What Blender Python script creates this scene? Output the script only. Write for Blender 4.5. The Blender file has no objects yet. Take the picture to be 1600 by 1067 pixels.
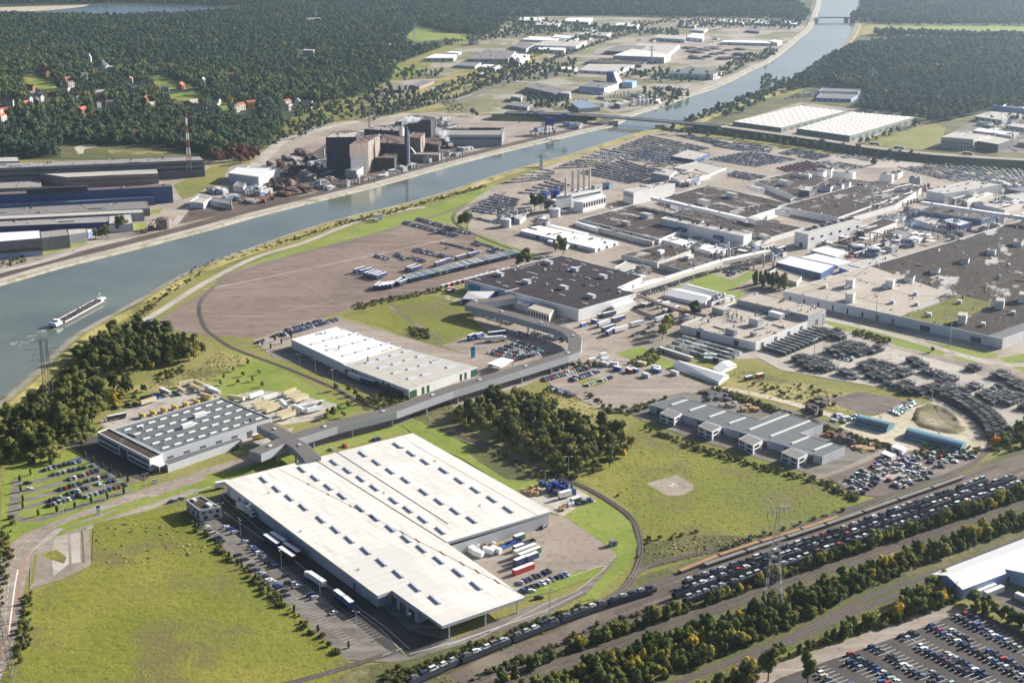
import bpy, math, random
import numpy as np
from mathutils import Vector, Matrix
random.seed(7); RNG = np.random.default_rng(7)
S = bpy.context.scene
COL = S.collection
PI = math.pi
# ------------------------------------------------------------------ camera: 50 mm lens, 300 m up, looking down 17 degrees
H, F, YH, CX, CY = 300.0, 2222.0, -150.0, 800.0, 533.5
PIT = math.atan((CY - YH) / F); CP, SP = math.cos(PIT), math.sin(PIT)
def G(x, y, z=0.0):
    u, v = (x - CX) / F, (y - CY) / F
    t = (H - z) / (SP + v * CP)
    return Vector((u * t, (CP - v * SP) * t, z))
def PX(s):
    return [tuple(float(q) for q in p.split(',')) for p in s.split()]
def W(s, z=0.0):
    return [G(x, y, z) for x, y in (PX(s) if isinstance(s, str) else s)]
def hpx(n, y):
    "metres for n photo pixels of upright height whose foot is on row y"
    return n * H / ((y - YH) * CP * CP)
cam = bpy.data.cameras.new('camera'); cam.lens = F / 1600 * 36; cam.sensor_width = 36; cam.clip_end = 30000; cam.clip_start = 1
co = bpy.data.objects.new('camera', cam); COL.objects.link(co)
co.location = (0, 0, H); co.rotation_euler = (PI / 2 - PIT, 0, 0); S.camera = co

# ------------------------------------------------------------------ materials
MATS = {}
def nodes(name):
    m = bpy.data.materials.new(name); m.use_nodes = True
    nt = m.node_tree; b = nt.nodes['Principled BSDF']
    return m, nt, b
def lk(nt, a, b): nt.links.new(a, b)
def noise(nt, vec, scale, detail=4.0, rough=.6):
    n = nt.nodes.new('ShaderNodeTexNoise'); n.inputs['Scale'].default_value = scale
    n.inputs['Detail'].default_value = detail; n.inputs['Roughness'].default_value = rough
    lk(nt, vec, n.inputs['Vector']); return n.outputs['Fac']
def ramp(nt, fac, stops):
    r = nt.nodes.new('ShaderNodeValToRGB'); e = r.color_ramp.elements
    while len(e) < len(stops): e.new(.5)
    for k, (p, c) in enumerate(stops):
        e[k].position = p; e[k].color = (*c, 1)
    lk(nt, fac, r.inputs['Fac']); return r.outputs['Color']
def mixc(nt, fac, a, b, mode='MIX'):
    n = nt.nodes.new('ShaderNodeMix'); n.data_type = 'RGBA'; n.blend_type = mode
    if hasattr(fac, 'links'): lk(nt, fac, n.inputs[0])
    else: n.inputs[0].default_value = fac
    for v, i in ((a, 6), (b, 7)):
        if hasattr(v, 'links'): lk(nt, v, n.inputs[i])
        else: n.inputs[i].default_value = (*v, 1)
    return n.outputs[2]
def pos(nt): return nt.nodes.new('ShaderNodeNewGeometry').outputs['Position']
def objc(nt): return nt.nodes.new('ShaderNodeTexCoord').outputs['Object']
def mapv(nt, vec, sc=(1, 1, 1), rot=0):
    n = nt.nodes.new('ShaderNodeMapping'); n.inputs['Scale'].default_value = sc; n.inputs['Rotation'].default_value[2] = rot
    lk(nt, vec, n.inputs['Vector']); return n.outputs['Vector']
def bump(nt, b, fac, strength, dist):
    n = nt.nodes.new('ShaderNodeBump'); n.inputs['Strength'].default_value = strength; n.inputs['Distance'].default_value = dist
    lk(nt, fac, n.inputs['Height']); lk(nt, n.outputs['Normal'], b.inputs['Normal'])
def sc(c, k): return tuple(min(1, max(0, q * k)) for q in c)
def ground(name, a, b_, c, s1=.02, s2=.3, rough=.95, patch=None, pscale=.01, pth=(.55, .65), bmp=0, streak=None):
    "earth, grass or paving: two scales of mottling between three colours, and patches of a fourth"
    m, nt, b = nodes(name); p = pos(nt)
    f1 = noise(nt, p, s1, 5); f2 = noise(nt, p, s2, 4, .7)
    col = ramp(nt, f1, [(.3, a), (.5, b_), (.7, c)])
    dk = ramp(nt, f2, [(.3, (.62, .62, .6)), (.5, (1, 1, 1)), (.72, (1.0, 1.0, .95))])
    col = mixc(nt, 1.0, col, dk, 'MULTIPLY')
    if patch:
        f3 = noise(nt, p, pscale, 6, .65)
        r = ramp(nt, f3, [(pth[0], (0, 0, 0)), (pth[1], (1, 1, 1))])
        col = mixc(nt, r, col, patch)
    if streak:
        f4 = noise(nt, mapv(nt, p, (.012, .16, 1), streak[1]), 1.0, 4, .6)
        r = ramp(nt, f4, [(.5, (0, 0, 0)), (.75, (1, 1, 1))])
        col = mixc(nt, r, col, streak[0])
    lk(nt, col, b.inputs['Base Color']); b.inputs['Roughness'].default_value = rough
    b.inputs['Specular IOR Level'].default_value = .2
    if bmp: bump(nt, b, f2, .9, bmp)
    MATS[name] = m; return m
def solid(name, c, rough=.7, var=.12, s=.25, spec=.3, metal=0, lines=None, dirt=None, blot=None):
    "paint, sheet metal or membrane with weathering; lines = (spacing, axis, strength) draws sheet joints in the object's own axes"
    m, nt, b = nodes(name); o = objc(nt)
    f = noise(nt, o, s, 5, .65)
    col = ramp(nt, f, [(.25, sc(c, 1 - var)), (.5, c), (.75, sc(c, 1 + var * .7))])
    if dirt:
        f2 = noise(nt, mapv(nt, o, (.05, .4, .1)), 1.0, 5, .7)
        col = mixc(nt, ramp(nt, f2, [(.5, (0, 0, 0)), (.72, (1, 1, 1))]), col, dirt)
    if blot:
        f3 = noise(nt, mapv(nt, o, (.6, 1.6, 1)), blot[1], 4, .6)
        col = mixc(nt, ramp(nt, f3, [(blot[2], (0, 0, 0)), (blot[2] + .05, (1, 1, 1))]), col, blot[0])
    if lines:
        w = nt.nodes.new('ShaderNodeTexWave'); w.wave_type = 'BANDS'; w.bands_direction = lines[1]
        w.inputs['Scale'].default_value = .314 / lines[0]; w.inputs['Distortion'].default_value = 0
        lk(nt, o, w.inputs['Vector'])
        r = ramp(nt, w.outputs['Fac'], [(.0, (1 - lines[2],) * 3), (.12, (1, 1, 1))])
        col = mixc(nt, 1.0, col, r, 'MULTIPLY')
    lk(nt, col, b.inputs['Base Color']); b.inputs['Roughness'].default_value = rough
    b.inputs['Specular IOR Level'].default_value = .06 if rough >= .85 else spec; b.inputs['Metallic'].default_value = metal
    MATS[name] = m; return m
def tinted(name, rough=.35, attr=False):
    "car paint: the colour comes from the object (or from the mesh's paint attribute)"
    m, nt, b = nodes(name)
    if attr:
        n = nt.nodes.new('ShaderNodeAttribute'); n.attribute_name = 'paint'; c = n.outputs['Color']
    else:
        c = nt.nodes.new('ShaderNodeObjectInfo').outputs['Color']
    lk(nt, c, b.inputs['Base Color']); b.inputs['Roughness'].default_value = rough
    b.inputs['Coat Weight'].default_value = .0 if attr else .5; b.inputs['Coat Roughness'].default_value = .08
    MATS[name] = m; return m
def leafy(name, stops, s=.35):
    "foliage: colour of each tree from its own random number, broken up by noise"
    m, nt, b = nodes(name)
    r = nt.nodes.new('ShaderNodeObjectInfo').outputs['Random']
    col = ramp(nt, r, stops)
    f = noise(nt, pos(nt), s, 3, .7)
    col = mixc(nt, 1.0, col, ramp(nt, f, [(.3, (.55, .6, .55)), (.5, (1, 1, 1)), (.7, (1.45, 1.35, 1.0))]), 'MULTIPLY')
    lk(nt, col, b.inputs['Base Color']); b.inputs['Roughness'].default_value = .8
    b.inputs['Specular IOR Level'].default_value = .15
    t = nt.nodes.new('ShaderNodeBsdfTranslucent'); lk(nt, col, t.inputs['Color'])
    mx = nt.nodes.new('ShaderNodeMixShader'); mx.inputs[0].default_value = .22
    lk(nt, b.outputs[0], mx.inputs[1]); lk(nt, t.outputs[0], mx.inputs[2])
    lk(nt, mx.outputs[0], nt.nodes['Material Output'].inputs['Surface'])
    MATS[name] = m; return m
def M(n): return MATS[n] if isinstance(n, str) else n

# ------------------------------------------------------------------ mesh collecting
class MB:
    def __init__(s): s.v = []; s.f = []; s.m = []; s.c = []
    def add(s, vs, fs, mi=0, col=None):
        k = len(s.v); s.v += [tuple(q) for q in vs]
        for f in fs: s.f.append([k + i for i in f]); s.m.append(mi); s.c.append(col)
    def face(s, vs, mi=0): s.add(vs, [list(range(len(vs)))], mi)
    def box(s, c, d, rz=0, mi=0, top=None):
        "box of size d centred on c in plan, standing on c.z; top scales the upper face"
        t = top or (1, 1); ca, sa = math.cos(rz), math.sin(rz); vs = []
        for z, k in ((0, (1, 1)), (d[2], t)):
            for x, y in ((-1, -1), (1, -1), (1, 1), (-1, 1)):
                X, Y = x * d[0] / 2 * k[0], y * d[1] / 2 * k[1]
                vs.append((c[0] + X * ca - Y * sa, c[1] + X * sa + Y * ca, c[2] + z))
        s.add(vs, [[3, 2, 1, 0], [4, 5, 6, 7], [0, 1, 5, 4], [1, 2, 6, 5], [2, 3, 7, 6], [3, 0, 4, 7]], mi)
    def prism(s, poly, z0, z1, mi=0, cap=True, bottom=False):
        n = len(poly)
        vs = [(p[0], p[1], z0) for p in poly] + [(p[0], p[1], z1) for p in poly]
        fs = [[i, (i + 1) % n, n + (i + 1) % n, n + i] for i in range(n)]
        if cap: fs.append([n + i for i in range(n)])
        if bottom: fs.append(list(range(n))[::-1])
        s.add(vs, fs, mi)
    def tube(s, a, b, r0, r1=None, n=6, mi=0, cap=True):
        r1 = r0 if r1 is None else r1
        a, b = Vector(a), Vector(b); d = (b - a).normalized()
        u = d.cross(Vector((0, 0, 1)) if abs(d.z) < .9 else Vector((1, 0, 0))).normalized(); w = d.cross(u)
        vs = []
        for p, r in ((a, r0), (b, r1)):
            for i in range(n):
                t = 2 * PI * i / n; vs.append(p + (u * math.cos(t) + w * math.sin(t)) * r)
        fs = [[i, (i + 1) % n, n + (i + 1) % n, n + i] for i in range(n)]
        if cap: fs += [list(range(n))[::-1], [n + i for i in range(n)]]
        s.add(vs, fs, mi)
    def ribbon(s, pts, w, z=None, mi=0):
        "flat strip of width w along a line of points"
        L, R = offset_line(pts, w / 2), offset_line(pts, -w / 2)
        n = len(pts); vs = L + R
        if z is not None: vs = [Vector((p.x, p.y, z)) for p in vs]
        s.add(vs, [[n + i, n + i + 1, i + 1, i] for i in range(n - 1)], mi)
    def beam(s, pts, w, h, mi=0):
        "solid strip: top surface follows pts, hanging h below"
        L, R = offset_line(pts, w / 2), offset_line(pts, -w / 2); n = len(pts)
        dn = Vector((0, 0, -h)); vs = L + R + [p + dn for p in L] + [p + dn for p in R]
        fs = []
        for i in range(n - 1):
            fs += [[n + i, n + i + 1, i + 1, i], [2 * n + i, 2 * n + i + 1, 3 * n + i + 1, 3 * n + i],
                   [i, i + 1, 2 * n + i + 1, 2 * n + i], [3 * n + i, 3 * n + i + 1, n + i + 1, n + i]]
        fs += [[0, 2 * n, 3 * n, n], [n - 1, 2 * n - 1, 4 * n - 1, 3 * n - 1][::1]]
        fs[-1] = [2 * n - 1, 4 * n - 1, 3 * n - 1, n - 1][::-1]
        s.add(vs, fs, mi)
    def build(s, name, mats, parent=None, inv=None, smooth=False):
        me = bpy.data.meshes.new(name)
        vs = s.v if inv is None else [tuple(inv @ Vector(v)) for v in s.v]
        me.from_pydata(vs, [], s.f)
        mats = mats if isinstance(mats, (list, tuple)) else [mats]
        for m in mats: me.materials.append(M(m))
        if any(s.m): me.polygons.foreach_set('material_index', s.m)
        if any(c is not None for c in s.c):
            at = me.attributes.new('paint', 'FLOAT_COLOR', 'FACE')
            flat = []
            for c in s.c: flat += [*(c or (.02, .02, .02)), 1]
            at.data.foreach_set('color', flat)
        if smooth: me.polygons.foreach_set('use_smooth', [True] * len(s.f))
        me.update()
        o = bpy.data.objects.new(name, me); COL.objects.link(o)
        if parent: o.parent = parent
        return o
def offset_line(pts, d):
    out = []; n = len(pts)
    for i in range(n):
        a = pts[max(i - 1, 0)]; b = pts[min(i + 1, n - 1)]
        t = Vector((b.x - a.x, b.y - a.y, 0)).normalized()
        out.append(Vector((pts[i].x - t.y * d, pts[i].y + t.x * d, pts[i].z)))
    return out
def smooth_line(pts, k=6):
    "Catmull-Rom through the points"
    P = [pts[0]] + list(pts) + [pts[-1]]; out = []
    for i in range(1, len(P) - 2):
        a, b, c, d = P[i - 1], P[i], P[i + 1], P[i + 2]
        for j in range(k):
            t = j / k
            out.append(.5 * ((2 * b) + (c - a) * t + (2 * a - 5 * b + 4 * c - d) * t * t + (3 * b - a - 3 * c + d) * t ** 3))
    out.append(pts[-1]); return out
def along(pts, step, off=0):
    "points every step metres along a line, with heading"
    out = []; need = off
    for a, b in zip(pts, pts[1:]):
        L = (b - a).length; t = need
        ang = math.atan2(b.y - a.y, b.x - a.x)
        while t < L:
            out.append((a + (b - a) * (t / L), ang)); t += step
        need = t - L
    return out
def area2(p): return sum(a[0] * b[1] - b[0] * a[1] for a, b in zip(p, p[1:] + p[:1]))
def ccw(p): return list(p) if area2(p) > 0 else list(p)[::-1]
def inset(p, d):
    n = len(p); out = []
    for i in range(n):
        a, b, c = p[i - 1], p[i], p[(i + 1) % n]
        e1 = Vector((b[0] - a[0], b[1] - a[1])).normalized(); e2 = Vector((c[0] - b[0], c[1] - b[1])).normalized()
        n1 = Vector((-e1.y, e1.x)); n2 = Vector((-e2.y, e2.x)); m = n1 + n2
        k = d / max(.25, 1 + n1.dot(n2)) 
        out.append(Vector((b[0] + m.x * k, b[1] + m.y * k, b[2] if len(b) > 2 else 0)))
    return out
def inside(poly, P):
    x, y = P[:, 0], P[:, 1]; r = np.zeros(len(P), bool); n = len(poly)
    for i in range(n):
        x1, y1 = poly[i][0], poly[i][1]; x2, y2 = poly[i - 1][0], poly[i - 1][1]
        if y1 == y2: continue
        c = ((y1 > y) != (y2 > y)) & (x < (x2 - x1) * (y - y1) / (y2 - y1) + x1); r ^= c
    return r
def tag(o, label=None, cat=None, group=None, kind=None):
    if label: o['label'] = label
    if cat: o['category'] = cat
    if group: o['group'] = group
    if kind: o['kind'] = kind
    return o
def empty(name, loc=(0, 0, 0), rz=0):
    o = bpy.data.objects.new(name, None); COL.objects.link(o); o.empty_display_size = 1
    o.location = loc; o.rotation_euler = (0, 0, rz); return o
def mat4(loc, rz): return Matrix.Translation(loc) @ Matrix.Rotation(rz, 4, 'Z')
def copy_tree(o, parent=None):
    c = o.copy(); COL.objects.link(c)
    if parent: c.parent = parent
    for ch in [q for q in o.children]: copy_tree(ch, c)
    return c
def structure(name, mb, mat, label): return tag(mb.build(name, mat), label, None, None, 'structure')
# every flat patch lies a centimetre above whatever it covers; LEV remembers the ground level on a coarse map of the picture
GX0, GY0, GS = -160, -40, 4
LEV = np.zeros((300, 500))
_gy, _gx = np.mgrid[0:300, 0:500]; _gc = np.stack([(_gx.ravel() + .5) * GS + GX0, (_gy.ravel() + .5) * GS + GY0], 1)
def proj(p):
    dy, dz = p[1], p[2] - H; zc = dy * CP - dz * SP
    return CX + F * p[0] / zc, CY + F * (-dy * SP - dz * CP) / zc
def cell(x, y): return min(299, max(0, int((y - GY0) / GS))), min(499, max(0, int((x - GX0) / GS)))
def raise_(mask, step=.012):
    z = LEV[mask].max() + step; LEV[mask] = z; return float(z)
def mark_line(px, mask, r=0):
    for a, b in zip(px, px[1:]):
        n = max(1, int(max(abs(b[0] - a[0]), abs(b[1] - a[1])) / 2))
        for k in range(n + 1):
            i, j = cell(a[0] + (b[0] - a[0]) * k / n, a[1] + (b[1] - a[1]) * k / n)
            mask[max(0, i - r):i + r + 1, max(0, j - r):j + r + 1] = True
def level(x, y):
    "ground level under a photo pixel"
    return float(LEV[cell(x, y)])
def lv(p): return level(*proj((p[0], p[1], 0)))
def sheet(name, s, mat, label, step=.012):
    "a flat patch of ground; s is its outline in photo pixels"
    px = PX(s); mask = inside(px, _gc).reshape(LEV.shape); mark_line(px + px[:1], mask); z = raise_(mask, step)
    mb = MB(); mb.face(ccw(W(s, z))); return structure(name, mb, mat, label)
def line_level(pts, w, step=.012):
    mask = np.zeros(LEV.shape, bool)
    for d in (-w / 2, -w / 4, 0, w / 4, w / 2): mark_line([proj(p) for p in offset_line(pts, d)], mask)
    return raise_(mask, step)
def strip(name, s, w, mat, label, sm=True):
    p = W(s); p = smooth_line(p) if sm and len(p) > 2 else p
    z = line_level(p, w); mb = MB(); mb.ribbon(p, w, z); return structure(name, mb, mat, label)
# ------------------------------------------------------------------ foliage prototypes and scattering
def blob(rad, sub, seed, squash=1.0, amp=.25):
    "lumpy ball as (verts, faces)"
    import bmesh
    bm = bmesh.new(); bmesh.ops.create_icosphere(bm, subdivisions=sub, radius=1)
    r = random.Random(seed); ph = [r.uniform(0, 6.3) for _ in range(6)]
    vs = []
    for v in bm.verts:
        x, y, z = v.co
        k = 1 + amp * (math.sin(3.1 * x + ph[0]) * math.sin(2.7 * y + ph[1]) + .6 * math.sin(5.3 * z + ph[2] + 2 * x) + .5 * math.sin(7 * y + ph[3] - 4 * x)) + r.uniform(-.09, .09)
        vs.append((x * k * rad, y * k * rad, z * k * rad * squash))
    fs = [[v.index for v in f.verts] for f in bm.faces]; bm.free(); return vs, fs
def leaf_cards(mb, centre, rad, n, size, seed, squash=1.0):
    r = random.Random(seed)
    for _ in range(n):
        d = Vector((r.gauss(0, 1), r.gauss(0, 1), r.gauss(0, 1) + .35)).normalized()
        p = Vector(centre) + Vector((d.x * rad, d.y * rad, d.z * rad * squash)) * r.uniform(.85, 1.18)
        u = d.cross(Vector((r.uniform(-1, 1), r.uniform(-1, 1), r.uniform(-1, 1)))).normalized(); w = (d.cross(u) + d * r.uniform(-.6, .6)).normalized()
        s = size * r.uniform(.6, 1.3)
        mb.add([p - u * s, p + w * s * .8, p + u * s, p - w * s * .7], [[0, 1, 2, 3]])
def crown_mb(kind, h, r, seed, leaves=1.0):
    "crown of a tree of height h and crown radius r: lobes hung round a core, fringed with leaf-clump faces"
    q = random.Random(seed); mb = MB()
    if kind == 'conifer':
        lob = [((q.uniform(-.1, .1) * r, q.uniform(-.1, .1) * r, h * (.22 + .15 * k)), r * (1.0 - .17 * k), .75) for k in range(5)]
    elif kind == 'poplar':
        lob = [((q.uniform(-.2, .2) * r, q.uniform(-.2, .2) * r, h * (.2 + .16 * k)), r * (.75, 1, 1, .8, .5)[k], 1.5) for k in range(5)]
    elif kind == 'bush':
        lob = [((math.cos(a) * r * .5, math.sin(a) * r * .5, h * q.uniform(.3, .55)), r * q.uniform(.45, .65), .8) for a in [q.uniform(0, 6.3) for _ in range(5)]]
    else:
        lob = [((0, 0, h * .6), r * .62, 1.0)]
        for k in range(10 if leaves > .5 else 7):
            a = k * 2.4 + q.uniform(-.5, .5); e = q.uniform(.36, .93)
            lob.append(((math.cos(a) * r * .62 * (1.25 - e * .6), math.sin(a) * r * .62 * (1.25 - e * .6), h * e), r * q.uniform(.26, .5), q.uniform(.75, 1.15)))
    for i, (c, rr, sq) in enumerate(lob):
        vs, fs = blob(rr * .8, 2 if leaves > .5 else 1, seed * 31 + i, sq, .2)
        mb.add([(x + c[0], y + c[1], z + c[2]) for x, y, z in vs], fs)
        leaf_cards(mb, c, rr, int(95 * leaves), max(.32, rr * .24), seed * 17 + i, sq)
    return mb
def trunk_mb(h, r, seed, kind='broadleaf'):
    q = random.Random(seed); mb = MB(); top = Vector((q.uniform(-.3, .3), q.uniform(-.3, .3), h * (.9 if kind in ('conifer', 'poplar') else .6)))
    mid = top * .5; mid.z = top.z * .45
    mb.tube((0, 0, -.2), mid, h * .028, h * .02); mb.tube(mid, top, h * .02, h * .008)
    for k in range(4):
        a = k * 1.57 + q.uniform(-.5, .5); b = mid + Vector((math.cos(a) * r * .6, math.sin(a) * r * .6, h * q.uniform(.15, .3)))
        mb.tube(mid, b, h * .012, h * .004, 5)
    return mb
PROTO = {}
def proto(key, mb, mat):
    "mesh object kept out of the scene, used only by scatter()"
    me = bpy.data.meshes.new(key); me.from_pydata(mb.v, [], mb.f); me.materials.append(M(mat)); me.update()
    o = bpy.data.objects.new(key, me); PROTO[key] = o; return o
def in_poly(poly, spacing, jitter=.5, excl=(), seed=1):
    "jittered grid of points inside a world outline, leaving out some others"
    r = np.random.default_rng(seed)
    P = np.array([(p[0], p[1]) for p in poly]); lo, hi = P.min(0), P.max(0)
    xs = np.arange(lo[0], hi[0], spacing); ys = np.arange(lo[1], hi[1], spacing * .87)
    X, Y = np.meshgrid(xs, ys); X[1::2] += spacing / 2
    Q = np.stack([X.ravel(), Y.ravel()], 1) + r.uniform(-jitter, jitter, (X.size, 2)) * spacing
    Q = Q[inside(poly, Q)]
    for e in excl: Q = Q[~inside(e, Q)]
    return Q
def scatter(name, label, pts, keys, smin=.8, smax=1.25, seed=3, z=0.0, weights=None):
    "one uncountable mass: instances of the prototypes on a cloud of points"
    r = np.random.default_rng(seed); n = len(pts)
    me = bpy.data.meshes.new(name); me.vertices.add(n)
    co = np.zeros((n, 3), np.float32); co[:, :2] = pts[:, :2]; co[:, 2] = pts[:, 2] if pts.shape[1] > 2 else z
    me.vertices.foreach_set('co', co.ravel())
    def attr(nm, t, d): me.attributes.new(nm, t, 'POINT').data.foreach_set('value', d)
    attr('sz', 'FLOAT', r.uniform(smin, smax, n).astype(np.float32)); attr('rot', 'FLOAT', r.uniform(0, 6.28, n).astype(np.float32))
    w = np.array(weights or [1] * len(keys), float); attr('pick', 'INT', r.choice(len(keys), n, p=w / w.sum()).astype(np.int32))
    o = bpy.data.objects.new(name, me); COL.objects.link(o)
    g = bpy.data.node_groups.new(name, 'GeometryNodeTree')
    g.interface.new_socket('Geometry', in_out='INPUT', socket_type='NodeSocketGeometry'); g.interface.new_socket('Geometry', in_out='OUTPUT', socket_type='NodeSocketGeometry')
    N = g.nodes.new; L = g.links.new; gi = N('NodeGroupInput'); go = N('NodeGroupOutput'); jn = N('GeometryNodeJoinGeometry')
    def named(nm, t):
        a = N('GeometryNodeInputNamedAttribute'); a.data_type = t; a.inputs['Name'].default_value = nm; return a.outputs['Attribute']
    rot = N('ShaderNodeCombineXYZ'); L(named('rot', 'FLOAT'), rot.inputs['Z']); sz = named('sz', 'FLOAT'); pk = named('pick', 'INT')
    for k, key in enumerate(keys):
        ip = N('GeometryNodeInstanceOnPoints'); oi = N('GeometryNodeObjectInfo'); oi.inputs['Object'].default_value = PROTO[key]; oi.inputs['As Instance'].default_value = True
        cm = N('FunctionNodeCompare'); cm.data_type = 'INT'; cm.operation = 'EQUAL'; L(pk, cm.inputs[2]); cm.inputs[3].default_value = k
        L(gi.outputs[0], ip.inputs['Points']); L(cm.outputs[0], ip.inputs['Selection']); L(oi.outputs['Geometry'], ip.inputs['Instance'])
        L(rot.outputs[0], ip.inputs['Rotation']); L(sz, ip.inputs['Scale']); L(ip.outputs[0], jn.inputs[0])
    L(jn.outputs[0], go.inputs[0])
    md = o.modifiers.new('scatter', 'NODES'); md.node_group = g
    return tag(o, label, None, None, 'stuff')
# ------------------------------------------------------------------ colours of the place
ground('meadow', (.13, .15, .035), (.21, .2, .05), (.27, .235, .085), .012, .35, patch=(.25, .2, .11), pscale=.02, pth=(.6, .72), bmp=.5)
ground('lawn', (.14, .19, .03), (.2, .245, .04), (.26, .27, .07), .02, .3, patch=(.3, .27, .1), pscale=.03, pth=(.62, .74), bmp=.3)
ground('field_grass', (.125, .148, .022), (.185, .19, .027), (.25, .225, .045), .011, .28, patch=(.15, .135, .045), pscale=.025, pth=(.5, .62), bmp=.6)
ground('dry_grass', (.19, .17, .05), (.29, .25, .085), (.36, .31, .14), .02, .3, patch=(.12, .12, .035), pscale=.025, pth=(.52, .62), bmp=.6)
ground('scrub', (.06, .07, .025), (.11, .11, .04), (.18, .15, .07), .02, .25, patch=(.24, .2, .1), pscale=.03, pth=(.58, .7), bmp=.6)
ground('belt_ground', (.12, .12, .05), (.19, .175, .085), (.27, .24, .15), .012, .1, patch=(.32, .285, .23), pscale=.008, pth=(.5, .56))
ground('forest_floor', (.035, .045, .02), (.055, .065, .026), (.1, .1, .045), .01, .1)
ground('brown_paving', (.175, .122, .096), (.212, .153, .122), (.25, .185, .15), .01, .12, patch=(.15, .112, .09), pscale=.012, pth=(.5, .6), streak=((.27, .22, .185), -.75))
ground('concrete', (.34, .3, .25), (.41, .37, .315), (.47, .43, .37), .02, .2, patch=(.24, .21, .185), pscale=.03, pth=(.58, .68))
ground('yard', (.27, .218, .175), (.335, .277, .225), (.405, .345, .285), .015, .2, patch=(.2, .17, .145), pscale=.02, pth=(.52, .64))
ground('asphalt', (.135, .115, .097), (.17, .147, .127), (.21, .185, .16), .03, .3, streak=((.25, .235, .21), -.9))
ground('new_asphalt', (.06, .052, .048), (.075, .064, .06), (.095, .082, .075), .02, .25)
ground('lane_shade_asphalt', (.05, .046, .043), (.065, .06, .055), (.085, .078, .07), .03, .25)  # lane asphalt with the warehouse's shadow put into its colour
ground('pale_asphalt', (.235, .188, .15), (.29, .235, .19), (.34, .285, .235), .02, .3, streak=((.37, .345, .31), -.8))
ground('sand', (.4, .34, .24), (.48, .42, .31), (.55, .49, .38), .02, .2, patch=(.3, .25, .16), pscale=.03, pth=(.55, .66), bmp=.3)
ground('dark_earth', (.12, .095, .085), (.16, .125, .11), (.2, .165, .145), .02, .15, patch=(.26, .21, .17), pscale=.02, pth=(.58, .7))
ground('rust_earth', (.07, .052, .045), (.11, .08, .068), (.17, .125, .105), .02, .15, patch=(.24, .17, .14), pscale=.03, pth=(.58, .68), bmp=.4)
ground('ballast', (.11, .085, .07), (.145, .115, .095), (.185, .15, .125), .03, .4, patch=(.2, .17, .12), pscale=.03, pth=(.55, .7))
ground('old_ballast', (.075, .055, .047), (.095, .072, .06), (.125, .095, .08), .03, .4)
ground('red_path', (.3, .2, .15), (.33, .225, .17), (.36, .25, .195), .05, .5)
ground('paint_line', (.7, .69, .66), (.74, .73, .7), (.78, .77, .74), .1, .6)
ground('bank_stone', (.3, .27, .215), (.37, .335, .27), (.43, .395, .33), .03, .3, patch=(.2, .2, .09), pscale=.05, pth=(.52, .62))
def water_material(name, c, r0, scale, dist):
    m, nt, b = nodes(name); p = pos(nt)
    f = noise(nt, p, scale, 4, .65); f2 = noise(nt, p, .008, 3)
    lk(nt, ramp(nt, f2, [(.35, sc(c, .75)), (.65, sc(c, 1.2))]), b.inputs['Base Color'])
    b.inputs['Roughness'].default_value = r0; b.inputs['IOR'].default_value = 1.7
    bump(nt, b, f, .5, dist); MATS[name] = m
water_material('water', (.135, .155, .12), .1, .5, .05)
water_material('lake', (.1, .15, .2), .12, .5, .2)

# ------------------------------------------------------------------ the ground itself
mb = MB(); mb.face([(-4200, 350, 0), (4200, 350, 0), (5200, 9500, 0), (-5200, 9500, 0)])
structure('ground', mb, 'meadow', 'rough grassland round the works reaching to the horizon')
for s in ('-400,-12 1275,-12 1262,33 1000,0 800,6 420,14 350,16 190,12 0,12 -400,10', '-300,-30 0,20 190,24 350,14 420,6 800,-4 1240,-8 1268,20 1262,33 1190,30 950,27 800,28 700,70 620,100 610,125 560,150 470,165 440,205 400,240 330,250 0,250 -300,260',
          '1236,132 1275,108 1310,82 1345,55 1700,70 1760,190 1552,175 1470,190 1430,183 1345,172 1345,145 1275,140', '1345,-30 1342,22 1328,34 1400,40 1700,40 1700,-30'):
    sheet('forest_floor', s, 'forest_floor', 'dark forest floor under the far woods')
sheet('field', '1345,55 1355,40 1420,36 1700,36 1700,62 1500,57 1365,54', 'dry_grass', 'pale open field beyond the right-hand wood')
sheet('field', '1362,42 1500,40 1700,38 1700,54 1500,53 1365,52', 'lawn', 'yellow green far field past the canal')
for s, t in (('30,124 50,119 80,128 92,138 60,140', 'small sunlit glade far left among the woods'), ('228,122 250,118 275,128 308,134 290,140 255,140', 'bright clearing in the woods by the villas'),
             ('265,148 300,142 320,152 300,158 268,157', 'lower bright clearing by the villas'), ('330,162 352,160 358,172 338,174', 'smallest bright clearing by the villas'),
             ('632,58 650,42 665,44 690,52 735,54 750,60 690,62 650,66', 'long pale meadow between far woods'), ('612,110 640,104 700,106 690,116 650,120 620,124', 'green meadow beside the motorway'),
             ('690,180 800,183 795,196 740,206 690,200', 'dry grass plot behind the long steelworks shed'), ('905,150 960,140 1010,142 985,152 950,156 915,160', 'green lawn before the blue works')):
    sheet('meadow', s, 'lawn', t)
sheet('industrial_ground', '560,158 612,126 640,122 700,84 760,48 800,27 950,24 1200,27 1262,33 1265,45 1205,92 1085,148 985,186 800,180 690,176 620,168', 'belt_ground', 'ground of the far industrial belt')
for s in ('800,66 900,50 930,60 925,75 870,86 800,90', '925,78 1050,55 1100,52 1130,70 1060,98 940,100', '1070,78 1160,74 1190,92 1140,104 1060,100', '880,110 1010,92 1030,104 965,122 900,120', '1040,30 1250,28 1240,44 1140,50 1050,44',
          '940,160 1010,150 1035,158 1000,170 960,176', '1020,130 1080,136 1072,146 1020,142', '1125,64 1205,62 1225,70 1190,78 1130,76'):
    sheet('works_yard', s, 'yard', 'pale yard among the far industrial sheds')
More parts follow.
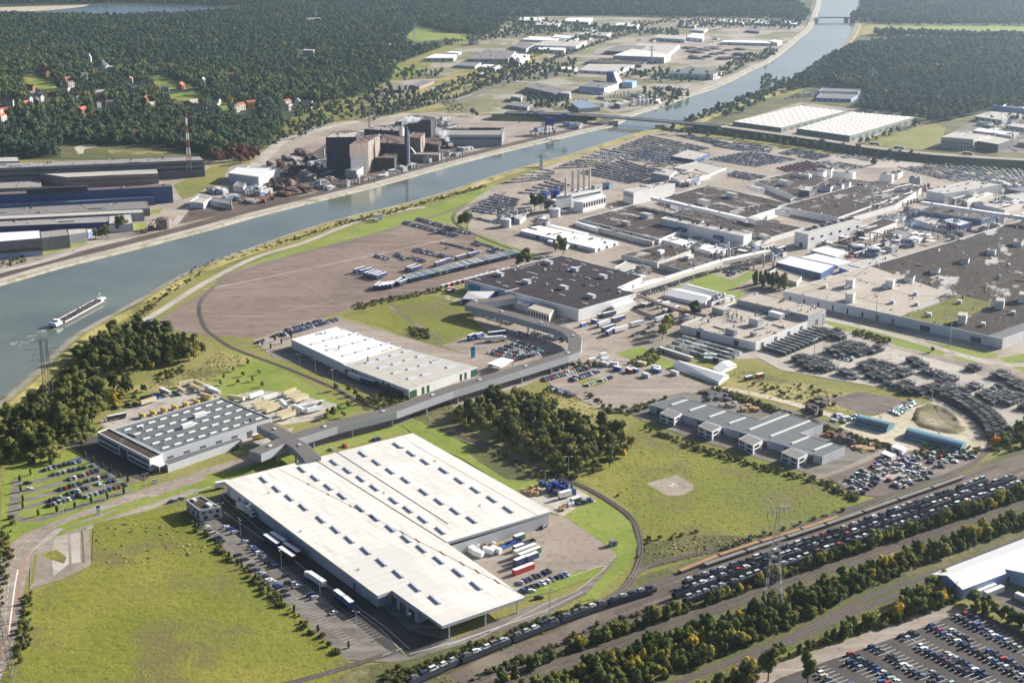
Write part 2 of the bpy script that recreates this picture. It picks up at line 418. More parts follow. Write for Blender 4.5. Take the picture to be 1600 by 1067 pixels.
sheet('mill_yard', '-120,462 -120,262 0,256 318,252 400,244 440,216 500,196 560,186 640,176 690,178 800,182 870,186 960,192 1000,184 990,188 925,204 860,217 800,232 600,286 400,337 200,390 0,444', 'yard', 'works yard along the left bank of the canal')
sheet('grass', '270,290 330,262 360,258 345,290 330,300 285,312', 'meadow', 'grass between the mill halls')
sheet('scrub', '95,228 165,227 250,229 315,239 305,247 95,247', 'scrub', 'rough ground behind the rearmost mill hall')
sheet('bare_bank', '116,231 128,226 150,226 154,230 132,233 130,240 122,241', 'sand', 'bare sandy bank below the front edge of the woods')
sheet('bare_bank', '168,234 205,236 260,237 262,240 210,241 172,240', 'dry_grass', 'dry bank below the front edge of the woods')
sheet('grass', '320,256 420,246 410,254 330,262', 'dry_grass', 'dry grass behind the white shed')
sheet('grass', '205,350 230,348 225,358 207,360', 'lawn', 'lawn patch between two mill halls')
sheet('grass', '235,328 255,326 248,334 235,336', 'lawn', 'lawn patch at the end of the grey hall')
sheet('scrap_yard', '395,305 440,262 500,232 520,214 690,186 730,236 640,262 560,282 470,305 400,330', 'rust_earth', 'rusty ground of the steelworks')
sheet('scrap_yard', '300,322 360,305 420,300 430,318 330,340 280,350', 'rust_earth', 'rusty ground of the scrap sheds')
for s, w in (('270,352 300,318 318,300 345,290', 7), ('245,336 290,328 330,306', 7), ('395,262 420,240 440,222 490,205 560,190 640,178', 16), ('560,206 610,192 660,184', 12), ('620,172 700,178 790,176 850,178', 8)):
    strip('works_road', s, w, 'concrete', 'pale road through the mill yard')
sheet('roadside', '560,190 600,160 640,142 700,118 780,86 850,76 860,84 800,112 740,140 700,160 690,176 640,176', 'dry_grass', 'pale rough ground along the motorway')
sheet('scrub', '1100,192 1180,158 1238,148 1345,152 1346,174 1432,187 1470,193 1552,178 1720,196 1720,256 1560,246 1430,236 1200,205', 'scrub', 'dark scrubby ground beyond the dual carriageway')
sheet('works_yard', '1138,194 1250,160 1330,170 1442,180 1340,226 1220,211', 'yard', 'paved yards round the two arched sheds')
sheet('grass', '1345,222 1460,192 1478,200 1470,222 1440,234 1380,228', 'meadow', 'dark grass plot beyond the dual carriageway')
sheet('works_yard', '1475,215 1500,200 1540,182 1600,172 1720,180 1720,245 1560,238', 'asphalt', 'yards of the sheds at the right edge')
# motorway and its parallel roads through the far belt
for s, w, m in (('575,188 640,165 700,143 760,118 850,82 930,58 1010,40 1060,33 1120,28', 14, 'pale_asphalt'), ('600,180 660,166 720,150 800,118 900,80 980,54 1060,34', 14, 'asphalt'),
                ('560,165 600,160 650,150 690,132', 8, 'yard'), ('690,164 740,150 800,125 880,90', 10, 'asphalt'), ('800,183 840,172 900,176 960,178', 9, 'pale_asphalt'),
                ('1128,56 1150,50 1165,44', 9, 'pale_asphalt'), ('880,150 930,165 975,182', 6, 'pale_asphalt')):
    strip('far_road', s, w, m, 'far road running off through the industrial belt')
# lake and canal
sheet('lake', '-60,22 0,20 75,20 105,21 150,21 190,24 225,22 275,21 325,20 345,17 350,14 330,11 250,9 140,8.5 110,12 90,15 60,17 0,19 -60,20', 'lake', 'far lake beyond the left-hand forest')
sheet('shore', '0,12 60,10 140,8 130,11 95,15 55,18 0,18.5', 'sand', 'pale sandy lake shore')
LB = '-120,478 0,446 100,417.5 200,392.5 325,360 400,339 500,314 600,289 712,257.5 800,235 862,220 920,206 960,197 990,181 1025,170 1075,152 1125,135 1175,110 1200,99 1220,85 1247,62 1267,45 1275,27 1282,5 1288,-30'
RB = '-90,690 0,626 62,572 105,532 140,510 200,477 250,448 300,422 350,402 400,385 450,367 525,344 625,320 700,299 750,282 800,266 875,246 950,222 980,212 1012,204 1029,200 1077,192 1100,182 1125,172 1175,155 1200,147 1237,130 1275,107 1307,82 1325,60 1335,42 1338,25 1343,0 1348,-30'
mask = inside(PX(LB) + PX(RB)[::-1], _gc).reshape(LEV.shape); ZW = raise_(mask, .02)
LBW, RBW = smooth_line(W(LB, ZW), 4), smooth_line(W(RB, ZW), 4)
mb = MB(); mb.face(LBW + RBW[::-1])
structure('water', mb, 'water', 'wide ship canal curving away to the top of the picture')
def bank(line, side, prof, mat, label):
    "sloping bank: profile of (metres back from the water, height)"
    mb = MB(); rows = [[Vector((p.x, p.y, z)) for p in offset_line(line, side * d)] for d, z in prof]
    n = len(line); mb.add(sum(rows, []), [[r * n + i, r * n + i + 1, (r + 1) * n + i + 1, (r + 1) * n + i][::-side] for r in range(len(prof) - 1) for i in range(n - 1)])
    return structure('canal_bank', mb, mat, label)
bank(LBW, 1, [(-1.5, .05), (0, 1.2), (5, 1.5)], 'bank_stone', 'stone edge of the left canal bank')
bank(LBW, 1, [(5, 1.5), (14, 1.6), (15, .8)], 'concrete', 'pale quay road along the left canal bank')
bank(RBW, -1, [(-2, .03), (1.5, 1.0), (7, 1.7)], 'bank_stone', 'grey towpath edge of the right canal bank')
bank(RBW, -1, [(7, 1.7), (10, 2.0), (17, .3)], 'dry_grass', 'grassy slope of the right canal bank')
n0 = [i for i, p in enumerate(LBW) if p.y < 2100]
quay = [LBW[i] for i in n0]
p = offset_line(quay, 25); mb = MB(); mb.ribbon(p, 20, line_level(p, 20)); structure('quay', mb, 'old_ballast', 'dark railway quay along the canal')
for d in (20, 26, 31):
    mb = MB(); mb.ribbon(offset_line(quay, d), 2.6); structure('railway_track', mb, 'ballast', 'quayside railway track along the left bank')
strip('works_road', '-60,446 0,425 46,414 90,402 140,386 200,373', 9, 'concrete', 'pale quay road behind the tracks')
sheet('grass', '20,385 110,374 140,380 60,400', 'lawn', 'grass before the lowest mill hall')

# the right bank from the far end to the near woods
strip('bank_road', '222,502 250,486 320,442 400,402 475,379 550,349 600,336 637,327 665,324', 6.5, 'concrete', 'white gravel road along the canal dyke')
sheet('grass', '322,450 345,432 400,408 475,384 560,354 650,330 700,312 770,288 792,293 765,304 712,324 650,344 575,367 500,386 400,413 340,446', 'lawn', 'bright grass strip along the canal dyke')
sheet('grass', '665,342 712,326 722,345 735,365 700,350', 'lawn', 'bright grass inside the bend of the track')
sheet('lorry_park', '250,500 285,476 330,450 350,428 400,413 500,387 575,368 650,345 700,351 742,366 775,378 822,396 812,412 740,434 690,452 607,467 562,478 500,498 430,522 400,528 360,526 322,524 262,516', 'brown_paving', 'huge empty brown paved lorry park')
sheet('works_yard', '712,332 740,312 775,290 860,258 1010,207 1050,206 1200,230 1420,256 1760,292 1760,660 1600,640 1560,612 1400,560 1290,520 1190,560 1120,562 1000,565 900,556 800,540 745,505 690,474 705,452 760,430 812,412 822,396 775,376 735,362', 'yard', 'paved yards of the car factory')
sheet('sandy_lot', '1290,246 1325,240 1400,248 1450,252 1430,262 1340,262', 'concrete', 'empty pale lot by the dual carriageway')
sheet('grass', '1075,432 1110,428 1150,440 1140,462 1095,450', 'lawn', 'small lawn beside the poplars inside the factory')
sheet('grass', '1138,440 1178,420 1180,432 1150,450', 'lawn', 'lawn round the poplar court')
sheet('grass', '1100,452 1160,455 1170,466 1150,468', 'lawn', 'narrow lawn below the poplars')
sheet('grass', '1055,450 1085,438 1100,444 1070,458', 'lawn', 'grass edge of the white gallery')
sheet('grass', '1290,500 1370,512 1440,532 1560,552 1558,560 1500,556 1400,538 1300,510', 'lawn', 'grass belt in front of the assembly hall')
sheet('grass', '1390,528 1440,540 1480,552 1470,556 1400,540', 'lawn', 'wider grass belt by the rack yard')
sheet('grass', '1485,556 1512,556 1528,564 1518,568 1490,560', 'lawn', 'grass triangle at the factory road fork')
sheet('grass', '1560,560 1600,552 1640,580 1600,582', 'lawn', 'grass islands at the right-hand roundabout')
strip('factory_road', '1290,498 1360,514 1440,536 1520,560 1580,570 1680,566', 8, 'concrete', 'pale road along the front of the assembly hall')
sheet('grass', '740,365 780,378 850,402 830,404 790,392 745,376', 'lawn', 'grass along the dark siding')
sheet('grass', '700,455 760,438 740,455 705,470', 'lawn', 'grass at the corner of the dark hall')
sheet('rough_field', '532,492 575,478 620,466 680,462 726,476 752,516 716,526 690,538 650,530 600,512', 'field_grass', 'rough yellow field between lorry park and factory')
strip('pale_line', '318,453 400,437 540,408 700,374', 1.6, 'concrete', 'pale worn line across the lorry park', False)
strip('pale_line', '330,505 420,492 520,470 600,448', .8, 'yard', 'faint pale line across the lorry park', False)
strip('pale_line', '420,420 470,440 520,470', .8, 'yard', 'faint pale cross line on the lorry park', False)
strip('path', '607,478 640,500 690,532', 3, 'dark_earth', 'trodden path across the rough yellow field')
sheet('car_park_ground', '395,532 470,505 528,496 560,506 735,556 690,540 752,518 800,540 880,560 870,575 740,618 660,600 560,590 430,560', 'pale_asphalt', 'paved car parks round the white and grey hall')
sheet('loading_yard', '420,548 460,540 640,606 640,616 600,620 560,610 480,575 425,556', 'asphalt', 'loading yard along the white and grey hall')
sheet('meadow', '130,690 200,640 330,596 352,545 400,556 445,578 500,612 560,640 520,656 410,640 330,614 240,632 180,650 160,680', 'lawn', 'mown meadow round the grey hall')
sheet('meadow', '190,610 300,572 345,548 395,560 330,592 240,612', 'dry_grass', 'paler unmown end of the meadow')
sheet('lorry_yard', '158,660 165,652 200,640 250,620 300,600 340,614 345,622 180,672 168,670', 'concrete', 'pale lorry yard behind the grey hall')
sheet('lorry_yard', '355,620 400,610 440,612 500,625 530,632 500,655 440,664 420,655', 'concrete', 'pale lorry yard beside the grey hall')
sheet('lorry_yard', '360,690 400,680 460,668 440,690 400,695', 'concrete', 'pale bay under the glazed gallery')
strip('kerb_line', '180,672 166,670 158,660 166,651 200,639 250,620 300,600', .9, 'bank_stone', 'pale kerb round the lorry yard')
strip('kerb_line', '18,813 28,747 42,741 126,711 212,752 60,814 22,816', .5, 'bank_stone', 'pale kerb round the small car park', False)
sheet('entrance_yard', '100,690 150,680 260,720 225,752 195,742 130,712', 'new_asphalt', 'dark entrance yard of the grey hall')
sheet('grass', '0,820 5,740 30,720 110,705 135,712 222,755 215,768 60,830 20,850', 'lawn', 'grass round the small car park')
sheet('car_park_ground', '18,812 28,748 42,742 125,712 210,752 60,812', 'lawn', 'car park of grass pavers')
for s in ('28,748 19,808 45,814', '60,738 125,716', '40,757 140,728', '36,770 160,737', '32,783 178,745', '28,796 190,752', '26,810 60,812 205,765', '125,712 210,755'):
    strip('car_park_lane', s, 5.0, 'asphalt', 'narrow asphalt lane of the small car park', False)
# main road
sheet('verge', '10,860 60,824 240,768 400,718 560,676 700,640 720,650 560,694 400,735 300,775 150,826 60,850 20,900', 'lawn', 'grass verge of the main road')
strip('road', '0,1067 6,1000 12,930 20,880 44,845 90,822 150,800 215,776 300,748 400,716 480,694 560,673 640,650 700,632 800,602 880,574 930,556', 13, 'pale_asphalt', 'main road curving past the white warehouse')
strip('road', '24,960 30,905 50,868 90,843 150,820 230,793 310,765', 6, 'pale_asphalt', 'side lane of the main road')
sheet('concrete_apron', '22,900 50,858 84,828 104,820 88,836 52,860 30,890', 'concrete', 'bright concrete apron at the bend of the road')
sheet('traffic_island', '84,824 130,806 190,788 232,774 237,778 225,784 150,804 104,825', 'lawn', 'long grass island in the main road')
sheet('traffic_island', '317,748 325,741 372,730 370,734 330,747', 'lawn', 'short grass island in the main road')
strip('path', '2,1030 12,990 26,930 33,885 45,862', 2.5, 'red_path', 'red cycle path by the bend')
strip('kerb_line', '14,990 22,925 28,890', .6, 'paint_line', 'white edge line of the bend')
strip('kerb_line', '0,1000 6,930 14,880 40,842 88,818 150,796 215,772 300,744', .5, 'bank_stone', 'pale kerb of the main road')
strip('kerb_line', '60,858 110,836 200,804 300,770 330,760', 1.6, 'bank_stone', 'pale footway along the field')
sheet('rough_field', '146,818 210,802 292,790 318,822 370,870 450,935 548,1030 520,1067 470,1120 -20,1120 10,1040 28,985 36,935 45,930 143,885', 'field_grass', 'large rough field in the near left corner')
sheet('slab', '48,868 85,842 140,828 143,882 95,905 46,920', 'yard', 'broken concrete slabs of a demolished shed')
sheet('slab', '86,838 105,834 108,880 84,900 80,866', 'concrete', 'paler strip of the broken slabs')
sheet('slab', '110,834 124,831 126,878 112,880', 'concrete', 'second paler strip of the broken slabs')
strip('slab_joint', '128,830 131,880', .8, 'scrub', 'weedy joint in the broken slabs', False)
strip('slab_joint', '56,866 50,912', 1.2, 'field_grass', 'weedy joint at the left of the broken slabs', False)
sheet('grass', '64,866 88,858 104,870 100,880 80,874', 'field_grass', 'weeds on the broken slabs')
sheet('warehouse_yard', '305,822 345,770 360,755 690,960 705,1000 830,945 850,940 900,925 945,890 962,868 975,880 945,912 850,962 740,1000 640,1034 596,1034 540,1030 440,935', 'asphalt', 'asphalt yard in front of the white warehouse')
sheet('warehouse_yard', '690,850 855,806 880,804 930,835 958,856 962,866 945,888 820,932', 'pale_asphalt', 'paved yard behind the white warehouse')
sheet('truck_lane_shade', '352,772 480,862 590,940 640,985 700,1000 640,1026 604,1014 470,906 362,830 330,800', 'lane_shade_asphalt', 'dark truck lane in front of the white warehouse')  # darker sheet deepens the warehouse shadow on the lane by colour
strip('kerb_line', '866,802 885,806 930,836 959,857 963,867 944,889 900,924 850,944 740,1001 640,1035', .7, 'bank_stone', 'pale kerb round the warehouse yard', False)
strip('kerb_line', '345,770 352,780 470,884 598,986 640,1030', .5, 'bank_stone', 'pale kerb of the truck lane', False)
sheet('warehouse_yard', '810,772 850,756 905,765 938,786 885,806 866,802', 'concrete', 'pale storage yard beyond the warehouse corner')
sheet('lawn', '628,664 650,655 700,676 745,706 800,740 850,756 815,774 720,715 660,690', 'lawn', 'bright grass behind the white warehouse')
sheet('reed_bed', '728,700 750,700 800,724 838,745 828,752 790,748 740,716', 'scrub', 'brown reed bed in the bright grass')
sheet('lawn', '880,806 905,790 940,780 985,815 996,850 985,885 950,915 930,935 905,940 955,885 965,866 930,838', 'lawn', 'bright grass inside the curve of the siding')
sheet('lawn', '815,935 870,900 945,884 930,900 860,925', 'lawn', 'bright grass by the parked cars')
sheet('rough_field', '900,748 1000,655 1030,662 1100,690 1180,716 1290,752 1350,790 1310,805 1200,838 1100,870 1010,890 1008,850 990,800 950,768', 'field_grass', 'rough field with the helicopter pad')
sheet('grass', '1000,850 1080,835 1200,838 1120,862 1030,885 1004,890', 'scrub', 'dark worn corner of the rough field')
sheet('grass', '640,650 700,625 730,670 850,740 760,705 700,680', 'scrub', 'brush along the wood')
sheet('grass', '860,600 900,612 970,660 1000,655 930,700 900,740', 'dry_grass', 'tall dry grass right of the wood')
sheet('helipad', '1010,755 1058,741.5 1084,757 1083,764 1068,773 1044,775', 'yard', 'small square helicopter pad in the field')
# right-hand middle ground
sheet('yard', '845,590 905,560 975,560 1040,575 1105,600 1060,615 985,640 930,630 870,606', 'pale_asphalt', 'car park before the builders yard')
strip('road', '895,606 935,632 985,640 1050,620 1110,600 1170,590', 9, 'pale_asphalt', 'road past the long blue-walled workshop')
sheet('grass', '962,552 1000,540 1060,570 1050,578 1010,570', 'lawn', 'grass triangle by the green crates')
sheet('grass', '900,595 925,590 945,600 915,606', 'meadow', 'weedy strip in the small car park')
sheet('rough_field', '1110,600 1160,575 1240,596 1320,612 1420,632 1400,650 1330,645 1180,622', 'dry_grass', 'sandy waste ground below the rack yard')
sheet('dirt', '1290,625 1340,612 1400,622 1430,632 1415,650 1340,645', 'dark_earth', 'bare dark earth in the waste ground')
sheet('dirt', '1300,668 1400,640 1470,625 1540,650 1555,690 1500,730 1400,740 1370,720 1390,700 1330,680', 'sand', 'pale sand round the blue barns')
strip('dirt_road', '1110,604 1180,616 1270,640 1340,664 1410,690 1450,704', 7, 'sand', 'pale dirt road behind the workshop')
sheet('rack_yard', '1180,556 1290,505 1360,535 1500,572 1560,600 1760,660 1760,720 1600,690 1540,672 1450,622 1380,606 1300,592 1220,578', 'concrete', 'pale yard of the stacked racks')
sheet('yard', '975,640 1012,628 1070,612 1150,620 1240,640 1300,660 1340,680 1390,700 1378,712 1306,748 1270,742 1180,714 1080,684 1000,655', 'asphalt', 'asphalt round the long workshop')
strip('yard_road', '1270,744 1310,740 1360,718 1385,706 1360,692', 8, 'pale_asphalt', 'road round the end of the workshop')
sheet('yard', '1292,745 1390,708 1450,700 1540,712 1440,756 1370,776 1330,770', 'dark_earth', 'scrap dealers yard by the railway bend')
sheet('yard', '1350,735 1400,722 1450,730 1430,746 1380,750', 'concrete', 'pale lot among the scrap cars')
sheet('yard', '1310,752 1340,745 1368,758 1345,770', 'concrete', 'pale lot with heaped vehicles')
# railway land
sheet('railway_land', '420,1120 560,1040 640,1030 740,1000 850,962 940,935 1000,900 1100,868 1200,838 1330,790 1450,750 1540,720 1760,640 1760,800 1500,900 1200,1030 1020,1120', 'scrub', 'weedy ground of the railway yard')
sheet('railway_yard', '690,1060 760,1025 870,985 950,942 1040,905 1200,845 1320,805 1440,770 1520,735 1620,700 1760,640 1760,700 1600,745 1400,815 1200,885 1010,960 860,1020 760,1075', 'ballast', 'brown ballast of the railway yard')
TRACKS = {}
def track(key, s, label, w=3.4):
    p = smooth_line(W(s)); z = line_level(p, w); TRACKS[key] = p
    mb = MB(); mb.ribbon(p, w, z); structure('railway_track', mb, 'old_ballast', label)
    mb = MB()
    for d in (-.75, .75): mb.beam([Vector((q.x, q.y, z + .16)) for q in offset_line(p, d)], .14, .14)
    structure('rail', mb, 'rail', 'pair of steel rails, ' + label)
solid('rail', (.3, .27, .25), .4, .2, .3, .5)
track('A', '600,1098 665,1062 760,1022 870,978 940,952 1010,930 1100,898', 'yard track under the near car train')
track('B', '960,958 1060,921 1160,888 1260,854 1400,805 1500,770 1640,718', 'yard track under the upper car train')
track('C', '940,977 1035,943 1140,905 1260,865 1400,818 1520,775 1660,723', 'yard track under the middle car train')
track('D', '960,989 1085,940 1180,906 1260,878 1400,830 1600,760 1700,722', 'yard track under the lower car train')
track('E', '960,937 1039,906 1140,866 1260,828 1320,807 1440,764 1500,742', 'yard track under the empty flat wagons')
track('F', '1000,925 1072,897 1180,860 1300,820 1400,785 1480,757 1560,728', 'yard track under the second row of flat wagons')
track('G', '600,1112 760,1057 900,1000 1010,958 1060,940', 'open track of the yard')
track('H', '640,1115 800,1054 900,1014 1000,975', 'second open track of the yard')
track('I', '700,1100 860,1040 1060,968 1260,897 1400,850 1550,800 1700,750', 'main line track between the hedges')
track('J', '720,1106 860,1050 1060,977 1260,906 1400,858 1550,808 1700,758', 'second main line track between the hedges')
track('K', '1000,1090 1110,1046 1200,1010 1260,984 1312,957 1375,926 1450,898 1520,872 1620,832 1700,806', 'branch track behind the big hedge')
track('L', '1150,1040 1220,1010 1312,966 1375,940 1450,908', 'weedy second branch track')
# the siding that loops past the field, and the curve round the lorry park
track('N', '940,944 975,918 995,888 1001,858 996,828 982,805 950,782 915,762 880,748 850,738 800,712 740,690 690,670', 'curved siding round the bright grass')
track('O', '985,903 1010,886 1060,872 1110,862 1160,852 1240,828', 'short spur from the siding')
track('P', '790,300 745,318 712,328 665,342 600,362 500,388 420,412 370,428 342,442 317,465 311,485 320,512 337,527 362,543 400,558 462,581 525,608 560,628 610,645', 'single track bending round the lorry park')
track('Q', '790,302 740,318 716,330 708,338 712,350 740,366 790,386 850,408', 'siding bending round the compound')
track('R', '1240,828 1340,792 1430,758 1500,735 1535,712 1548,690 1535,668 1500,640 1450,615', 'curved siding round the sand heap')
track('T', '420,1075 500,1055 560,1036 620,1018', 'weedy siding at the warehouse corner')
# ------------------------------------------------------------------ building materials
solid('white_wall', (.72, .715, .7), .6, .06, .08, lines=(1.2, 'X', .06)); solid('cream_wall', (.6, .56, .49), .7, .08, .08)
solid('grey_wall', (.36, .37, .39), .6, .08, .1, lines=(1.2, 'X', .1)); solid('pale_grey_wall', (.52, .53, .55), .6, .07, .1, lines=(1.2, 'X', .08))
solid('mill_wall', (.2, .205, .225), .7, .14, .08, dirt=(.14, .12, .115)); solid('rust_wall', (.27, .225, .195), .8, .14, .07, dirt=(.2, .14, .115))
solid('black_wall', (.05, .048, .055), .8, .2, .08, dirt=(.09, .065, .055)); solid('dark_wall', (.1, .1, .11), .7, .12, .1)
solid('blue_wall', (.06, .11, .25), .55, .16, .08, dirt=(.1, .13, .2)); solid('pale_blue_wall', (.3, .42, .62), .5, .08, .1); solid('navy_wall', (.03, .045, .16), .5, .12, .1)
solid('green_wall', (.2, .26, .2), .6, .1, .1, lines=(2, 'X', .15)); solid('brick', (.3, .14, .09), .85, .15, .3); solid('plaster', (.62, .58, .52), .85, .08, .2)
solid('white_roof', (.69, .655, .595), .6, .07, .025, dirt=(.52, .475, .41), lines=(6, 'X', .09), blot=((.6, .57, .52), .012, .55)); solid('white_sheet', (.7, .69, .67), .5, .07, .06, lines=(2.4, 'X', .12))
solid('arched_roof', (.58, .545, .49), .7, .06, .03, dirt=(.5, .46, .41)); solid('bright_roof', (.77, .755, .71), .55, .05, .04); solid('pale_roof', (.46, .43, .385), .85, .08, .05, dirt=(.36, .33, .29)); solid('beige_roof', (.43, .375, .315), .9, .08, .04, dirt=(.35, .3, .25), lines=(12, 'X', .08))
solid('grey_roof', (.115, .125, .13), .8, .08, .06, dirt=(.15, .16, .16)); solid('mid_roof', (.2, .19, .182), .85, .08, .05, dirt=(.26, .245, .23))
solid('dark_roof', (.046, .037, .043), .9, .14, .04, dirt=(.066, .054, .058), lines=(15, 'X', .2)); solid('brown_roof', (.07, .053, .046), .9, .14, .04, dirt=(.13, .105, .092), lines=(15, 'X', .2), blot=((.36, .34, .31), .035, .575))
solid('patchy_roof', (.09, .072, .062), .9, .14, .03, dirt=(.3, .27, .24)); solid('stained_roof', (.06, .047, .041), .9, .14, .04, dirt=(.105, .088, .076), lines=(15, 'X', .15), blot=((.42, .4, .37), .022, .575)); solid('moss', (.17, .17, .05), .95, .3, .06, dirt=(.1, .075, .055))
solid('tile_roof', (.34, .13, .08), .85, .15, .3); solid('ribbed_roof', (.7, .69, .68), .45, .05, .05, lines=(3.4, 'X', .5)); solid('mill_roof', (.3, .28, .265), .85, .1, .06, dirt=(.22, .19, .17))
solid('rust_roof', (.19, .135, .115), .9, .15, .06, dirt=(.12, .09, .08)); solid('steel_blue_roof', (.2, .27, .36), .5, .1, .06)
solid('steel', (.33, .34, .36), .5, .1, .3, .4, .3); solid('dark_steel', (.07, .07, .075), .6, .15, .3); solid('pale_steel', (.55, .56, .57), .5, .08, .3, .4)
solid('skylight', (.48, .5, .53), .55, .05, .3, .5); solid('pale_skylight', (.66, .65, .6), .35, .05, .3, .5)
solid('glass', (.02, .028, .04), .12, .2, .3, .6); solid('blue_glass', (.04, .1, .2), .15, .2, .2, .6); solid('teal', (.03, .3, .42), .5, .1, .2); solid('dark_green', (.02, .09, .05), .6, .1, .2)
solid('seam', (.09, .08, .075), .9, .2, .3); solid('rust', (.2, .1, .06), .9, .3, .4); solid('yellow', (.62, .42, .06), .5, .1, .2); solid('red', (.5, .06, .045), .5, .1, .2); solid('orange', (.5, .2, .04), .6, .15, .2)
solid('barn_teal', (.12, .25, .31), .7, .15, .15, dirt=(.16, .22, .22)); solid('tank_blue', (.015, .035, .28), .5, .1, .2); solid('crate_green', (.02, .13, .05), .6, .15, .2); solid('pole_grey', (.42, .43, .42), .5, .06, .3)
solid('timber', (.36, .24, .12), .8, .2, .5); solid('wagon_orange', (.3, .19, .095), .8, .2, .3); solid('wagon_grey', (.2, .185, .16), .8, .2, .3); solid('tyre', (.018, .018, .02), .8)
tinted('car_paint'); tinted('car_paint_mass', .35, True); tinted('painted', .5)

# ------------------------------------------------------------------ buildings
class Bld:
    "a building: an Empty at the middle of its footprint with walls, roof and fittings as children"
    def __init__(s, name, label, cat, px, hp=None, wall='white_wall', roof='dark_roof', group=None, h=None, par=.5, z0=None, edge=None, cap=True):
        q = PX(px); yb = max(p[1] for p in q) + (hp or 4); k = [p for p in q if p[1] == max(t[1] for t in q)][0]
        s.z0 = level(k[0], k[1] + (hp or 4)) if z0 is None else z0
        s.h = hpx(hp, yb) if h is None else h; s.top = s.z0 + s.h
        s.c = [G(x, y, s.top) for x, y in q]; n = len(s.c)
        L = [(s.c[(i + 1) % n] - s.c[i]) for i in range(n)]; e = max(L, key=lambda d: d.length)
        s.rz = math.atan2(e.y, e.x); ctr = sum(s.c, Vector()) / n
        s.root = empty(name, (ctr.x, ctr.y, s.z0), s.rz); s.inv = mat4((ctr.x, ctr.y, s.z0), s.rz).inverted()
        tag(s.root, label, cat, group); s.wall_m = wall; s.roof_z = s.top - par
        if wall:
            P = ccw(s.c); I = inset(P, min(.45, par)); m = MB(); m.prism(P, s.z0 - .3, s.top, cap=False)
            k = len(P)
            if par > 0:
                m.add([(p[0], p[1], s.top) for p in P] + [(p[0], p[1], s.top) for p in I] + [(p[0], p[1], s.roof_z - .1) for p in I],
                      [[i, (i + 1) % k, k + (i + 1) % k, k + i] for i in range(k)] + [[k + i, k + (i + 1) % k, 2 * k + (i + 1) % k, 2 * k + i] for i in range(k)])
            s.part('wall', m, wall)
            if roof:
                m = MB(); m.face([(p[0], p[1], s.roof_z) for p in (I if par > 0 else P)]); s.part('roof', m, roof)
    def part(s, name, mb, mat, parent=None, smooth=False): return mb.build(name, mat, parent or s.root, s.inv, smooth)
    def at(s, u, v, z=None):
        a, b, c, d = s.c[:4]; p = (a * (1 - u) + b * u) * (1 - v) + (d * (1 - u) + c * u) * v
        return Vector((p.x, p.y, s.roof_z if z is None else z))
    def box(s, name, x, y, dx, dy, dz, mat='white_wall', top=None, rot=0):
        "fitting standing on the roof, its foot at photo pixel x,y"
        p = G(x, y, s.roof_z); m = MB(); m.box((p.x, p.y, s.roof_z - .05), (dx, dy, dz), s.rz + rot)
        o = s.part(name, m, mat)
        if top: m = MB(); m.box((p.x, p.y, s.roof_z - .05 + dz), (dx + .4, dy + .4, .25), s.rz + rot); m.build(name + '_roof', top, o, s.inv)
        return o
    def lights(s, pts, ln, wd, rot=0, mat='skylight', h=.7, name='skylight'):
        for x, y in PX(pts):
            p = G(x, y, s.roof_z); m = MB(); m.box((p.x, p.y, s.roof_z - .02), (ln, wd, h), s.rz + rot, top=(.97, .6)); s.part(name, m, mat)
    def grid(s, nu, nv, u0, u1, v0, v1, ln, wd, rot=0, mat='skylight', h=.7, name='skylight', skip=()):
        for i in range(nu):
            for j in range(nv):
                if (i, j) in skip: continue
                p = s.at(u0 + (u1 - u0) * i / max(1, nu - 1), v0 + (v1 - v0) * j / max(1, nv - 1)); m = MB()
                m.box((p.x, p.y, s.roof_z - .02), (ln, wd, h), s.rz + rot, top=(.97, .6)); s.part(name, m, mat)
    def vents(s, n, seed=1, big=1.0, mats=('pale_steel', 'steel', 'dark_steel')):
        n = min(95, int(n * 1.7))
        r = random.Random(seed); P = [(p.x, p.y) for p in s.c]; lo = [min(p[k] for p in P) for k in (0, 1)]; hi = [max(p[k] for p in P) for k in (0, 1)]; c = 0; t = 0
        while c < n and t < 4000:
            t += 1; x, y = r.uniform(lo[0], hi[0]), r.uniform(lo[1], hi[1])
            if not inside(P, np.array([[x, y]]))[0]: continue
            m = MB(); k = r.random(); q = r.uniform(.6, 1.5) * big
            if k < .35: m.tube((x, y, s.roof_z - .05), (x, y, s.roof_z + 1.1 * q), .45 * q, None, 8); m.tube((x, y, s.roof_z + 1.1 * q), (x, y, s.roof_z + 1.4 * q), .75 * q, .2 * q, 8)
            elif k < .75: m.box((x, y, s.roof_z - .05), (1.3 * q, 1.3 * q, 1.0 * q), s.rz, top=(.8, .8))
            elif k < .82: m.box((x, y, s.roof_z - .05), (r.uniform(8, 20), .8, .8), s.rz + (0 if r.random() < .5 else PI / 2))
            else: m.box((x, y, s.roof_z - .05), (3.2 * q, 1.2 * q, .9 * q), s.rz + (0 if r.random() < .5 else PI / 2))
            s.part('roof_vent', m, r.choice(mats)); c += 1
    def edge(s, i, t, z, out=.05):
        a, b = s.c[i], s.c[(i + 1) % len(s.c)]; p = a + (b - a) * t; d = (b - a).normalized(); sg = 1 if area2([tuple(q) for q in s.c]) > 0 else -1
        return Vector((p.x + d.y * out * sg, p.y - d.x * out * sg, z)), math.atan2(d.y, d.x)
    def band(s, i, za, zb, mat, name='window_band', a=.01, b=.99, out=.12):
        p, r = s.edge(i, (a + b) / 2, s.z0 + s.h * za, 0); ln = (s.c[(i + 1) % len(s.c)] - s.c[i]).length * (b - a); m = MB()
        m.box(p, (ln, out * 2, s.h * (zb - za)), r); return s.part(name, m, mat)
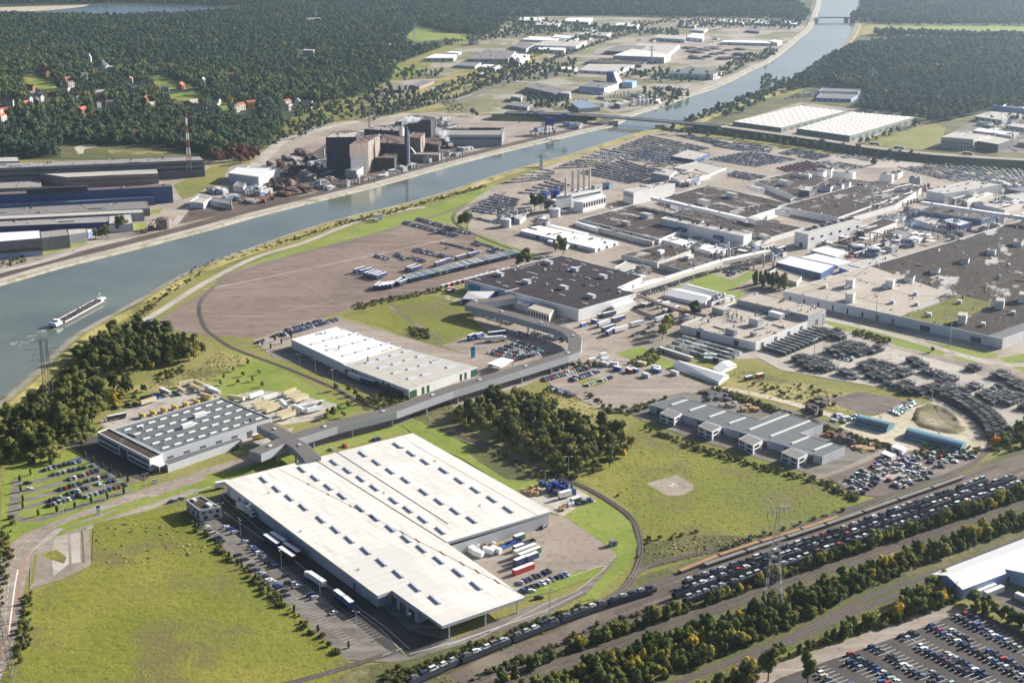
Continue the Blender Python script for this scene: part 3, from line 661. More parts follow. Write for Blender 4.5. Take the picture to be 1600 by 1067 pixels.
    def row(s, i, n, za, zb, w, mat='glass', name='window', a=0, b=1, out=.08):
        ln = (s.c[(i + 1) % len(s.c)] - s.c[i]).length * (b - a)
        for k in range(n):
            p, r = s.edge(i, a + (b - a) * (k + .5) / n, s.z0 + s.h * za, 0); m = MB()
            m.box(p, (ln / n * w, out * 2, s.h * (zb - za)), r); s.part(name, m, mat)
def bd(name, label, px, hp, wall='white_wall', roof='dark_roof', group=None, cat='building', band=(), win=(), door=(), boxes=(), vents=0, grid=None, h=None, seed=1, par=.5, vmats=None):
    b = Bld(name, label, cat, px, hp, wall, roof, group, h=h, par=par)
    for q in band: b.band(*q)
    for q in win: b.row(*q)
    for i, n in door: b.row(i, n, 0.02, min(.75, 4.2 / b.h), min(.6, 4 * n / (b.c[(i + 1) % len(b.c)] - b.c[i]).length), 'dark_wall', 'door')
    for q in boxes: b.box(*q)
    if vents: b.vents(vents, seed, **({'mats': vmats} if vmats else {}))
    if grid: b.grid(*grid)
    return b
def gable(name, label, px, hp, rise, wall, roof, group=None, cat='building', along_=0, h=None):
    "pitched roof: ridge runs parallel to edge along_ (0: first edge, 1: second)"
    b = Bld(name, label, cat, px, hp, None, None, group, h=h); c = b.c
    if along_: c = c[1:] + c[:1]
    up = Vector((0, 0, rise)); r0 = (c[0] + c[3]) / 2 + up; r1 = (c[1] + c[2]) / 2 + up; dn = [Vector((p.x, p.y, b.z0 - .3)) for p in c]
    m = MB(); m.add(c + dn + [r0, r1], [[0, 1, 5, 4], [1, 9, 2, 6, 5], [2, 3, 7, 6], [3, 8, 0, 4, 7]]); b.part('wall', m, wall)
    o = (c[1] - c[0]).normalized() * .4; m = MB(); t = Vector((0, 0, .12))
    m.add([c[0] - o + t, c[1] + o + t, r1 + o + t, r0 - o + t, c[2] + o + t, c[3] - o + t], [[0, 1, 2, 3], [3, 2, 4, 5]])
    b.part('roof', m, roof); return b
def barrel(name, label, px, h, mat, group=None, n=12, doors=True):
    "arched shed: a half cylinder over the ground outline L,T,R,B (photo pixels on the ground); the vault runs along the second edge"
    q = W(px, level(*PX(px)[3])); a, b_, c, d = q; z0 = a.z; ctr = sum(q, Vector()) / 4; e = b_ - a; rz = math.atan2(e.y, e.x)
    root = tag(empty(name, ctr, rz), label, 'shed', group); inv = mat4(ctr, rz).inverted(); m = MB(); a, b_, c, d = b_, c, d, a
    rows = []
    for i in range(n + 1):
        t = PI * i / n; k = (1 - math.cos(t)) / 2; z = Vector((0, 0, h * math.sin(t) ** .8 if 0 < i < n else -.3))
        rows.append((a + (d - a) * k + z, b_ + (c - b_) * k + z))
    m.add([p for r in rows for p in r], [[2 * i, 2 * i + 1, 2 * i + 3, 2 * i + 2] for i in range(n)])
    m.build('vault', mat, root, inv, True)
    for k in (0, 1):
        m = MB(); m.face([r[k] for r in rows][::1 if k else -1]); m.build('end_wall', mat, root, inv)
    return root, inv, q
def windows_house(name, label, px, hp, wall='plaster', roof='tile_roof', rise=3, al=0, group=None):
    b = gable(name, label, px, hp, rise, wall, roof, group, 'house', al)
    for i in (2, 3): b.row(i, 3, .25, .6, .4)
    return b
# ---- the white warehouse
b = Bld('warehouse', 'huge white-roofed warehouse with long rows of skylights, nearest the bottom', 'warehouse', '349.3,751.3 645,676.3 862.5,798.5 697.5,847 821,932.5 691,977.5 612.5,922 590,930.5 485,852.5', None, None, None, h=7.4, z0=.15)
m = MB(); P = ccw(b.c); m.prism(P, b.top - 1.5, b.top, cap=False, bottom=True); b.part('fascia', m, 'pale_grey_wall')
m = MB(); m.face([(p[0], p[1], b.top - .02) for p in P]); b.part('roof', m, 'white_roof'); b.roof_z = b.top
q = W('354,752 484,849 589,925 607,918 652,949 777,905 698,850 858,800 645,678.5', b.top); m = MB(); m.prism(ccw(q), .0, b.top - 1.45, cap=False); b.part('wall', m, 'pale_grey_wall')
for i in range(16):
    a, c = q[0], q[2]; p = a + (c - a) * ((i + .7) / 17); m = MB(); m.box((p.x, p.y, .16), (3.4, .3, 3.6), math.atan2(c.y - a.y, c.x - a.x)); b.part('dock_door', m, 'dark_wall' if i % 3 else 'white_wall')
for i in range(3):
    a, c = q[3], q[4]; p = a + (c - a) * ((i + .6) / 3.2); m = MB(); m.box((p.x, p.y, .16), (4.5, .4, 4.6), math.atan2(c.y - a.y, c.x - a.x)); b.part('dock_door', m, 'dark_wall')
for x, y in PX('702,996 758.5,977 808,957'):
    p = G(x, y, .15); m = MB(); m.box((p.x, p.y, .1), (.6, .6, b.top - 1.55), b.rz); b.part('column', m, 'white_wall')
def line_px(a, c, ts): return [(a[0] + (c[0] - a[0]) * t, a[1] + (c[1] - a[1]) * t) for t in ts]
ax = Vector((P[0][0], P[0][1], 0)); dr = (G(697.5, 847, b.top) - G(526, 706, b.top)).normalized(); rot = math.atan2(dr.y, dr.x) - b.rz
rows = ['413,749.5 433,764 453,777.5 475,792.5 502,811.5 525,827.5 547,843 572.5,860.5 597,878.5 623,896.5 649,917.5 680,937', '472.5,733.5 493,747 514,761 535.5,775 563.5,794 586.5,809 611,825.5 635.5,842 659.5,857.5 686.5,875 716.5,894.5 745,915',
        '523,722.5 543.5,735 564.5,748 586,762 616,782 638.5,796 661.5,811.5 689,829', '567.5,709.5 589,722.5 610.5,736 634.5,750 663,768.5 687,783.5 711,800 737,812.5 ', '621.5,696 643,708.5 665,721.5 689,735.5 713,747.5 741,763 767,780.5 794,795', ]
rows[3] = '567.5,709.5 589,722.5 610.5,736 634.5,750 663,768.5 687,783.5 712,798.5 738,812'
rows[4] = '621.5,696 643,708.5 665,721.5 694,735 718.5,751 743.5,765.5 769.5,780 795,796'
for s in rows: b.lights(s, 9.2, 1.8, rot, 'skylight', .75)
for s, w, mt, nm in (('487.5,715 697.5,847', .7, 'seam', 'roof_gutter'), ('526,706 700,818', .7, 'seam', 'roof_gutter'), ('435,732 823,932', .25, 'seam', 'roof_joint'), ('640,690.5 842,806', .2, 'seam', 'roof_joint')):
    p = W(s, b.top + .03); m = MB(); m.ribbon(p, w); b.part(nm, m, mt)
for t in (.12, .2, .29, .37, .5, .56, .66, .74, .8, .88):
    p = G(435 + 388 * t, 732 + 200 * t, b.top + .06); m = MB(); m.box((p.x, p.y, b.top - .1), (5 if t > .3 else 3, .8, .17), b.rz + rot); b.part('rust_patch', m, 'rust')
for x, y in PX('600,770 470,830 560,890 640,960 630,700 680,720 750,790 420,770'):
    p = G(x, y, b.top); m = MB(); m.box((p.x, p.y, b.top - .1), (.8, .8, .7), b.rz); b.part('roof_vent', m, 'steel')
# ---- gatehouse in the shadow
b = bd('office', 'small two-storey gatehouse in the shadow of the white warehouse', '290.5,780.5 314,774 345,791.5 312,797', 18, 'pale_grey_wall', 'brown_roof', win=((3, 4, .58, .8, .45), (3, 3, .15, .4, .45), (2, 3, .58, .8, .5), (2, 2, .12, .4, .4)), boxes=(('roof_box', 304, 782, 3, 1.4, 1, 'white_wall'), ('roof_box', 327, 790, 4, 2, 1.3, 'white_wall')))
# ---- grey hall with the yellow trailers
b = bd('factory_hall', 'grey-roofed hall with five rows of short skylights beside the lorry yards', '175,670 345,620 425,653.7 252.5,707.5', None, 'pale_grey_wall', 'grey_roof', h=7.6, door=((2, 7),))
b.grid(9, 5, .085, .93, .12, .88, 4.6, 1.5, 0, 'pale_skylight', .6); b.box('plant_room', 312, 650.5, 8, 2.6, 2.4); b.box('plant_room', 293, 667, 8, 2.6, 2.4); b.vents(6, 4)
q = W('151.5,674.5 170,668 253.5,709.5 233.5,716.5', b.top); m = MB(); Q = ccw(q); m.prism(Q, 0, b.top - .05, cap=False)
I = inset(Q, .5); k = 4; m.add([(p[0], p[1], b.top - .05) for p in Q] + [(p[0], p[1], b.top - .05) for p in I] + [(p[0], p[1], b.top - .9) for p in I], [[i, (i + 1) % k, k + (i + 1) % k, k + i] for i in range(k)] + [[k + i, k + (i + 1) % k, 2 * k + (i + 1) % k, 2 * k + i] for i in range(k)])
b.part('office_wing', m, 'white_wall'); m = MB(); m.face([(p[0], p[1], b.top - .7) for p in I]); b.part('wing_roof', m, 'brown_roof')
d = q[3] - q[0]; r = math.atan2(d.y, d.x)
for t0, t1 in ((.04, .42), (.6, .97)):
    for z in (1.2, 4.3):
        p = q[0] + d * ((t0 + t1) / 2); m = MB(); m.box((p.x, p.y, z), (d.length * (t1 - t0), .3, 1.3), r); b.part('window_band', m, 'glass')
p = q[0] + d * .51; m = MB(); m.box((p.x, p.y, 0.02), (d.length * .13, .4, 5.5), r); b.part('entrance', m, 'dark_wall')
q = W('256,719 371,683.5 378,687 262,727', 4.2); m = MB(); m.prism(ccw(q), 0, 4.2); b.part('annex', m, 'pale_grey_wall')
m = MB(); m.face([(p[0], p[1], 4.26) for p in inset(ccw(q), .5)]); b.part('annex_roof', m, 'grey_roof')
q = W('236,724 251,718 264,722.5 249,729', 4.0); m = MB(); m.prism(ccw(q), 3.7, 4.0, bottom=True)
for p in q: m.box((p.x, p.y, 0), (.3, .3, 3.7), b.rz)
b.part('canopy', m, 'white_wall')
# ---- white and grey hall
b = bd('factory_hall', 'hall with a white half and a grey half below the rough yellow field', '455,530 527.5,510 626.5,541.5 537,568.5', None, 'white_wall', 'bright_roof', h=6.6, par=.3)
b.lights('492.5,537 512.5,531.5 532.5,526.5 552.5,521.5 517,546 537,540.5 557.5,535.5 577,530 542,555 562,549.5 582.5,543.5 602,538', 7, 3, 1.57, 'skylight', .6)
q = W('537,570 626.5,542.5 746,572.5 639,609', b.top - .6); Q = ccw(q); m = MB(); m.prism(Q, 0, b.top - .6, cap=False); b.part('wall', m, 'white_wall')
m = MB(); m.face([(p[0], p[1], b.top - .7) for p in Q]); b.part('roof', m, 'pale_roof'); b.roof_z = b.top - .7
b.lights('597,560 616,554.5 635.5,549 578,566 619.5,568 638,562 657.5,556.5 598,573.5 642.5,576 661,570.5 680,565 620,582 665,584.5 704,573 643.5,590.5 681,564', 7, 3, 1.57, 'skylight', .6)
d = q[3] - q[0]; r = math.atan2(d.y, d.x)
for t in (.14, .2, .62, .7):
    p = q[0] + d * t; m = MB(); m.box((p.x, p.y, .3), (1.8, .3, 5.2), r); b.part('door', m, 'dark_green')
p = q[0] + d * .47; m = MB(); m.box((p.x, p.y, .1), (d.length * .9, .5, 3.6), r); b.part('loading_bay', m, 'dark_wall')
e = q[2] - q[3]; r2 = math.atan2(e.y, e.x)
for t in (.06, .2, .27, .75, .82, .95):
    p = q[3] + e * t; m = MB(); m.box((p.x, p.y, .2), (6 if t in (.06, .95) else 2, .3, 4.6), r2); b.part('door', m, 'dark_green')
b.vents(8, 9)
m = MB(); p = G(575, 566, b.roof_z); m.tube((p.x, p.y, b.roof_z), (p.x, p.y, b.roof_z + 4), .5, None, 8); b.part('flue', m, 'dark_steel')
# ---- the dark press hall
b = bd('factory_hall', 'vast dark-roofed hall with seven white roof boxes above the glazed gallery', '726,436 876,399 1004,432 965,449.5 994,458 904,484', None, 'white_wall', 'dark_roof', h=9, par=.4)
for x, y in PX('781,431 857.5,412.5 897.5,423 823,442.5 881,451.5 942,434.5 923.5,465'): b.box('roof_box', x, y, 7, 3.4, 2.6, 'white_wall', 'pale_steel')
b.lights('747,436 763,425 778,441 790,447 812,419 827,426 836,434 848,401 882,414 874,437 894,438 918,435 925,447 953,425 972,448 930,422 911,413 878,461 914,474 888,407 900,396 810,441 775,417 835,428', 6, 1.5, 0, 'cream_wall', .4)
b.vents(24, 5)
p, r = b.edge(5, .9, 0, 1.2); m = MB(); m.box((p.x, p.y, 0), (11, 2, 6.5), r); b.part('glazed_arch', m, 'teal')
q = W('825,481 838,474 867,482 858,492', 6.5); m = MB(); m.prism(ccw(q), 0, 6.5, cap=False); b.part('office', m, 'cream_wall'); m = MB(); m.face([(p.x, p.y, 6.3) for p in ccw(q)]); b.part('office_roof', m, 'beige_roof')
d = q[3] - q[0]; r = math.atan2(d.y, d.x)
for i in range(8): p = q[0] + d * ((i + .5) / 8); m = MB(); m.box((p.x, p.y, 1.5), (1.6, .3, 3.6), r); b.part('window', m, 'glass')
q = W('803,472 815,465 833,470 825,478', 5); m = MB(); m.prism(ccw(q), 0, 5); b.part('annex', m, 'pale_grey_wall')
q = W('905,487 931,480 935,483 908,491', 5); m = MB(); m.prism(ccw(q), 0, 5); b.part('annex', m, 'white_wall')
q = W('955,476 987,467 992,471 960,481', 6); m = MB(); m.prism(ccw(q), 0, 6); b.part('annex', m, 'white_wall')
def canopy(name, label, px, h, mat, under='dark_wall', cat='canopy'):
    b = Bld(name, label, cat, px, None, None, None, h=h); m = MB(); m.prism(ccw(b.c), b.top - .5, b.top, bottom=True); b.part('roof', m, mat); b.roof_z = b.top
    m = MB()
    for p in b.c:
        i = p + (sum(b.c, Vector()) / len(b.c) - p) * .1; m = MB(); m.box((i.x, i.y, b.z0), (.4, .4, h - .5), b.rz); b.part('post', m, 'steel')
    return b
b = gable('marquee', 'white peaked marquee with a dark blue end beside the dark hall', '723,467 741,457 788,455 758,469', None, 3.5, 'navy_wall', 'bright_roof', None, 'marquee', 1, h=4)
canopy('canopy', 'white flat canopy in the car park before the grey hall', '762,567 784,558 803,562 783,574', 5, 'bright_roof')
solid('gallery_roof', (.15, .135, .125), .9, .1, .1)
# ------------------------------------------------------------------ enclosed conveyor galleries on columns
def gallery(name, label, paths, z, w, h, wall, roof, group=None, step=28, cw=.9):
    first = G(*PX(paths[0])[0], z); root = tag(empty(name, (first.x, first.y, 0)), label, 'gallery', group); inv = mat4((first.x, first.y, 0), 0).inverted()
    for k, s in enumerate(paths):
        dz = .05 * k; p = W(s, z + dz); m = MB(); m.beam(p, w, h - 2 * dz); m.build('wall', wall, root, inv)
        m = MB(); m.ribbon([q + Vector((0, 0, .06)) for q in p], w - .5); m.build('roof', roof, root, inv)
        for q, a in along(p, step, step * .5):
            m = MB()
            for sd in (-1, 1): m.box((q.x - math.sin(a) * sd * w * .36, q.y + math.cos(a) * sd * w * .36, -.2), (cw, cw, z - h + .3), a)
            m.box((q.x, q.y, z - h - .5), (cw * .8, w * .8, .6), a); m.build('column', 'steel', root, inv)
        for q, a in along(p, 41, 12): m = MB(); m.box((q.x, q.y, z + dz), (2.4, 1.6, .7), a); m.build('roof_vent', 'pale_steel', root, inv)
    return root
gallery('gallery', 'long grey elevated gallery zigzagging between the halls', ['398,707 440,689 456,683 520,662.5 612,640 700,608.5 800,578.5 880,554 897,548 899,528 888,518 870,511 800,491 734,474.5 745,470 770,468 803,462.5', '412,662 430,671 456,684', '452,686 470,697 489,716'], 9.5, 9.5, 4.6, 'grey_wall', 'gallery_roof')
gallery('gallery', 'white roofed straight gallery running up from the dark hall to the car works', ['975,454 1000,447 1125,407.5 1200,391.5', ], 9, 6.5, 3.2, 'cream_wall', 'bright_roof', step=20)
gallery('gallery', 'thin white pipe bridge beside the straight white gallery', ['990,446 1025,436 1036,436'], 8, 4, 2.4, 'white_wall', 'white_sheet', step=20)
gallery('gallery', 'white roofed gallery crossing the dark roofs of the car works', ['1020,308 1078,321 1140,335 1165,341'], 15, 6, 3, 'white_wall', 'bright_roof', step=30)
gallery('gallery', 'long white gallery reaching right across the laboratory block', ['1440,315 1500,324 1560,333 1660,346'], 15, 6, 3, 'white_wall', 'bright_roof', step=30)
gallery('gallery', 'brown pipe rack beside the container yard', ['985,455 1035,475 1060,483 1105,492'], 7, 3.5, 1.6, 'rust_wall', 'rust_roof', step=18, cw=.5)
# ---- the road bridge over the canal
def bridge(name, label, s, z, w, piers, rail=True):
    p = smooth_line(W(s, z), 4); root = tag(empty(name, (p[0].x, p[0].y, 0)), label, 'bridge'); inv = mat4((p[0].x, p[0].y, 0), 0).inverted()
    m = MB(); m.beam(p, w, 1.6); m.build('deck', 'concrete', root, inv)
    m = MB(); m.ribbon([q + Vector((0, 0, .03)) for q in p], w - 2); m.build('carriageway', 'asphalt', root, inv)
    for sd in (-1, 1):
        m = MB(); m.beam([q + Vector((0, 0, 1.1)) for q in offset_line(p, sd * (w / 2 - .25))], .3, 1.1); m.build('parapet', 'pale_steel', root, inv)
    for x, y, a in piers:
        q = G(x, y, 0); m = MB(); m.box((q.x, q.y, -1), (3.5, w * .85, z - .7), a); m.build('pier', 'concrete', root, inv)
    return root, p
r, dk = bridge('road_bridge', 'long low road bridge crossing the canal', '790,176 850,177.5 912,180 975,184.5 1075,192.5 1130,197', 9, 15, ((958, 197, -1.3), (1031, 203, -1.3), (905, 189, -1.3), (1075, 206, -1.3)))
bridge('road_bridge', 'far bridge across the top of the canal', '1262,29.5 1285,28 1325,28 1345,29', 9, 13, ((1275, 34, -1.5), (1322, 33, -1.5)))
emb = smooth_line(W('1075,192.5 1130,197 1200,206 1280,217 1360,229 1440,238 1520,244 1620,250 1800,262', 9), 4)
for nm, ln, z in (('embankment', emb, 1), ('embankment', smooth_line(W('770,176 830,177 880,178.5 925,181', 9), 4), 1)):
    m = MB(); n = len(ln); R = [[Vector((p.x, p.y, zz)) for p in offset_line(ln, d)] for d, zz in ((24, -.3), (8.5, 8.2), (-8.5, 8.2), (-26, -.3))]
    m.add(sum(R, []), [[(r + 1) * n + i, (r + 1) * n + i + 1, r * n + i + 1, r * n + i] for r in range(3) for i in range(n - 1)]); structure('embankment', m, 'forest_floor', 'grassy embankment carrying the dual carriageway')  # slopes take the dark forest-floor colour to deepen their shade
    m = MB(); m.ribbon([Vector((p.x, p.y, 8.25)) for p in ln], 15); structure('road', m, 'pale_asphalt', 'dual carriageway on its embankment')
    m = MB(); m.ribbon([Vector((p.x, p.y, 8.27)) for p in ln], .8); structure('central_reserve', m, 'paint_line', 'pale central reserve of the dual carriageway')
# ------------------------------------------------------------------ car works on the right
W_ = 'white_wall'; FG = 'halls of the car works'
b = bd('factory_hall', 'long low white hall with a plain white roof beside the lorry park', '812,360.5 843,352 966,377 930,388.5', 6, W_, 'bright_roof', door=((3, 2), (2, 3)), vents=6, par=.2)
q = W('855,376 862,373.5 892,382 885,385.5', 2.6); m = MB(); m.prism(ccw(q), 0, 2.6); b.part('annex', m, 'white_wall')
bd('shed', 'narrow white roofed lean-to behind the long low white hall', '858,353 864,351 920,364 914,366', 4, W_, 'bright_roof', par=.1, cat='shed')
# power house
b = bd('power_house', 'white power house with four chimneys', '869,306.5 885,300.5 941,293.5 893,303', 25, W_, 'pale_roof', vents=6, band=((3, .82, .9, 'blue_wall', 'stripe'), (2, .7, .8, 'glass', 'window_band', .05, .95), (3, .1, .22, 'glass', 'window_band', .1, .9)))
q = W('897,315 941,302.5 947,307 911,316', 11); m = MB(); m.prism(ccw(q), 0, 11); b.part('boiler_annex', m, W_)
for i in range(9):
    p = q[3] + (q[2] - q[3]) * ((i + .5) / 9); m = MB(); m.box((p.x, p.y, 5), (2.4, .4, 4.6), math.atan2((q[2] - q[3]).y, (q[2] - q[3]).x)); b.part('window', m, 'glass')
for x, yt in ((884, 281), (894.5, 270), (903.5, 268.5), (912, 267), (921, 265.5)):
    yb = 306 if x < 890 else 299 - (x - 894) * .1; p = G(x, yb, b.roof_z); hh = hpx(yb - yt, yb); m = MB(); m.tube((p.x, p.y, b.roof_z - .2), (p.x, p.y, b.roof_z + hh), 1.35, 1.1, 10); m.tube((p.x, p.y, b.roof_z + hh), (p.x, p.y, b.roof_z + hh + .6), 1.3, 1.3, 10); b.part('chimney', m, 'cream_wall', smooth=False)
def tank(label, x, y, dpx, hp, mat, band=None, top='pale_steel', group=None, dome=.8):
    z0 = level(x, y); p = G(x, y, z0); r = dpx / 2 * H / ((y - YH) * CP); p.y += r * .9; h = hpx(hp, y)
    root = tag(empty('storage_tank', (p.x, p.y, z0)), label, 'tank', group); inv = mat4((p.x, p.y, z0), 0).inverted()
    m = MB(); m.tube((p.x, p.y, z0 - .2), (p.x, p.y, z0 + h), r, None, 20); m.build('shell', mat, root, inv)
    m = MB(); m.tube((p.x, p.y, z0 + h - .05), (p.x, p.y, z0 + h + dome), r * .98, r * .15, 20); m.build('roof', top, root, inv)
    if band: m = MB(); m.tube((p.x, p.y, z0 + h * .45), (p.x, p.y, z0 + h * .8), r + .06, None, 20, cap=False); m.build('band', band, root, inv)
    m = MB(); a = -2.2; m.box((p.x + math.cos(a) * (r + .25), p.y + math.sin(a) * (r + .25), z0), (.5, .3, h + 1), a); m.build('ladder', 'steel', root, inv)
tank('left of the two deep blue tanks by the power house', 849, 317, 14, 14, 'tank_blue', top='tank_blue'); tank('right of the two deep blue tanks by the power house', 868, 313, 14.5, 14, 'tank_blue', top='tank_blue')
tank('white round tank at the edge of the car compound', 790, 356, 17, 12, 'pale_grey_wall'); tank('white round tank nearer the long low white hall', 867, 340, 17, 12, 'pale_grey_wall')
for x, y, d, t in ((1342, 397, 20, 'leftmost'), (1367, 401, 20, 'second'), (1400, 389, 15, 'third'), (1421, 386, 12, 'smallest')):
    tank(t + ' blue and white banded tank in the row before the paint shop', x, y, d, 12, 'pale_grey_wall' if t != 'third' else 'blue_wall', 'blue_wall' if t != 'third' else 'pale_grey_wall')
bd('plant_room', 'low grey pump house between the round tanks', '803,340 815,333 822,336 812,343', 8, 'grey_wall', 'pale_roof')
# paint hall
bd('factory_hall', 'tall white hall with two blue stripes on its end wall', '974,296.5 1037,284 1055,286.5 990,301', 19, W_, 'pale_roof', FG, band=((3, .72, .8, 'blue_wall', 'stripe', 0, 1), (3, .58, .66, 'blue_wall', 'stripe', 0, 1)), vents=8)
bd('plant_room', 'grey plant block with a white end behind the striped hall', '1018,270 1045,263 1058,266 1046,275', 12, 'grey_wall', 'pale_roof', vents=3)
bd('factory_hall', 'pinkish roofed low hall behind the striped hall', '1046,275 1085,264 1110,272 1063,284', 7, W_, 'beige_roof', FG, vents=8)
bd('factory_hall', 'broad pale shed amid the car lots', '1048,244 1075,233 1110,240 1085,250', 5, 'blue_wall', 'pale_roof', FG, vents=2)
bd('factory_hall', 'white flat shed right of the blue-walled shed amid the car lots', '1052,262 1090,252 1135,262 1110,272', 3, W_, 'pale_roof', FG)
# dark roofed body works
bd('factory_hall', 'dark-roofed hall with a white roof house left of the tall white wall', '905,342 992,319 1100,345 1030,374', 9, W_, 'brown_roof', FG, vents=22, seed=3, boxes=(('roof_house', 1010, 340, 12, 7, 4, W_, 'pale_roof'), ('roof_house', 955, 327, 3, 3, 2.4, W_), ('roof_house', 1055, 338, 4, 3, 2, 'pale_steel'), ('roof_house', 978, 352, 9, 4, 3.6, 'cream_wall', 'pale_roof')))
bd('annex', 'white roofed extension at the left end of the dark-roofed hall', '899,347 912,341 951,350 935,358', 6, W_, 'bright_roof', cat='annex', par=.1)
bd('annex', 'long pale strip building along the dark-roofed hall', '932,355 950,350 1030,372 1020,378', 7, 'cream_wall', 'pale_roof', cat='annex', vents=8)
bd('factory_hall', 'wide dark roof behind the crossing white gallery', '1038,308 1105,289 1232,318 1140,342', 9, W_, 'brown_roof', FG, vents=30, seed=8, boxes=(('roof_house', 1100, 320, 13, 7, 5, W_, 'pale_roof'), ('roof_house', 1143, 309, 13, 6, 5, W_, 'pale_roof'), ('roof_house', 1182, 300, 18, 7, 5, W_, 'pale_roof'), ('roof_house', 1225, 289, 14, 6, 5, W_, 'pale_roof')))
bd('factory_hall', 'raised dark roof with a white parapet wall facing right', '1140,330 1190,318 1220,323 1166,341', 14, W_, 'brown_roof', FG, win=((3, 2, .55, .8, .4),), vents=10)
bd('factory_hall', 'lower dark court roof between the white walls', '1046,333 1085,322 1255,356 1180,378', 8, W_, 'brown_roof', FG, vents=26, seed=11, boxes=(('roof_house', 1058, 327, 14, 7, 5, W_, 'brown_roof'), ('roof_house', 1180, 350, 15, 8, 5, W_, 'pale_roof'), ('roof_house', 1222, 337, 14, 8, 5, W_, 'brown_roof'), ('roof_house', 1195, 372, 12, 4, 3, W_, 'pale_roof')))
b = bd('factory_hall', 'tall white hall with dark stacks along its roof edge', '1032.5,341 1042,338 1175,364.5 1162,369', 19, W_, 'pale_roof', FG, door=((3, 2),))
for t in (.2, .35, .4, .52, .68, .78): b.box('stack', *[(1037 + 133 * t), 339.5 + 27 * t], 2.2, 2.2, 3.2, 'dark_steel')
for t in (.28, .72): p, r = b.edge(3, 1 - t, b.z0 + 4, 1.5); m = MB(); m.box(p, (11, 3, 3), r); b.part('oriel', m, 'blue_wall')
bd('annex', 'long white roofed lean-to under the tall white hall', '1030,373 1046,368 1092,380 1076,386', 6, W_, 'bright_roof', cat='annex', par=.1, vents=3); bd('annex', 'shorter white roofed lean-to under the tall white hall', '1085,386 1100,380 1137,389 1122,397', 6, W_, 'bright_roof', cat='annex', par=.1, vents=2)
bd('annex', 'small blue-shadowed loading house between the lean-tos', '1075,372 1085,368 1102,372 1090,377', 5, W_, 'grey_roof', cat='annex')
bd('factory_hall', 'square brown-roofed hall left of the straight white gallery', '971,397 1035,382 1080,391 1027,410', 10, 'cream_wall', 'brown_roof', FG, vents=6, boxes=(('roof_box', 1032, 396, 7, 4, 3, W_),))
bd('factory_hall', 'brown-roofed hall with white streaked patches beside the straight white gallery', '1030,412 1085,396 1127,407.5 1075,424', 9, 'grey_wall', 'patchy_roof', FG, vents=6, boxes=(('roof_box', 1077, 404, 8, 4, 3, W_),))
bd('link_building', 'low pale link building with a sloping end by the square brown roof', '960,418 985,404 1010,408 1003,414 975,424', 5, W_, 'pale_roof', door=((3, 3),))
b = bd('factory_hall', 'tall white hall carrying rows of black fans on its roof', '1242,361.5 1330,340 1347,344.5 1263,366.5', 22, W_, 'pale_roof', FG, door=((3, 1),))
for i in range(14): b.box('roof_fan', 1262 + i * 5.2, 359 - i * 1.35 + (i % 2) * 1.5, 4.5, 2.4, 2.2, 'dark_steel' if i % 3 else 'steel')
b.row(2, 6, .55, .7, .3)
bd('factory_hall', 'dark roof with a sawtooth white edge right of the fan hall', '1220,322 1335,290 1405,306 1310,340', 10, W_, 'brown_roof', FG, vents=30, seed=14)
bd('factory_hall', 'small brown-roofed block behind the fan hall', '1345,354 1378,341 1402,347 1352,366', 10, W_, 'brown_roof', FG)
r = random.Random(5)
for i, (x, y, a, c, hh, m1, lb) in enumerate([(1254, 284, 22, 12, 7, W_, 'leftmost white roof-top plant block on the far dark roofs'), (1275, 279, 26, 14, 8, W_, 'white plant block beside the dark red car rows'), (1318, 281, 30, 12, 8, W_, 'long white plant block near the single fir'), (1290, 274, 20, 10, 6, W_, 'small white plant block by the back fence'),
        (1262, 310, 30, 14, 10, 'dark_wall', 'black louvred cooling block on the dark roofs'), (1290, 305, 16, 10, 9, W_, 'white cooling tower right of the black block'), (1310, 303, 12, 9, 9, W_, 'second white cooling tower right of the black block'), (1322, 300, 10, 8, 11, W_, 'third white cooling tower right of the black block'),
        (1385, 284, 18, 10, 7, W_, 'white block left of the silver tanks'), (1400, 277, 24, 12, 7, W_, 'flat white block below the pale lot'), (1430, 287, 16, 9, 9, 'steel', 'grey machinery block beside the big white hall'), (1345, 297, 14, 10, 6, W_, 'low white block amid the pipework'), (1372, 312, 16, 8, 7, W_, 'white block at the corner of the dark roof'), (1412, 306, 20, 10, 8, W_, 'white block before the big white hall'), (1388, 322, 18, 9, 6, W_, 'white stepped block above the works road'), (1360, 330, 24, 9, 6, W_, 'long white stepped block above the works road')]):
    z0 = level(x, y); p = G(x, y, z0); root = tag(empty('plant_block', (p.x, p.y, z0), -.55), lb, 'plant block'); inv = mat4((p.x, p.y, z0), -.55).inverted(); base = 5 if i < 9 else 2; hh *= .55; a *= .8; c *= .8
    m = MB(); m.box((p.x, p.y, z0 - .2), (a, c, base + hh), -.55 + (PI / 2 if i % 5 == 4 else 0)); m.build('wall', m1, root, inv); m = MB(); m.box((p.x, p.y, z0 + base + hh - .2), (a - 1, c - 1, .3), -.55 + (PI / 2 if i % 5 == 4 else 0)); m.build('roof', 'brown_roof' if i % 2 else 'pale_roof', root, inv)
    for k in range(3): m = MB(); m.box((p.x + r.uniform(-a, a) * .35, p.y + r.uniform(-c, c) * .3, z0 + base + hh), (2.5, 2, 1.6), -.55); m.build('roof_fan', r.choice(['steel', 'dark_steel', 'pale_steel']), root, inv)
bd('factory_hall', 'low dark roof full of pipework in front of the far fence', '1235,312 1300,276 1440,294 1400,320 1330,340', 8, W_, 'patchy_roof', FG, vents=60, seed=21, vmats=('pale_steel', 'steel', 'dark_steel', 'white_wall', 'steel'))
bd('factory_hall', 'dark roofed strip hall along the far fence', '1180,283 1240,268 1330,284 1240,306', 8, W_, 'brown_roof', FG, vents=30, seed=22)
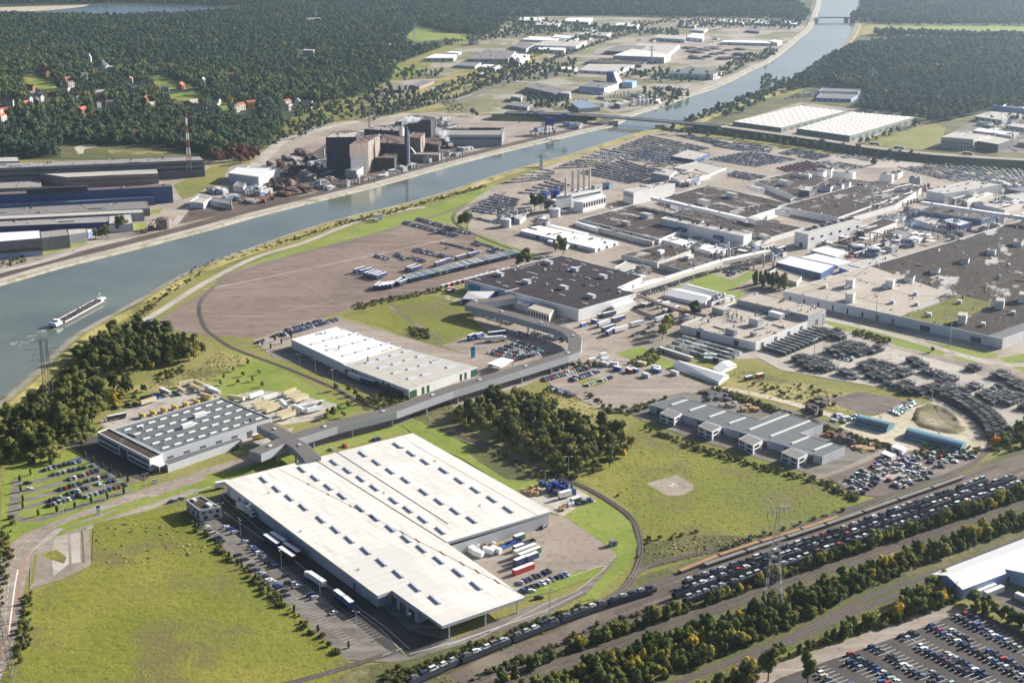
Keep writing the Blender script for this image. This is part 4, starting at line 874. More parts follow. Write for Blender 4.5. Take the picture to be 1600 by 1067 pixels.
b = bd('factory_hall', 'big white hall with a beige far end near the light coloured car park', '1448,298 1520,281 1566,288 1476,303', 14, W_, 'pale_roof', FG, door=((2, 2),)); b.vents(8, 2)
q = W('1505,313 1543,300 1552,303 1512,317', 5); m = MB(); m.prism(ccw(q), 0, 5); b.part('loading_annex', m, 'cream_wall')
b = bd('laboratory', 'blue glazed laboratory block with a dark roof', '1434,329 1466,317 1562,335 1534,343', 9, 'pale_blue_wall', 'patchy_roof', band=((3, .25, .45, 'glass'), (3, .62, .82, 'glass'), (2, .25, .45, 'glass'), (2, .62, .82, 'glass')), vents=14)
b = bd('cooler_block', 'deep blue steel cooler block before the laboratory', '1471,344 1490,339 1519,347 1500,353', 12, 'navy_wall', 'pale_steel', win=((3, 6, .1, .45, .6, 'steel'), (3, 6, .55, .9, .6, 'steel'), (2, 3, .1, .45, .6, 'steel'))); b.vents(10, 7)
bd('pump_house', 'white pump house beside the cooler block', '1428,342 1445,337 1466,343 1450,349', 9, W_, 'pale_roof', vents=5); bd('pump_house', 'white low roof amid the banded tanks', '1412,370 1432,361 1456,365 1436,374', 6, W_, 'bright_roof', vents=3); bd('pump_house', 'grey shed roof left of the banded tanks', '1385,362 1400,356 1420,361 1405,367', 6, 'steel', 'mid_roof')
bd('store', 'white flat store with red crates beside it', '1267,391 1292,383 1326,394 1306,401', 6, 'pale_grey_wall', 'bright_roof', par=.1)
bd('workshop', 'white ribbed workshop with a blue wall above the poplars', '1213,410 1235,400 1304,415 1283,427', 10, 'blue_wall', 'white_sheet', door=((3, 5),), par=.1); bd('workshop', 'second white ribbed workshop behind the blue-walled one', '1250,402 1275,396 1331,409 1310,415', 5, W_, 'white_sheet', par=.1)
bd('office', 'beige roofed office beside the poplars', '1200,426 1212,419 1253,432 1245,441 ', 6, W_, 'beige_roof', win=((2, 4, .3, .7, .5),)); bd('store', 'low white store at the end of the ribbed workshops', '1311,418 1392,396 1406,401 1352,424', 7, W_, 'pale_roof', vents=6); bd('store', 'blue shadowed white store below the ribbed workshops', '1311,418 1325,413 1352,420 1338,427', 8, 'pale_blue_wall', 'pale_roof')  # last store: blue shade on white walls is put into the wall colour
bd('plant_room', 'pale stepped roofs right of the cooler block', '1525,318 1560,310 1600,318 1570,328', 6, 'cream_wall', 'pale_roof', vents=6); bd('plant_room', 'white roofs at the right edge behind the laboratory', '1565,305 1600,300 1640,308 1610,318', 6, W_, 'pale_roof', vents=5); bd('office', 'dark low block near the light coloured car park', '1570,295 1600,290 1640,296 1610,302', 6, 'dark_wall', 'grey_roof')
# assembly hall
b = Bld('assembly_hall', 'immense flat assembly hall filling the right edge, roof part beige part dark', 'factory', '1224.5,454.5 1312,428 1400,403 1480,379 1600,343 1760,372 1760,470 1600,518 1567,529.5 1408,494.5', 15, W_, 'stained_roof', h=7.5)
b.part('roof', (lambda m: (m.face([Vector((p.x, p.y, b.roof_z + .02)) for p in ccw(W('1226,454.5 1312,428.5 1360,415 1480,456 1407.5,494', b.top))]), m)[1])(MB()), 'beige_roof')
b.part('roof', (lambda m: (m.face([Vector((p.x, p.y, b.roof_z + .02)) for p in ccw(W('1409,494 1500,461 1552,472 1530,486 1476,507', b.top))]), m)[1])(MB()), 'moss')
b.part('roof', (lambda m: (m.face([Vector((p.x, p.y, b.roof_z + .02)) for p in ccw(W('1545,523 1620,496 1650,503 1598,518 1567,529', b.top))]), m)[1])(MB()), 'grey_roof')
for s in ('1226,466 1330,436 1360,415', '1325,473 1400,448 1425,436', '1408,494 1500,461 1600,430 1700,400', '1260,442 1380,476', '1312,428 1430,463 1500,461', '1360,415 1500,455 1600,480', '1425,436 1530,405 1640,372', '1400,403 1620,455'):
    p = W(s, b.roof_z + .1); m = MB(); m.ribbon(p, .7); b.part('roof_joint', m, 'moss')
for x, y, l in ((1421, 438, 13), (1461, 426, 12), (1507, 410, 13), (1549, 396, 14), (1590, 383, 13), (1640, 366, 13)): b.box('roof_house', x, y, l, 7, 4, W_, 'brown_roof')
for x, y in ((1328, 448), (1390, 449), (1328, 470), (1503, 504), (1562, 481), (1598, 471)): b.box('roof_house', x, y, 10, 6, 6.5, W_, 'pale_roof')
for x, y in ((1289, 450), (1383, 452), (1430, 461), (1394, 474), (1432, 477), (1452, 494), (1499, 474), (1536, 509), (1583, 491)): b.box('roof_box', x, y, 4, 3, 2.6, 'pale_steel')
b.vents(55, 31, 1.0); b.row(9, 8, .05, .6, .12, 'dark_wall', 'door'); b.row(8, 2, .05, .6, .2, 'dark_wall', 'door')
# stamping shop with the raised back
b = bd('factory_hall', 'beige roofed stamping shop with a taller hall at its back', '1063,507 1110,489 1150,470 1262,502 1181,535', 13, W_, 'beige_roof', vents=26, seed=41, door=((4, 2), (3, 4)), boxes=(('roof_house', 1181, 508, 9, 6, 5, W_, 'pale_roof'), ('roof_house', 1142, 523, 9, 3, 4.5, 'grey_wall'), ('roof_box', 1177, 525, 4, 3, 3, 'grey_wall'), ('roof_house', 1127, 489, 12, 8, 4, 'cream_wall', 'pale_roof'), ('roof_house', 1213, 496, 12, 5, 4, W_)))
for i in range(14): p = G(1136 + (i * 7) % 27, 503 - (i * 5) % 11, b.roof_z); m = MB(); m.tube((p.x, p.y, b.roof_z), (p.x, p.y, b.roof_z + 2.5 + i % 3), .35, None, 6); b.part('roof_pipe', m, 'steel')
b = bd('factory_hall', 'taller beige roofed hall at the back of the stamping shop', '1152,468 1182,457.5 1291,482 1263,493', 20, 'grey_wall', 'beige_roof', vents=10, seed=42, par=.3, door=((2, 1),))
for t in (.5, .74): p, r = b.edge(3, 1 - t, b.z0 + 7, 1); m = MB(); m.box(p, (3, 2, b.h - 6), r); b.part('duct', m, 'steel')
for px, t in (('1037,460.5 1062,451 1113,463 1100,475', 'front'), ('1062,452 1078,444.5 1131,459 1113,464', 'rear')): gable('shed', t + ' of two white ribbed gabled sheds below the lawn', px, 5, 2.2, W_, 'ribbed_roof', None, 'shed', 1)
gable('store_shed', 'long white tent shed above the workshop', '1052,571 1065,564.5 1139,586 1123,597', 5, 2, W_, 'white_sheet', None, 'shed', 1); gable('store_shed', 'small white tent shed near the green crates', '1114,575 1140,563 1151,570 1126,582', 4, 1.6, W_, 'white_sheet', None, 'shed', 1)
# the long workshop with four office lodges
b = bd('workshop', 'long blue-white workshop with eight strip skylights and four office lodges', '1015,631.5 1062,618.5 1186,655 1220,642 1286,663 1250,676.5 1321,698 1285,713', 13.5, 'pale_grey_wall', 'grey_roof', par=.25, door=((7, 8),))
for x0, y0, x1, y1 in ((49, 53, 74, 45), (77.5, 62, 103, 53.5), (108, 72, 133, 63), (139, 82, 165, 73), (171, 92, 232, 68), (204, 102, 265, 78), (237, 113.5, 264, 103), (272, 124, 299, 113.5)):
    a, c = G(1000 + x0, 580 + y0 - 0, b.roof_z), G(1000 + x1, 580 + y1, b.roof_z); d = c - a; m = MB(); p = (a + c) / 2; m.box((p.x, p.y, b.roof_z), (d.length, 1.6, .5), math.atan2(d.y, d.x)); b.part('skylight', m, 'pale_skylight')
for px in ('1031,645 1044,638.5 1066,646 1054,653.5', '1091,665 1104,658 1127,667 1113,674.5', '1154,685 1169,678 1192,688 1177,696', '1221,706 1236,699.5 1262,709 1247,717'):
    q = W(px, 5.6); Q = ccw(q); m = MB(); m.prism(Q, 0, 5.6); o = b.part('office_lodge', m, W_); m = MB(); m.face([(p[0], p[1], 5.64) for p in inset(Q, .4)]); m.build('lodge_roof', 'mid_roof', o, b.inv)
    d = q[3] - q[0]; r_ = math.atan2(d.y, d.x); e = q[2] - q[3]; r2 = math.atan2(e.y, e.x)
    for z in (.9, 3.4):
        for t in (.25, .75): p = q[0] + d * t; m = MB(); m.box((p.x, p.y, z), (d.length * .3, .25, 1.3), r_); m.build('window', 'glass', o, b.inv)
        p = q[3] + e * .4; m = MB(); m.box((p.x, p.y, z), (e.length * .45, .25, 1.3), r2); m.build('window', 'glass', o, b.inv)
# blue barns, white cabins
for px, lb, n in (('1336,664 1345,655 1398,668 1385,676', 'short blue arched barn on the sand', 7), ('1412,685 1423,674 1510,697 1500,708', 'long blue arched barn by the railway bend', 13)):
    root, inv, q = barrel('arched_barn', lb, px, 4.6, 'barn_teal')
    d = q[3] - q[0]
    for i in range(n):
        p = q[0] + d * ((i + .5) / n); o = (q[1] - q[0]) * .1; m = MB(); m.box((p.x + o.x, p.y + o.y, 2.2), (2.2, 1.4, 1.3), math.atan2(d.y, d.x)); m.build('window', 'glass', root, inv)
for px, lb in (('1376,707 1384,703 1401,710 1393,714', 'nearer of two white cabins in the scrap yard'), ('1392,697 1401,692 1418,699 1410,704', 'farther of two white cabins in the scrap yard')): bd('cabin', lb, px, 6.5, W_, 'bright_roof', cat='cabin', par=.1, door=((3, 1),))
# warehouse at the right bottom edge
b = gable('warehouse', 'ribbed white gabled warehouse at the lower right edge', '1455,897 1640,826 1700,848 1505,921', 17, 3.2, 'pale_blue_wall', 'ribbed_roof', along_=0); b.row(2, 4, .05, .6, .3, 'dark_wall', 'door')
b = gable('warehouse', 'plain white roofed warehouse joined behind the ribbed one', '1537,882 1570,864 1700,900 1660,922', 15, 2.5, 'pale_blue_wall', 'bright_roof', along_=0)
bd('warehouse', 'white flat roofed block behind the plain white warehouse', '1568,862 1600,850 1680,870 1650,885', 8, W_, 'bright_roof', par=.1)
# small service buildings, pipe racks and vessels crowded between the halls
def clutter(s, n, where, seed, y_big=1.0):
    q = random.Random(seed); P = W(s); lo = [min(p[k] for p in P) for k in (0, 1)]; hi = [max(p[k] for p in P) for k in (0, 1)]; c = 0
    n = int(n * 1.6)
    while c < n:
        x, y = q.uniform(lo[0], hi[0]), q.uniform(lo[1], hi[1])
        if not inside(P, np.array([[x, y]]))[0]: continue
        c += 1; z = lv((x, y)); k = q.random(); az = -.78 + (PI / 2 if q.random() < .5 else 0) + q.uniform(-.04, .04); M0 = mat4((x, y, z), az); m = MB()
        if k < .5:
            wl = q.choice([W_, W_, 'pale_grey_wall', 'cream_wall', 'grey_wall', 'pale_blue_wall', 'rust_wall']); a, b_, h = q.uniform(5, 16) * y_big, q.uniform(4, 8) * y_big, q.uniform(3, 6)
            root = tag(empty('service_building', (x, y, z), az), {W_: 'white', 'pale_grey_wall': 'pale grey', 'cream_wall': 'cream', 'grey_wall': 'grey', 'pale_blue_wall': 'pale blue', 'rust_wall': 'brown'}[wl] + ' flat roofed service building ' + where, 'service building', 'service buildings among the halls')
            m.box((0, 0, -.2), (a, b_, h)); m.build('wall', wl, root); m = MB(); m.box((0, 0, h - .2), (a - .5, b_ - .5, .2)); m.build('roof', q.choice(['pale_roof', 'brown_roof', 'mid_roof', 'bright_roof', 'grey_roof']), root)
            m = MB(); m.box((q.uniform(-a, a) * .3, 0, h), (2, 1.6, 1.2)); m.build('roof_unit', 'steel', root); m = MB(); m.box((a * .2, -b_ / 2 - .03, 0), (2.4, .1, 2.6)); m.build('door', 'dark_wall', root)
        elif k < .78:
            root = tag(empty('pipe_rack', (x, y, z), az), q.choice(['silver', 'rusty']) + ' pipe rack on legs ' + where, 'pipe rack', 'pipe racks among the halls'); a = q.uniform(14, 34); h = q.uniform(4, 7)
            for t in (-.45, -.15, .15, .45): m = MB(); m.box((a * t, 0, -.2), (.3, 1.6, h)); m.build('leg', 'dark_steel', root)
            for t in (-.6, 0, .6): m = MB(); m.tube((-a / 2, t, h), (a / 2, t, h), .26, None, 6); m.build('pipe', 'pale_steel' if 'silver' in root['label'] else 'rust_wall', root)
        elif k < .9:
            root = tag(empty('silo', (x, y, z), az), 'slim silver process vessel ' + where, 'vessel', 'process vessels among the halls'); h = q.uniform(5, 9); m.tube((0, 0, -.1), (0, 0, h), 1.3, None, 12); m.build('shell', 'pale_steel', root); m = MB(); m.tube((0, 0, h), (0, 0, h + .8), 1.25, .3, 12); m.build('cap', 'steel', root)
        else:
            root = tag(empty('loading_canopy', (x, y, z), az), 'small pale open canopy ' + where, 'canopy', 'open canopies among the halls'); m.box((0, 0, 3.6), (9, 5, .25)); m.build('roof', 'bright_roof', root)
            for sx in (-4, 4):
                for sy in (-2.2, 2.2): m = MB(); m.box((sx, sy, -.1), (.22, .22, 3.7)); m.build('post', 'steel', root)
for s, n, wh, sd in (('1130,396 1200,388 1270,396 1215,412 1160,425 1130,412', 14, 'between the white gallery and the ribbed workshops', 1), ('1270,378 1340,352 1420,330 1440,336 1410,372 1440,385 1340,410 1290,390', 26, 'in the tank farm before the assembly hall', 2), ('1455,356 1500,357 1540,347 1600,334 1640,345 1480,378 1430,390', 14, 'along the back of the assembly hall', 3), ('1380,300 1440,290 1450,302 1420,322 1370,335', 14, 'by the far end of the dark roofs', 4), ('900,300 960,292 972,300 900,318 870,335 850,330', 10, 'below the power house', 5), ('1040,392 1090,400 1130,412 1120,405 1160,392 1130,385', 6, 'under the tall white hall', 6),
        ('1480,318 1520,308 1600,320 1600,330 1560,330', 10, 'behind the laboratory', 7), ('960,430 1010,425 1030,415 1000,440', 5, 'beside the dark hall', 8), ('1060,275 1120,282 1040,300', 8, 'right of the striped hall', 9), ('1500,280 1600,300 1640,296 1640,290', 8, 'at the edge of the light coloured car park', 10), ('1105,468 1150,462 1120,482', 5, 'behind the stamping shop', 11), ('780,345 810,330 860,345 850,352', 6, 'among the round white tanks', 12)): clutter(s, n, wh, sd)
for s, n, wh, sd in (('480,262 510,235 520,275 560,285 640,262 690,240 735,228 740,236 600,280 500,300', 26, 'at the foot of the steelworks', 21), ('560,205 690,185 720,195 690,215 640,200', 12, 'behind the steelworks', 22), ('330,300 420,290 440,300 360,318', 8, 'among the scrap sheds', 23), ('835,205 905,195 910,200 840,214', 5, 'on the far quay', 24)): clutter(s, n, wh, sd, 1.1)
for s, n, wh, sd in (('800,60 930,50 925,75 830,90', 9, 'among the far white roofs', 31), ('940,70 1100,55 1130,66 1050,95', 8, 'in the middle of the far belt', 32), ('890,140 1035,150 1030,165 960,176 900,165', 8, 'near the bridge ramp', 33), ('1040,32 1230,34 1180,50 1060,48', 8, 'in the far haze left of the canal', 34), ('1460,200 1620,190 1640,225 1560,232', 10, 'beyond the dual carriageway', 35), ('830,28 960,36 930,50 820,44', 8, 'against the far woods', 36)): clutter(s, n, wh, sd, 1.5)
# ------------------------------------------------------------------ halls and steelworks on the far bank
def mill(label, px, hp, wall, roof, **k): return bd('mill_hall', label, px, hp, wall, roof, 'long halls on the far bank', par=.2, **k)
b = mill('rearmost and longest dark mill hall below the woods', '-80,258 312,244.5 319,250 -80,266', 26, 'mill_wall', 'mill_roof', band=((2, .45, .55, 'black_wall'), (2, .75, .82, 'black_wall')), vents=30)
mill('short pale roofed hall at the left edge behind the rearmost hall', '-60,247 28,245.5 30,252 -60,254', 6, 'mill_wall', 'pale_roof')
b = mill('mill hall with a bright beige roof strip', '62,271 245,263 247.5,271 104,277', 16, 'rust_wall', 'pale_roof', band=((2, .55, .62, 'black_wall'),))
mill('grey-brown corrugated mill hall at the left edge', '-80,277 62,271 66,292 -80,298', 7, 'mill_wall', 'mill_roof', vents=8)
b = mill('mill hall with a deep blue wall and a rusty roof', '-80,304 265,288 269,291 -80,308', 26, 'blue_wall', 'rust_roof', vents=6); b.box('roof_louvre', 90, 300, 60, 5, 5, 'black_wall')
mill('low annex with a pale blue roof along the blue hall', '-80,320 240,303.5 241,308 -80,326', 13, 'blue_wall', 'steel_blue_roof')
b = mill('grey roofed mill hall with a row of roof hatches', '-80,330 230,314 234,325.5 -80,341', 12, 'mill_wall', 'mid_roof', vents=12)
mill('narrow mill hall with a pale railed roof edge', '-80,341 223,327 225,332 -80,346', 13, 'mill_wall', 'pale_roof')
mill('mill hall with a shadowed navy front', '-80,350 171,337.5 170,347 -80,357', 17, 'navy_wall', 'mill_roof', vents=5)
mill('pale grey square end of the navy fronted hall', '170,338 205,334.5 207.5,349 171,352', 12, 'pale_grey_wall', 'pale_roof')
b = mill('white roofed mill hall nearest the canal', '-80,368 62,360 64,372 -80,384', 27, 'mill_wall', 'bright_roof', band=((2, .35, .45, 'black_wall'), (2, .0, .25, 'pale_blue_wall')))
mill('dark slanted shed joined to the white roofed hall', '63,362 104,358 108.5,367 65,372', 20, 'mill_wall', 'mill_roof'); mill('pale square shed at the end of the white roofed hall', '106,358.5 135,357 136,363 108,367', 14, 'grey_wall', 'pale_roof'); mill('small pale blue lean-to beside the square shed', '136,358 150,354 152,360 137,363', 9, 'pale_blue_wall', 'bright_roof')
# white sheds between the halls and the steelworks
b = bd('shed', 'big white shed with a pale end wall beside the scrap heaps', '357,270.5 372,261 437,262 404,276.5', 14, 'pale_grey_wall', 'white_sheet', cat='shed'); bd('shed', 'bright sloping white roof behind the big white shed', '372,266 390,259.5 436,262 420,268', 6, W_, 'bright_roof', cat='shed')
bd('shed', 'small white flat shed on the quay side', '296,315 310,306.5 329,309.5 318,317.5', 9, W_, 'pale_roof', cat='shed'); bd('shed', 'long grey shed on the quay side', '325,312 332,308 362,312 362,320', 8, 'grey_wall', 'mid_roof', cat='shed'); bd('shed', 'grey shed in front of the big white shed', '364,290 372,283 384,286 380,293', 8, 'grey_wall', 'mid_roof', cat='shed')
bd('shed', 'low white hut near the big white shed', '402,292 410,289 416,291 408,295', 5, W_, 'pale_roof', cat='shed')
SG = 'blocks of the steelworks'
def steel(label, px, hp, wall, roof, **k): return bd('steelworks_block', label, px, hp, wall, roof, SG, **k)
b = steel('leftmost black block of the steelworks with a pale flat roof', '509,215 521,207 562,206 557,214', 52, 'black_wall', 'pale_roof', vents=6); b.row(3, 2, .3, .6, .3, 'navy_wall', 'door')
b = steel('tall ribbed grey tower block of the steelworks with a lit right face', '546,227 566,213 594,209.5 575,222', 47, 'rust_wall', 'rust_roof', vents=10); b.band(3, 0, .62, 'mill_wall', 'lower_cladding', .15, .97, .5); b.band(2, .0, .99, 'rust_wall', 'pilaster', .45, .5, .6)
steel('small grey box shed at the foot of the grey tower', '539,265 552,259.5 568,260 557,267', 12, 'grey_wall', 'mill_roof')
steel('dark open fronted shed with a rusty roof by the tall blue stack', '586,246.5 604,240 621,239 616,247', 19, 'black_wall', 'rust_roof')
b = steel('black casting hall behind the inclined gallery', '592,223 601,209 634,214 637,226', 30, 'black_wall', 'rust_roof')
steel('black hall with a ducted roof behind the casting hall', '569,202 590,196 628,198 624,205', 22, 'black_wall', 'mill_roof', vents=12, vmats=('dark_steel', 'steel', 'black_wall'))
steel('small cream tower beside the black ducted hall', '624,199 629,197 633,198.5 629,201', 18, 'cream_wall', 'pale_roof')
b = steel('reddish roofed block with a cream face right of the blue stack', '637,214 646,206.5 664,207.5 657,216', 26, 'rust_wall', 'rust_roof', vents=4); b.band(3, 0, .75, 'mill_wall', 'lower_cladding', .1, .95, .4)
steel('rearmost big black block with one orange-lit end', '632,186 648,180.5 682,184 673,188.5', 25, 'black_wall', 'black_wall', vents=10); steel('low pale roof house before the rearmost black block', '640,241 648,238 688,238 686,242', 10, 'rust_wall', 'mill_roof'); steel('dark low machine house by the steaming vent', '660,222 668,217 690,220 685,227', 10, 'black_wall', 'rust_roof', vents=6)
b = bd('mill_hall', 'long low shed with a pale lantern roof at the right of the steelworks', '696,211 706,199 788,199.5 784,211', 17, 'mill_wall', 'mill_roof', SG, band=((3, .0, .55, 'grey_wall', 'lower_cladding'),)); b.band(3, .8, .98, 'cream_wall', 'fascia_strip')
for i in range(7): b.box('roof_lantern', 704 + i * 12, 203, 12, 5, 2.4, 'black_wall' if i > 2 else 'pale_roof')
def stack(label, x, yb, yt, r, mat, cat='chimney'):
    p = G(x, yb, 0); hh = hpx(yb - yt, yb); root = tag(empty('chimney', (p.x, p.y, 0)), label, cat); inv = mat4((p.x, p.y, 0), 0).inverted()
    m = MB(); m.tube((p.x, p.y, -.3), (p.x, p.y, hh), r, r * .85, 14); m.build('shaft', mat, root, inv); m = MB(); m.tube((p.x, p.y, hh), (p.x, p.y, hh + 1.2), r * 1.0, r * 1.0, 14); m.build('rim', 'dark_steel', root, inv)
stack('tall dark blue steelworks stack', 635.5, 259, 203, 2.3, 'navy_wall'); stack('pale thin stack beside the tall blue one', 639.5, 258, 206, .9, 'cream_wall'); stack('thin white flue rising behind the black hall', 656, 197, 170, .9, W_); stack('slim grey flue at the corner of the rear black block', 681, 212, 188, .8, 'grey_wall')
def incline(label, x0, y0, z0, x1, y1, z1, w, h, mat):
    a, c = G(x0, y0, z0), G(x1, y1, z1); root = tag(empty('conveyor', (a.x, a.y, 0)), label, 'conveyor'); inv = mat4((a.x, a.y, 0), 0).inverted()
    m = MB(); m.beam([a, c], w, h); m.build('gallery', mat, root, inv)
    for t in (.3, .6): p = a + (c - a) * t; m = MB(); m.box((p.x, p.y, 0), (1, 1, p.z - h), 0); m.build('leg', 'dark_steel', root, inv)
incline('pale inclined conveyor across the black casting hall', 593, 208.5, 37, 633, 225, 22, 3.5, 3, 'cream_wall'); incline('pale pipe curving down from the reddish block', 641, 229, 18, 652, 243, 4, 2, 1.6, 'cream_wall')
solid('rust_pile', (.13, .075, .05), .95, .4, .3)
r = random.Random(9)
HP = [(r.uniform(420, 500), r.uniform(255, 305), r.uniform(6, 13), r.uniform(3, 6)) for _ in range(26)] + [(r.uniform(330, 430), r.uniform(296, 320), r.uniform(4, 9), r.uniform(2, 4)) for _ in range(12)]
for i, (x, y, w_, h_) in enumerate(HP + [(440, 262, 16, 7), (455, 250, 26, 6), (470, 243, 30, 7), (485, 252, 22, 8), (462, 270, 24, 8), (478, 281, 30, 9), (450, 288, 24, 6), (492, 272, 20, 10), (430, 296, 20, 5), (500, 290, 22, 6), (470, 297, 30, 5), (415, 302, 18, 5), (445, 305, 26, 4), (395, 316, 22, 4), (370, 312, 18, 4), (690, 232, 16, 4), (705, 232, 14, 4), (720, 229, 16, 4), (515, 283, 18, 5)]):
    p = G(x, y, 0); vs, fs = blob(w_ / 2, 3, 50 + i, h_ / w_ * 1.6, .3); m = MB(); m.add([(p.x + a * r.uniform(.8, 1.15) * .8, p.y + b_ * r.uniform(.6, .9), max(-.2, c + h_ * .2)) for a, b_, c in vs], fs)
    tag(m.build('scrap_heap', ['rust_roof', 'black_wall', 'rust_pile', 'mill_roof'][i % 4]), ('rusty brown', 'black', 'orange rust', 'grey')[i % 4] + ' scrap heap in the steelworks yard', 'scrap heap', 'scrap heaps of the steelworks')
for i, (x, y, c) in enumerate([(497, 258, 'pale_blue_wall'), (505, 262, 'blue_wall'), (425, 312, 'orange'), (412, 317, 'red'), (250, 355, 'rust'), (262, 350, 'dark_steel'), (236, 360, 'dark_steel'), (225, 365, 'rust'), (420, 276, 'rust'), (448, 272, 'pale_steel'), (470, 262, 'steel'), (480, 266, 'rust_roof')]):
    p = G(x, y, 0); root = tag(empty('crane', (p.x, p.y, 0), i), {'pale_blue_wall': 'pale blue', 'blue_wall': 'blue', 'orange': 'orange', 'red': 'red', 'rust': 'rusty', 'dark_steel': 'black', 'pale_steel': 'silver', 'steel': 'grey', 'rust_roof': 'brown'}[c] + ' material handler among the quayside heaps', 'excavator', 'material handlers on the far quay'); inv = mat4((p.x, p.y, 0), i).inverted()
    m = MB(); m.box((p.x, p.y, 0), (5, 3.4, 1.6), i); m.build('undercarriage', 'dark_steel', root, inv); m = MB(); m.box((p.x, p.y, 1.6), (4.4, 3, 2.6), i); m.build('cab', c, root, inv)
    a = Vector((p.x, p.y, 3)); e = a + Vector((math.cos(i) * 7, math.sin(i) * 7, 6)); m = MB(); m.tube(a, e, .5, .35); m.tube(e, e + Vector((math.cos(i) * 4, math.sin(i) * 4, -5)), .35, .25); m.build('boom', c, root, inv)
m = MB(); p = G(256, 357, 0); root = tag(empty('silo', (p.x, p.y, 0)), 'round rusty silo on the quay below the halls', 'silo'); inv = mat4((p.x, p.y, 0), 0).inverted(); m.tube((p.x, p.y, 0), (p.x, p.y, 10), 7, None, 18); m.build('shell', 'rust_wall', root, inv); m = MB(); m.tube((p.x, p.y, 10), (p.x, p.y, 11.5), 7, 1, 18); m.build('roof', 'rust_roof', root, inv)
# smoke
m = bpy.data.materials.new('smoke'); m.use_nodes = True; nt = m.node_tree; nt.nodes.remove(nt.nodes['Principled BSDF']); v = nt.nodes.new('ShaderNodeVolumePrincipled'); v.inputs['Color'].default_value = (.9, .92, .95, 1)
o_ = objc(nt); f_ = noise(nt, o_, .12, 3); mm = nt.nodes.new('ShaderNodeMapRange'); mm.inputs[1].default_value = .42; mm.inputs[2].default_value = .75; mm.inputs[3].default_value = 0; mm.inputs[4].default_value = .5; nt.links.new(f_, mm.inputs[0]); nt.links.new(mm.outputs[0], v.inputs['Density']); nt.links.new(v.outputs[0], nt.nodes['Material Output'].inputs['Volume']); MATS['smoke'] = m
def plume(label, pts):
    mb_ = MB()
    for k, (x, y, z, r0) in enumerate(pts):
        p = G(x, y, z); vs, fs = blob(r0, 2, k + 60, .8, .25); mb_.add([(a + p.x, b_ + p.y, c + p.z) for a, b_, c in vs], fs)
    tag(mb_.build('smoke', 'smoke'), label, None, None, 'stuff')
plume('white steam plume beside the long lantern shed', [(704, 226, 8, 3.5), (699, 218, 14, 4.5), (693, 211, 20, 6), (687, 205, 26, 6)])
plume('white steam drifting from the rear black block', [(656, 186, 30, 4), (650, 187, 33, 5), (643, 187, 35, 6), (637, 188, 36, 6)])
solid('mast_red', (.28, .07, .06), .6)
# red and white mast, blue harbour crane
def lattice(name, label, x, yb, yt, wb, wt, cat, mats, segs=10, arms=(), bar=.14, group=None, z0=None, lean=0):
    z0 = level(x, yb) if z0 is None else z0; p = G(x, yb, z0); hh = hpx(yb - yt, yb); root = tag(empty(name, (p.x, p.y, z0), lean), label, cat, group)
    for k in range(segs):
        m = MB(); t0, t1 = k / segs, (k + 1) / segs; f = lambda t: (wb + (wt - wb) * min(1, t * 1.15) ** .8) / 2
        c0 = [Vector((sx * f(t0), sy * f(t0), hh * t0)) for sx, sy in ((-1, -1), (1, -1), (1, 1), (-1, 1))]; c1 = [Vector((sx * f(t1), sy * f(t1), hh * t1)) for sx, sy in ((-1, -1), (1, -1), (1, 1), (-1, 1))]
        for i in range(4):
            j = (i + 1) % 4; m.tube(c0[i], c1[i], bar, None, 4); m.tube(c0[i], c1[j], bar * .55, None, 4); m.tube(c0[j], c1[i], bar * .55, None, 4); m.tube(c1[i], c1[j], bar * .6, None, 4)
        m.build('lattice_section', mats[k % len(mats)], root)
    for t, ln, ang in arms:
        for sg in (-1, 1):
            m = MB(); e = Vector((math.cos(ang) * ln * sg, math.sin(ang) * ln * sg, hh * t)); f0 = 1.0
            for dz in (-f0, f0): m.tube((0, 0, hh * t + dz), e, bar * .8, bar * .5, 4)
            for q in (.3, .55, .8): m.tube(e * q + Vector((0, 0, hh * t * (1 - q) - f0 * (1 - q))), e * q + Vector((0, 0, hh * t * (1 - q) + f0 * (1 - q))), bar * .5, None, 4)
            o = m.build('crossarm', mats[0], root); m = MB()
            for q in (.55, .97): m.tube(e * q + Vector((0, 0, hh * t * (1 - q))), e * q + Vector((0, 0, hh * t * (1 - q) - 3.2)), .2, .14, 5)
            m.build('insulator', 'pale_steel', o)
    return root
lattice('radio_mast', 'red and white lattice mast behind the mill halls', 297, 277, 178, 6, 1.2, 'mast', ('mast_red', 'white_wall'), 9, bar=.17)
solid('galvanised', (.34, .345, .35), .5, .1, .5, .4, .3); solid('pylon_dark', (.1, .1, .105), .6, .1, .5)
lattice('electricity_pylon', 'large grey lattice pylon among the hedges by the car trains', 1207, 952, 783, 9, 1.4, 'pylon', ('galvanised',), 11, ((.62, 12, .5), (.8, 15, .5), (.97, 6, .5)), bar=.085)
lattice('electricity_pylon', 'left of two dark pylons in the wood by the canal', 74, 640, 531, 3.2, 1.2, 'pylon', ('pylon_dark',), 9, ((.72, 9, .3), (.87, 11, .3), (.99, 5, .3)), bar=.1)
lattice('electricity_pylon', 'right of two dark pylons in the wood by the canal', 82, 634, 531, 3.2, 1.2, 'pylon', ('pylon_dark',), 9, ((.8, 9, .3), (.99, 5, .3)), bar=.1)
lattice('electricity_pylon', 'dark pylon at the bottom left corner beside the bend', 8, 1060, 925, 9, 1.4, 'pylon', ('pylon_dark',), 11, ((.5, 9, .2), (.68, 12, .2), (.85, 14, .2)), bar=.13)
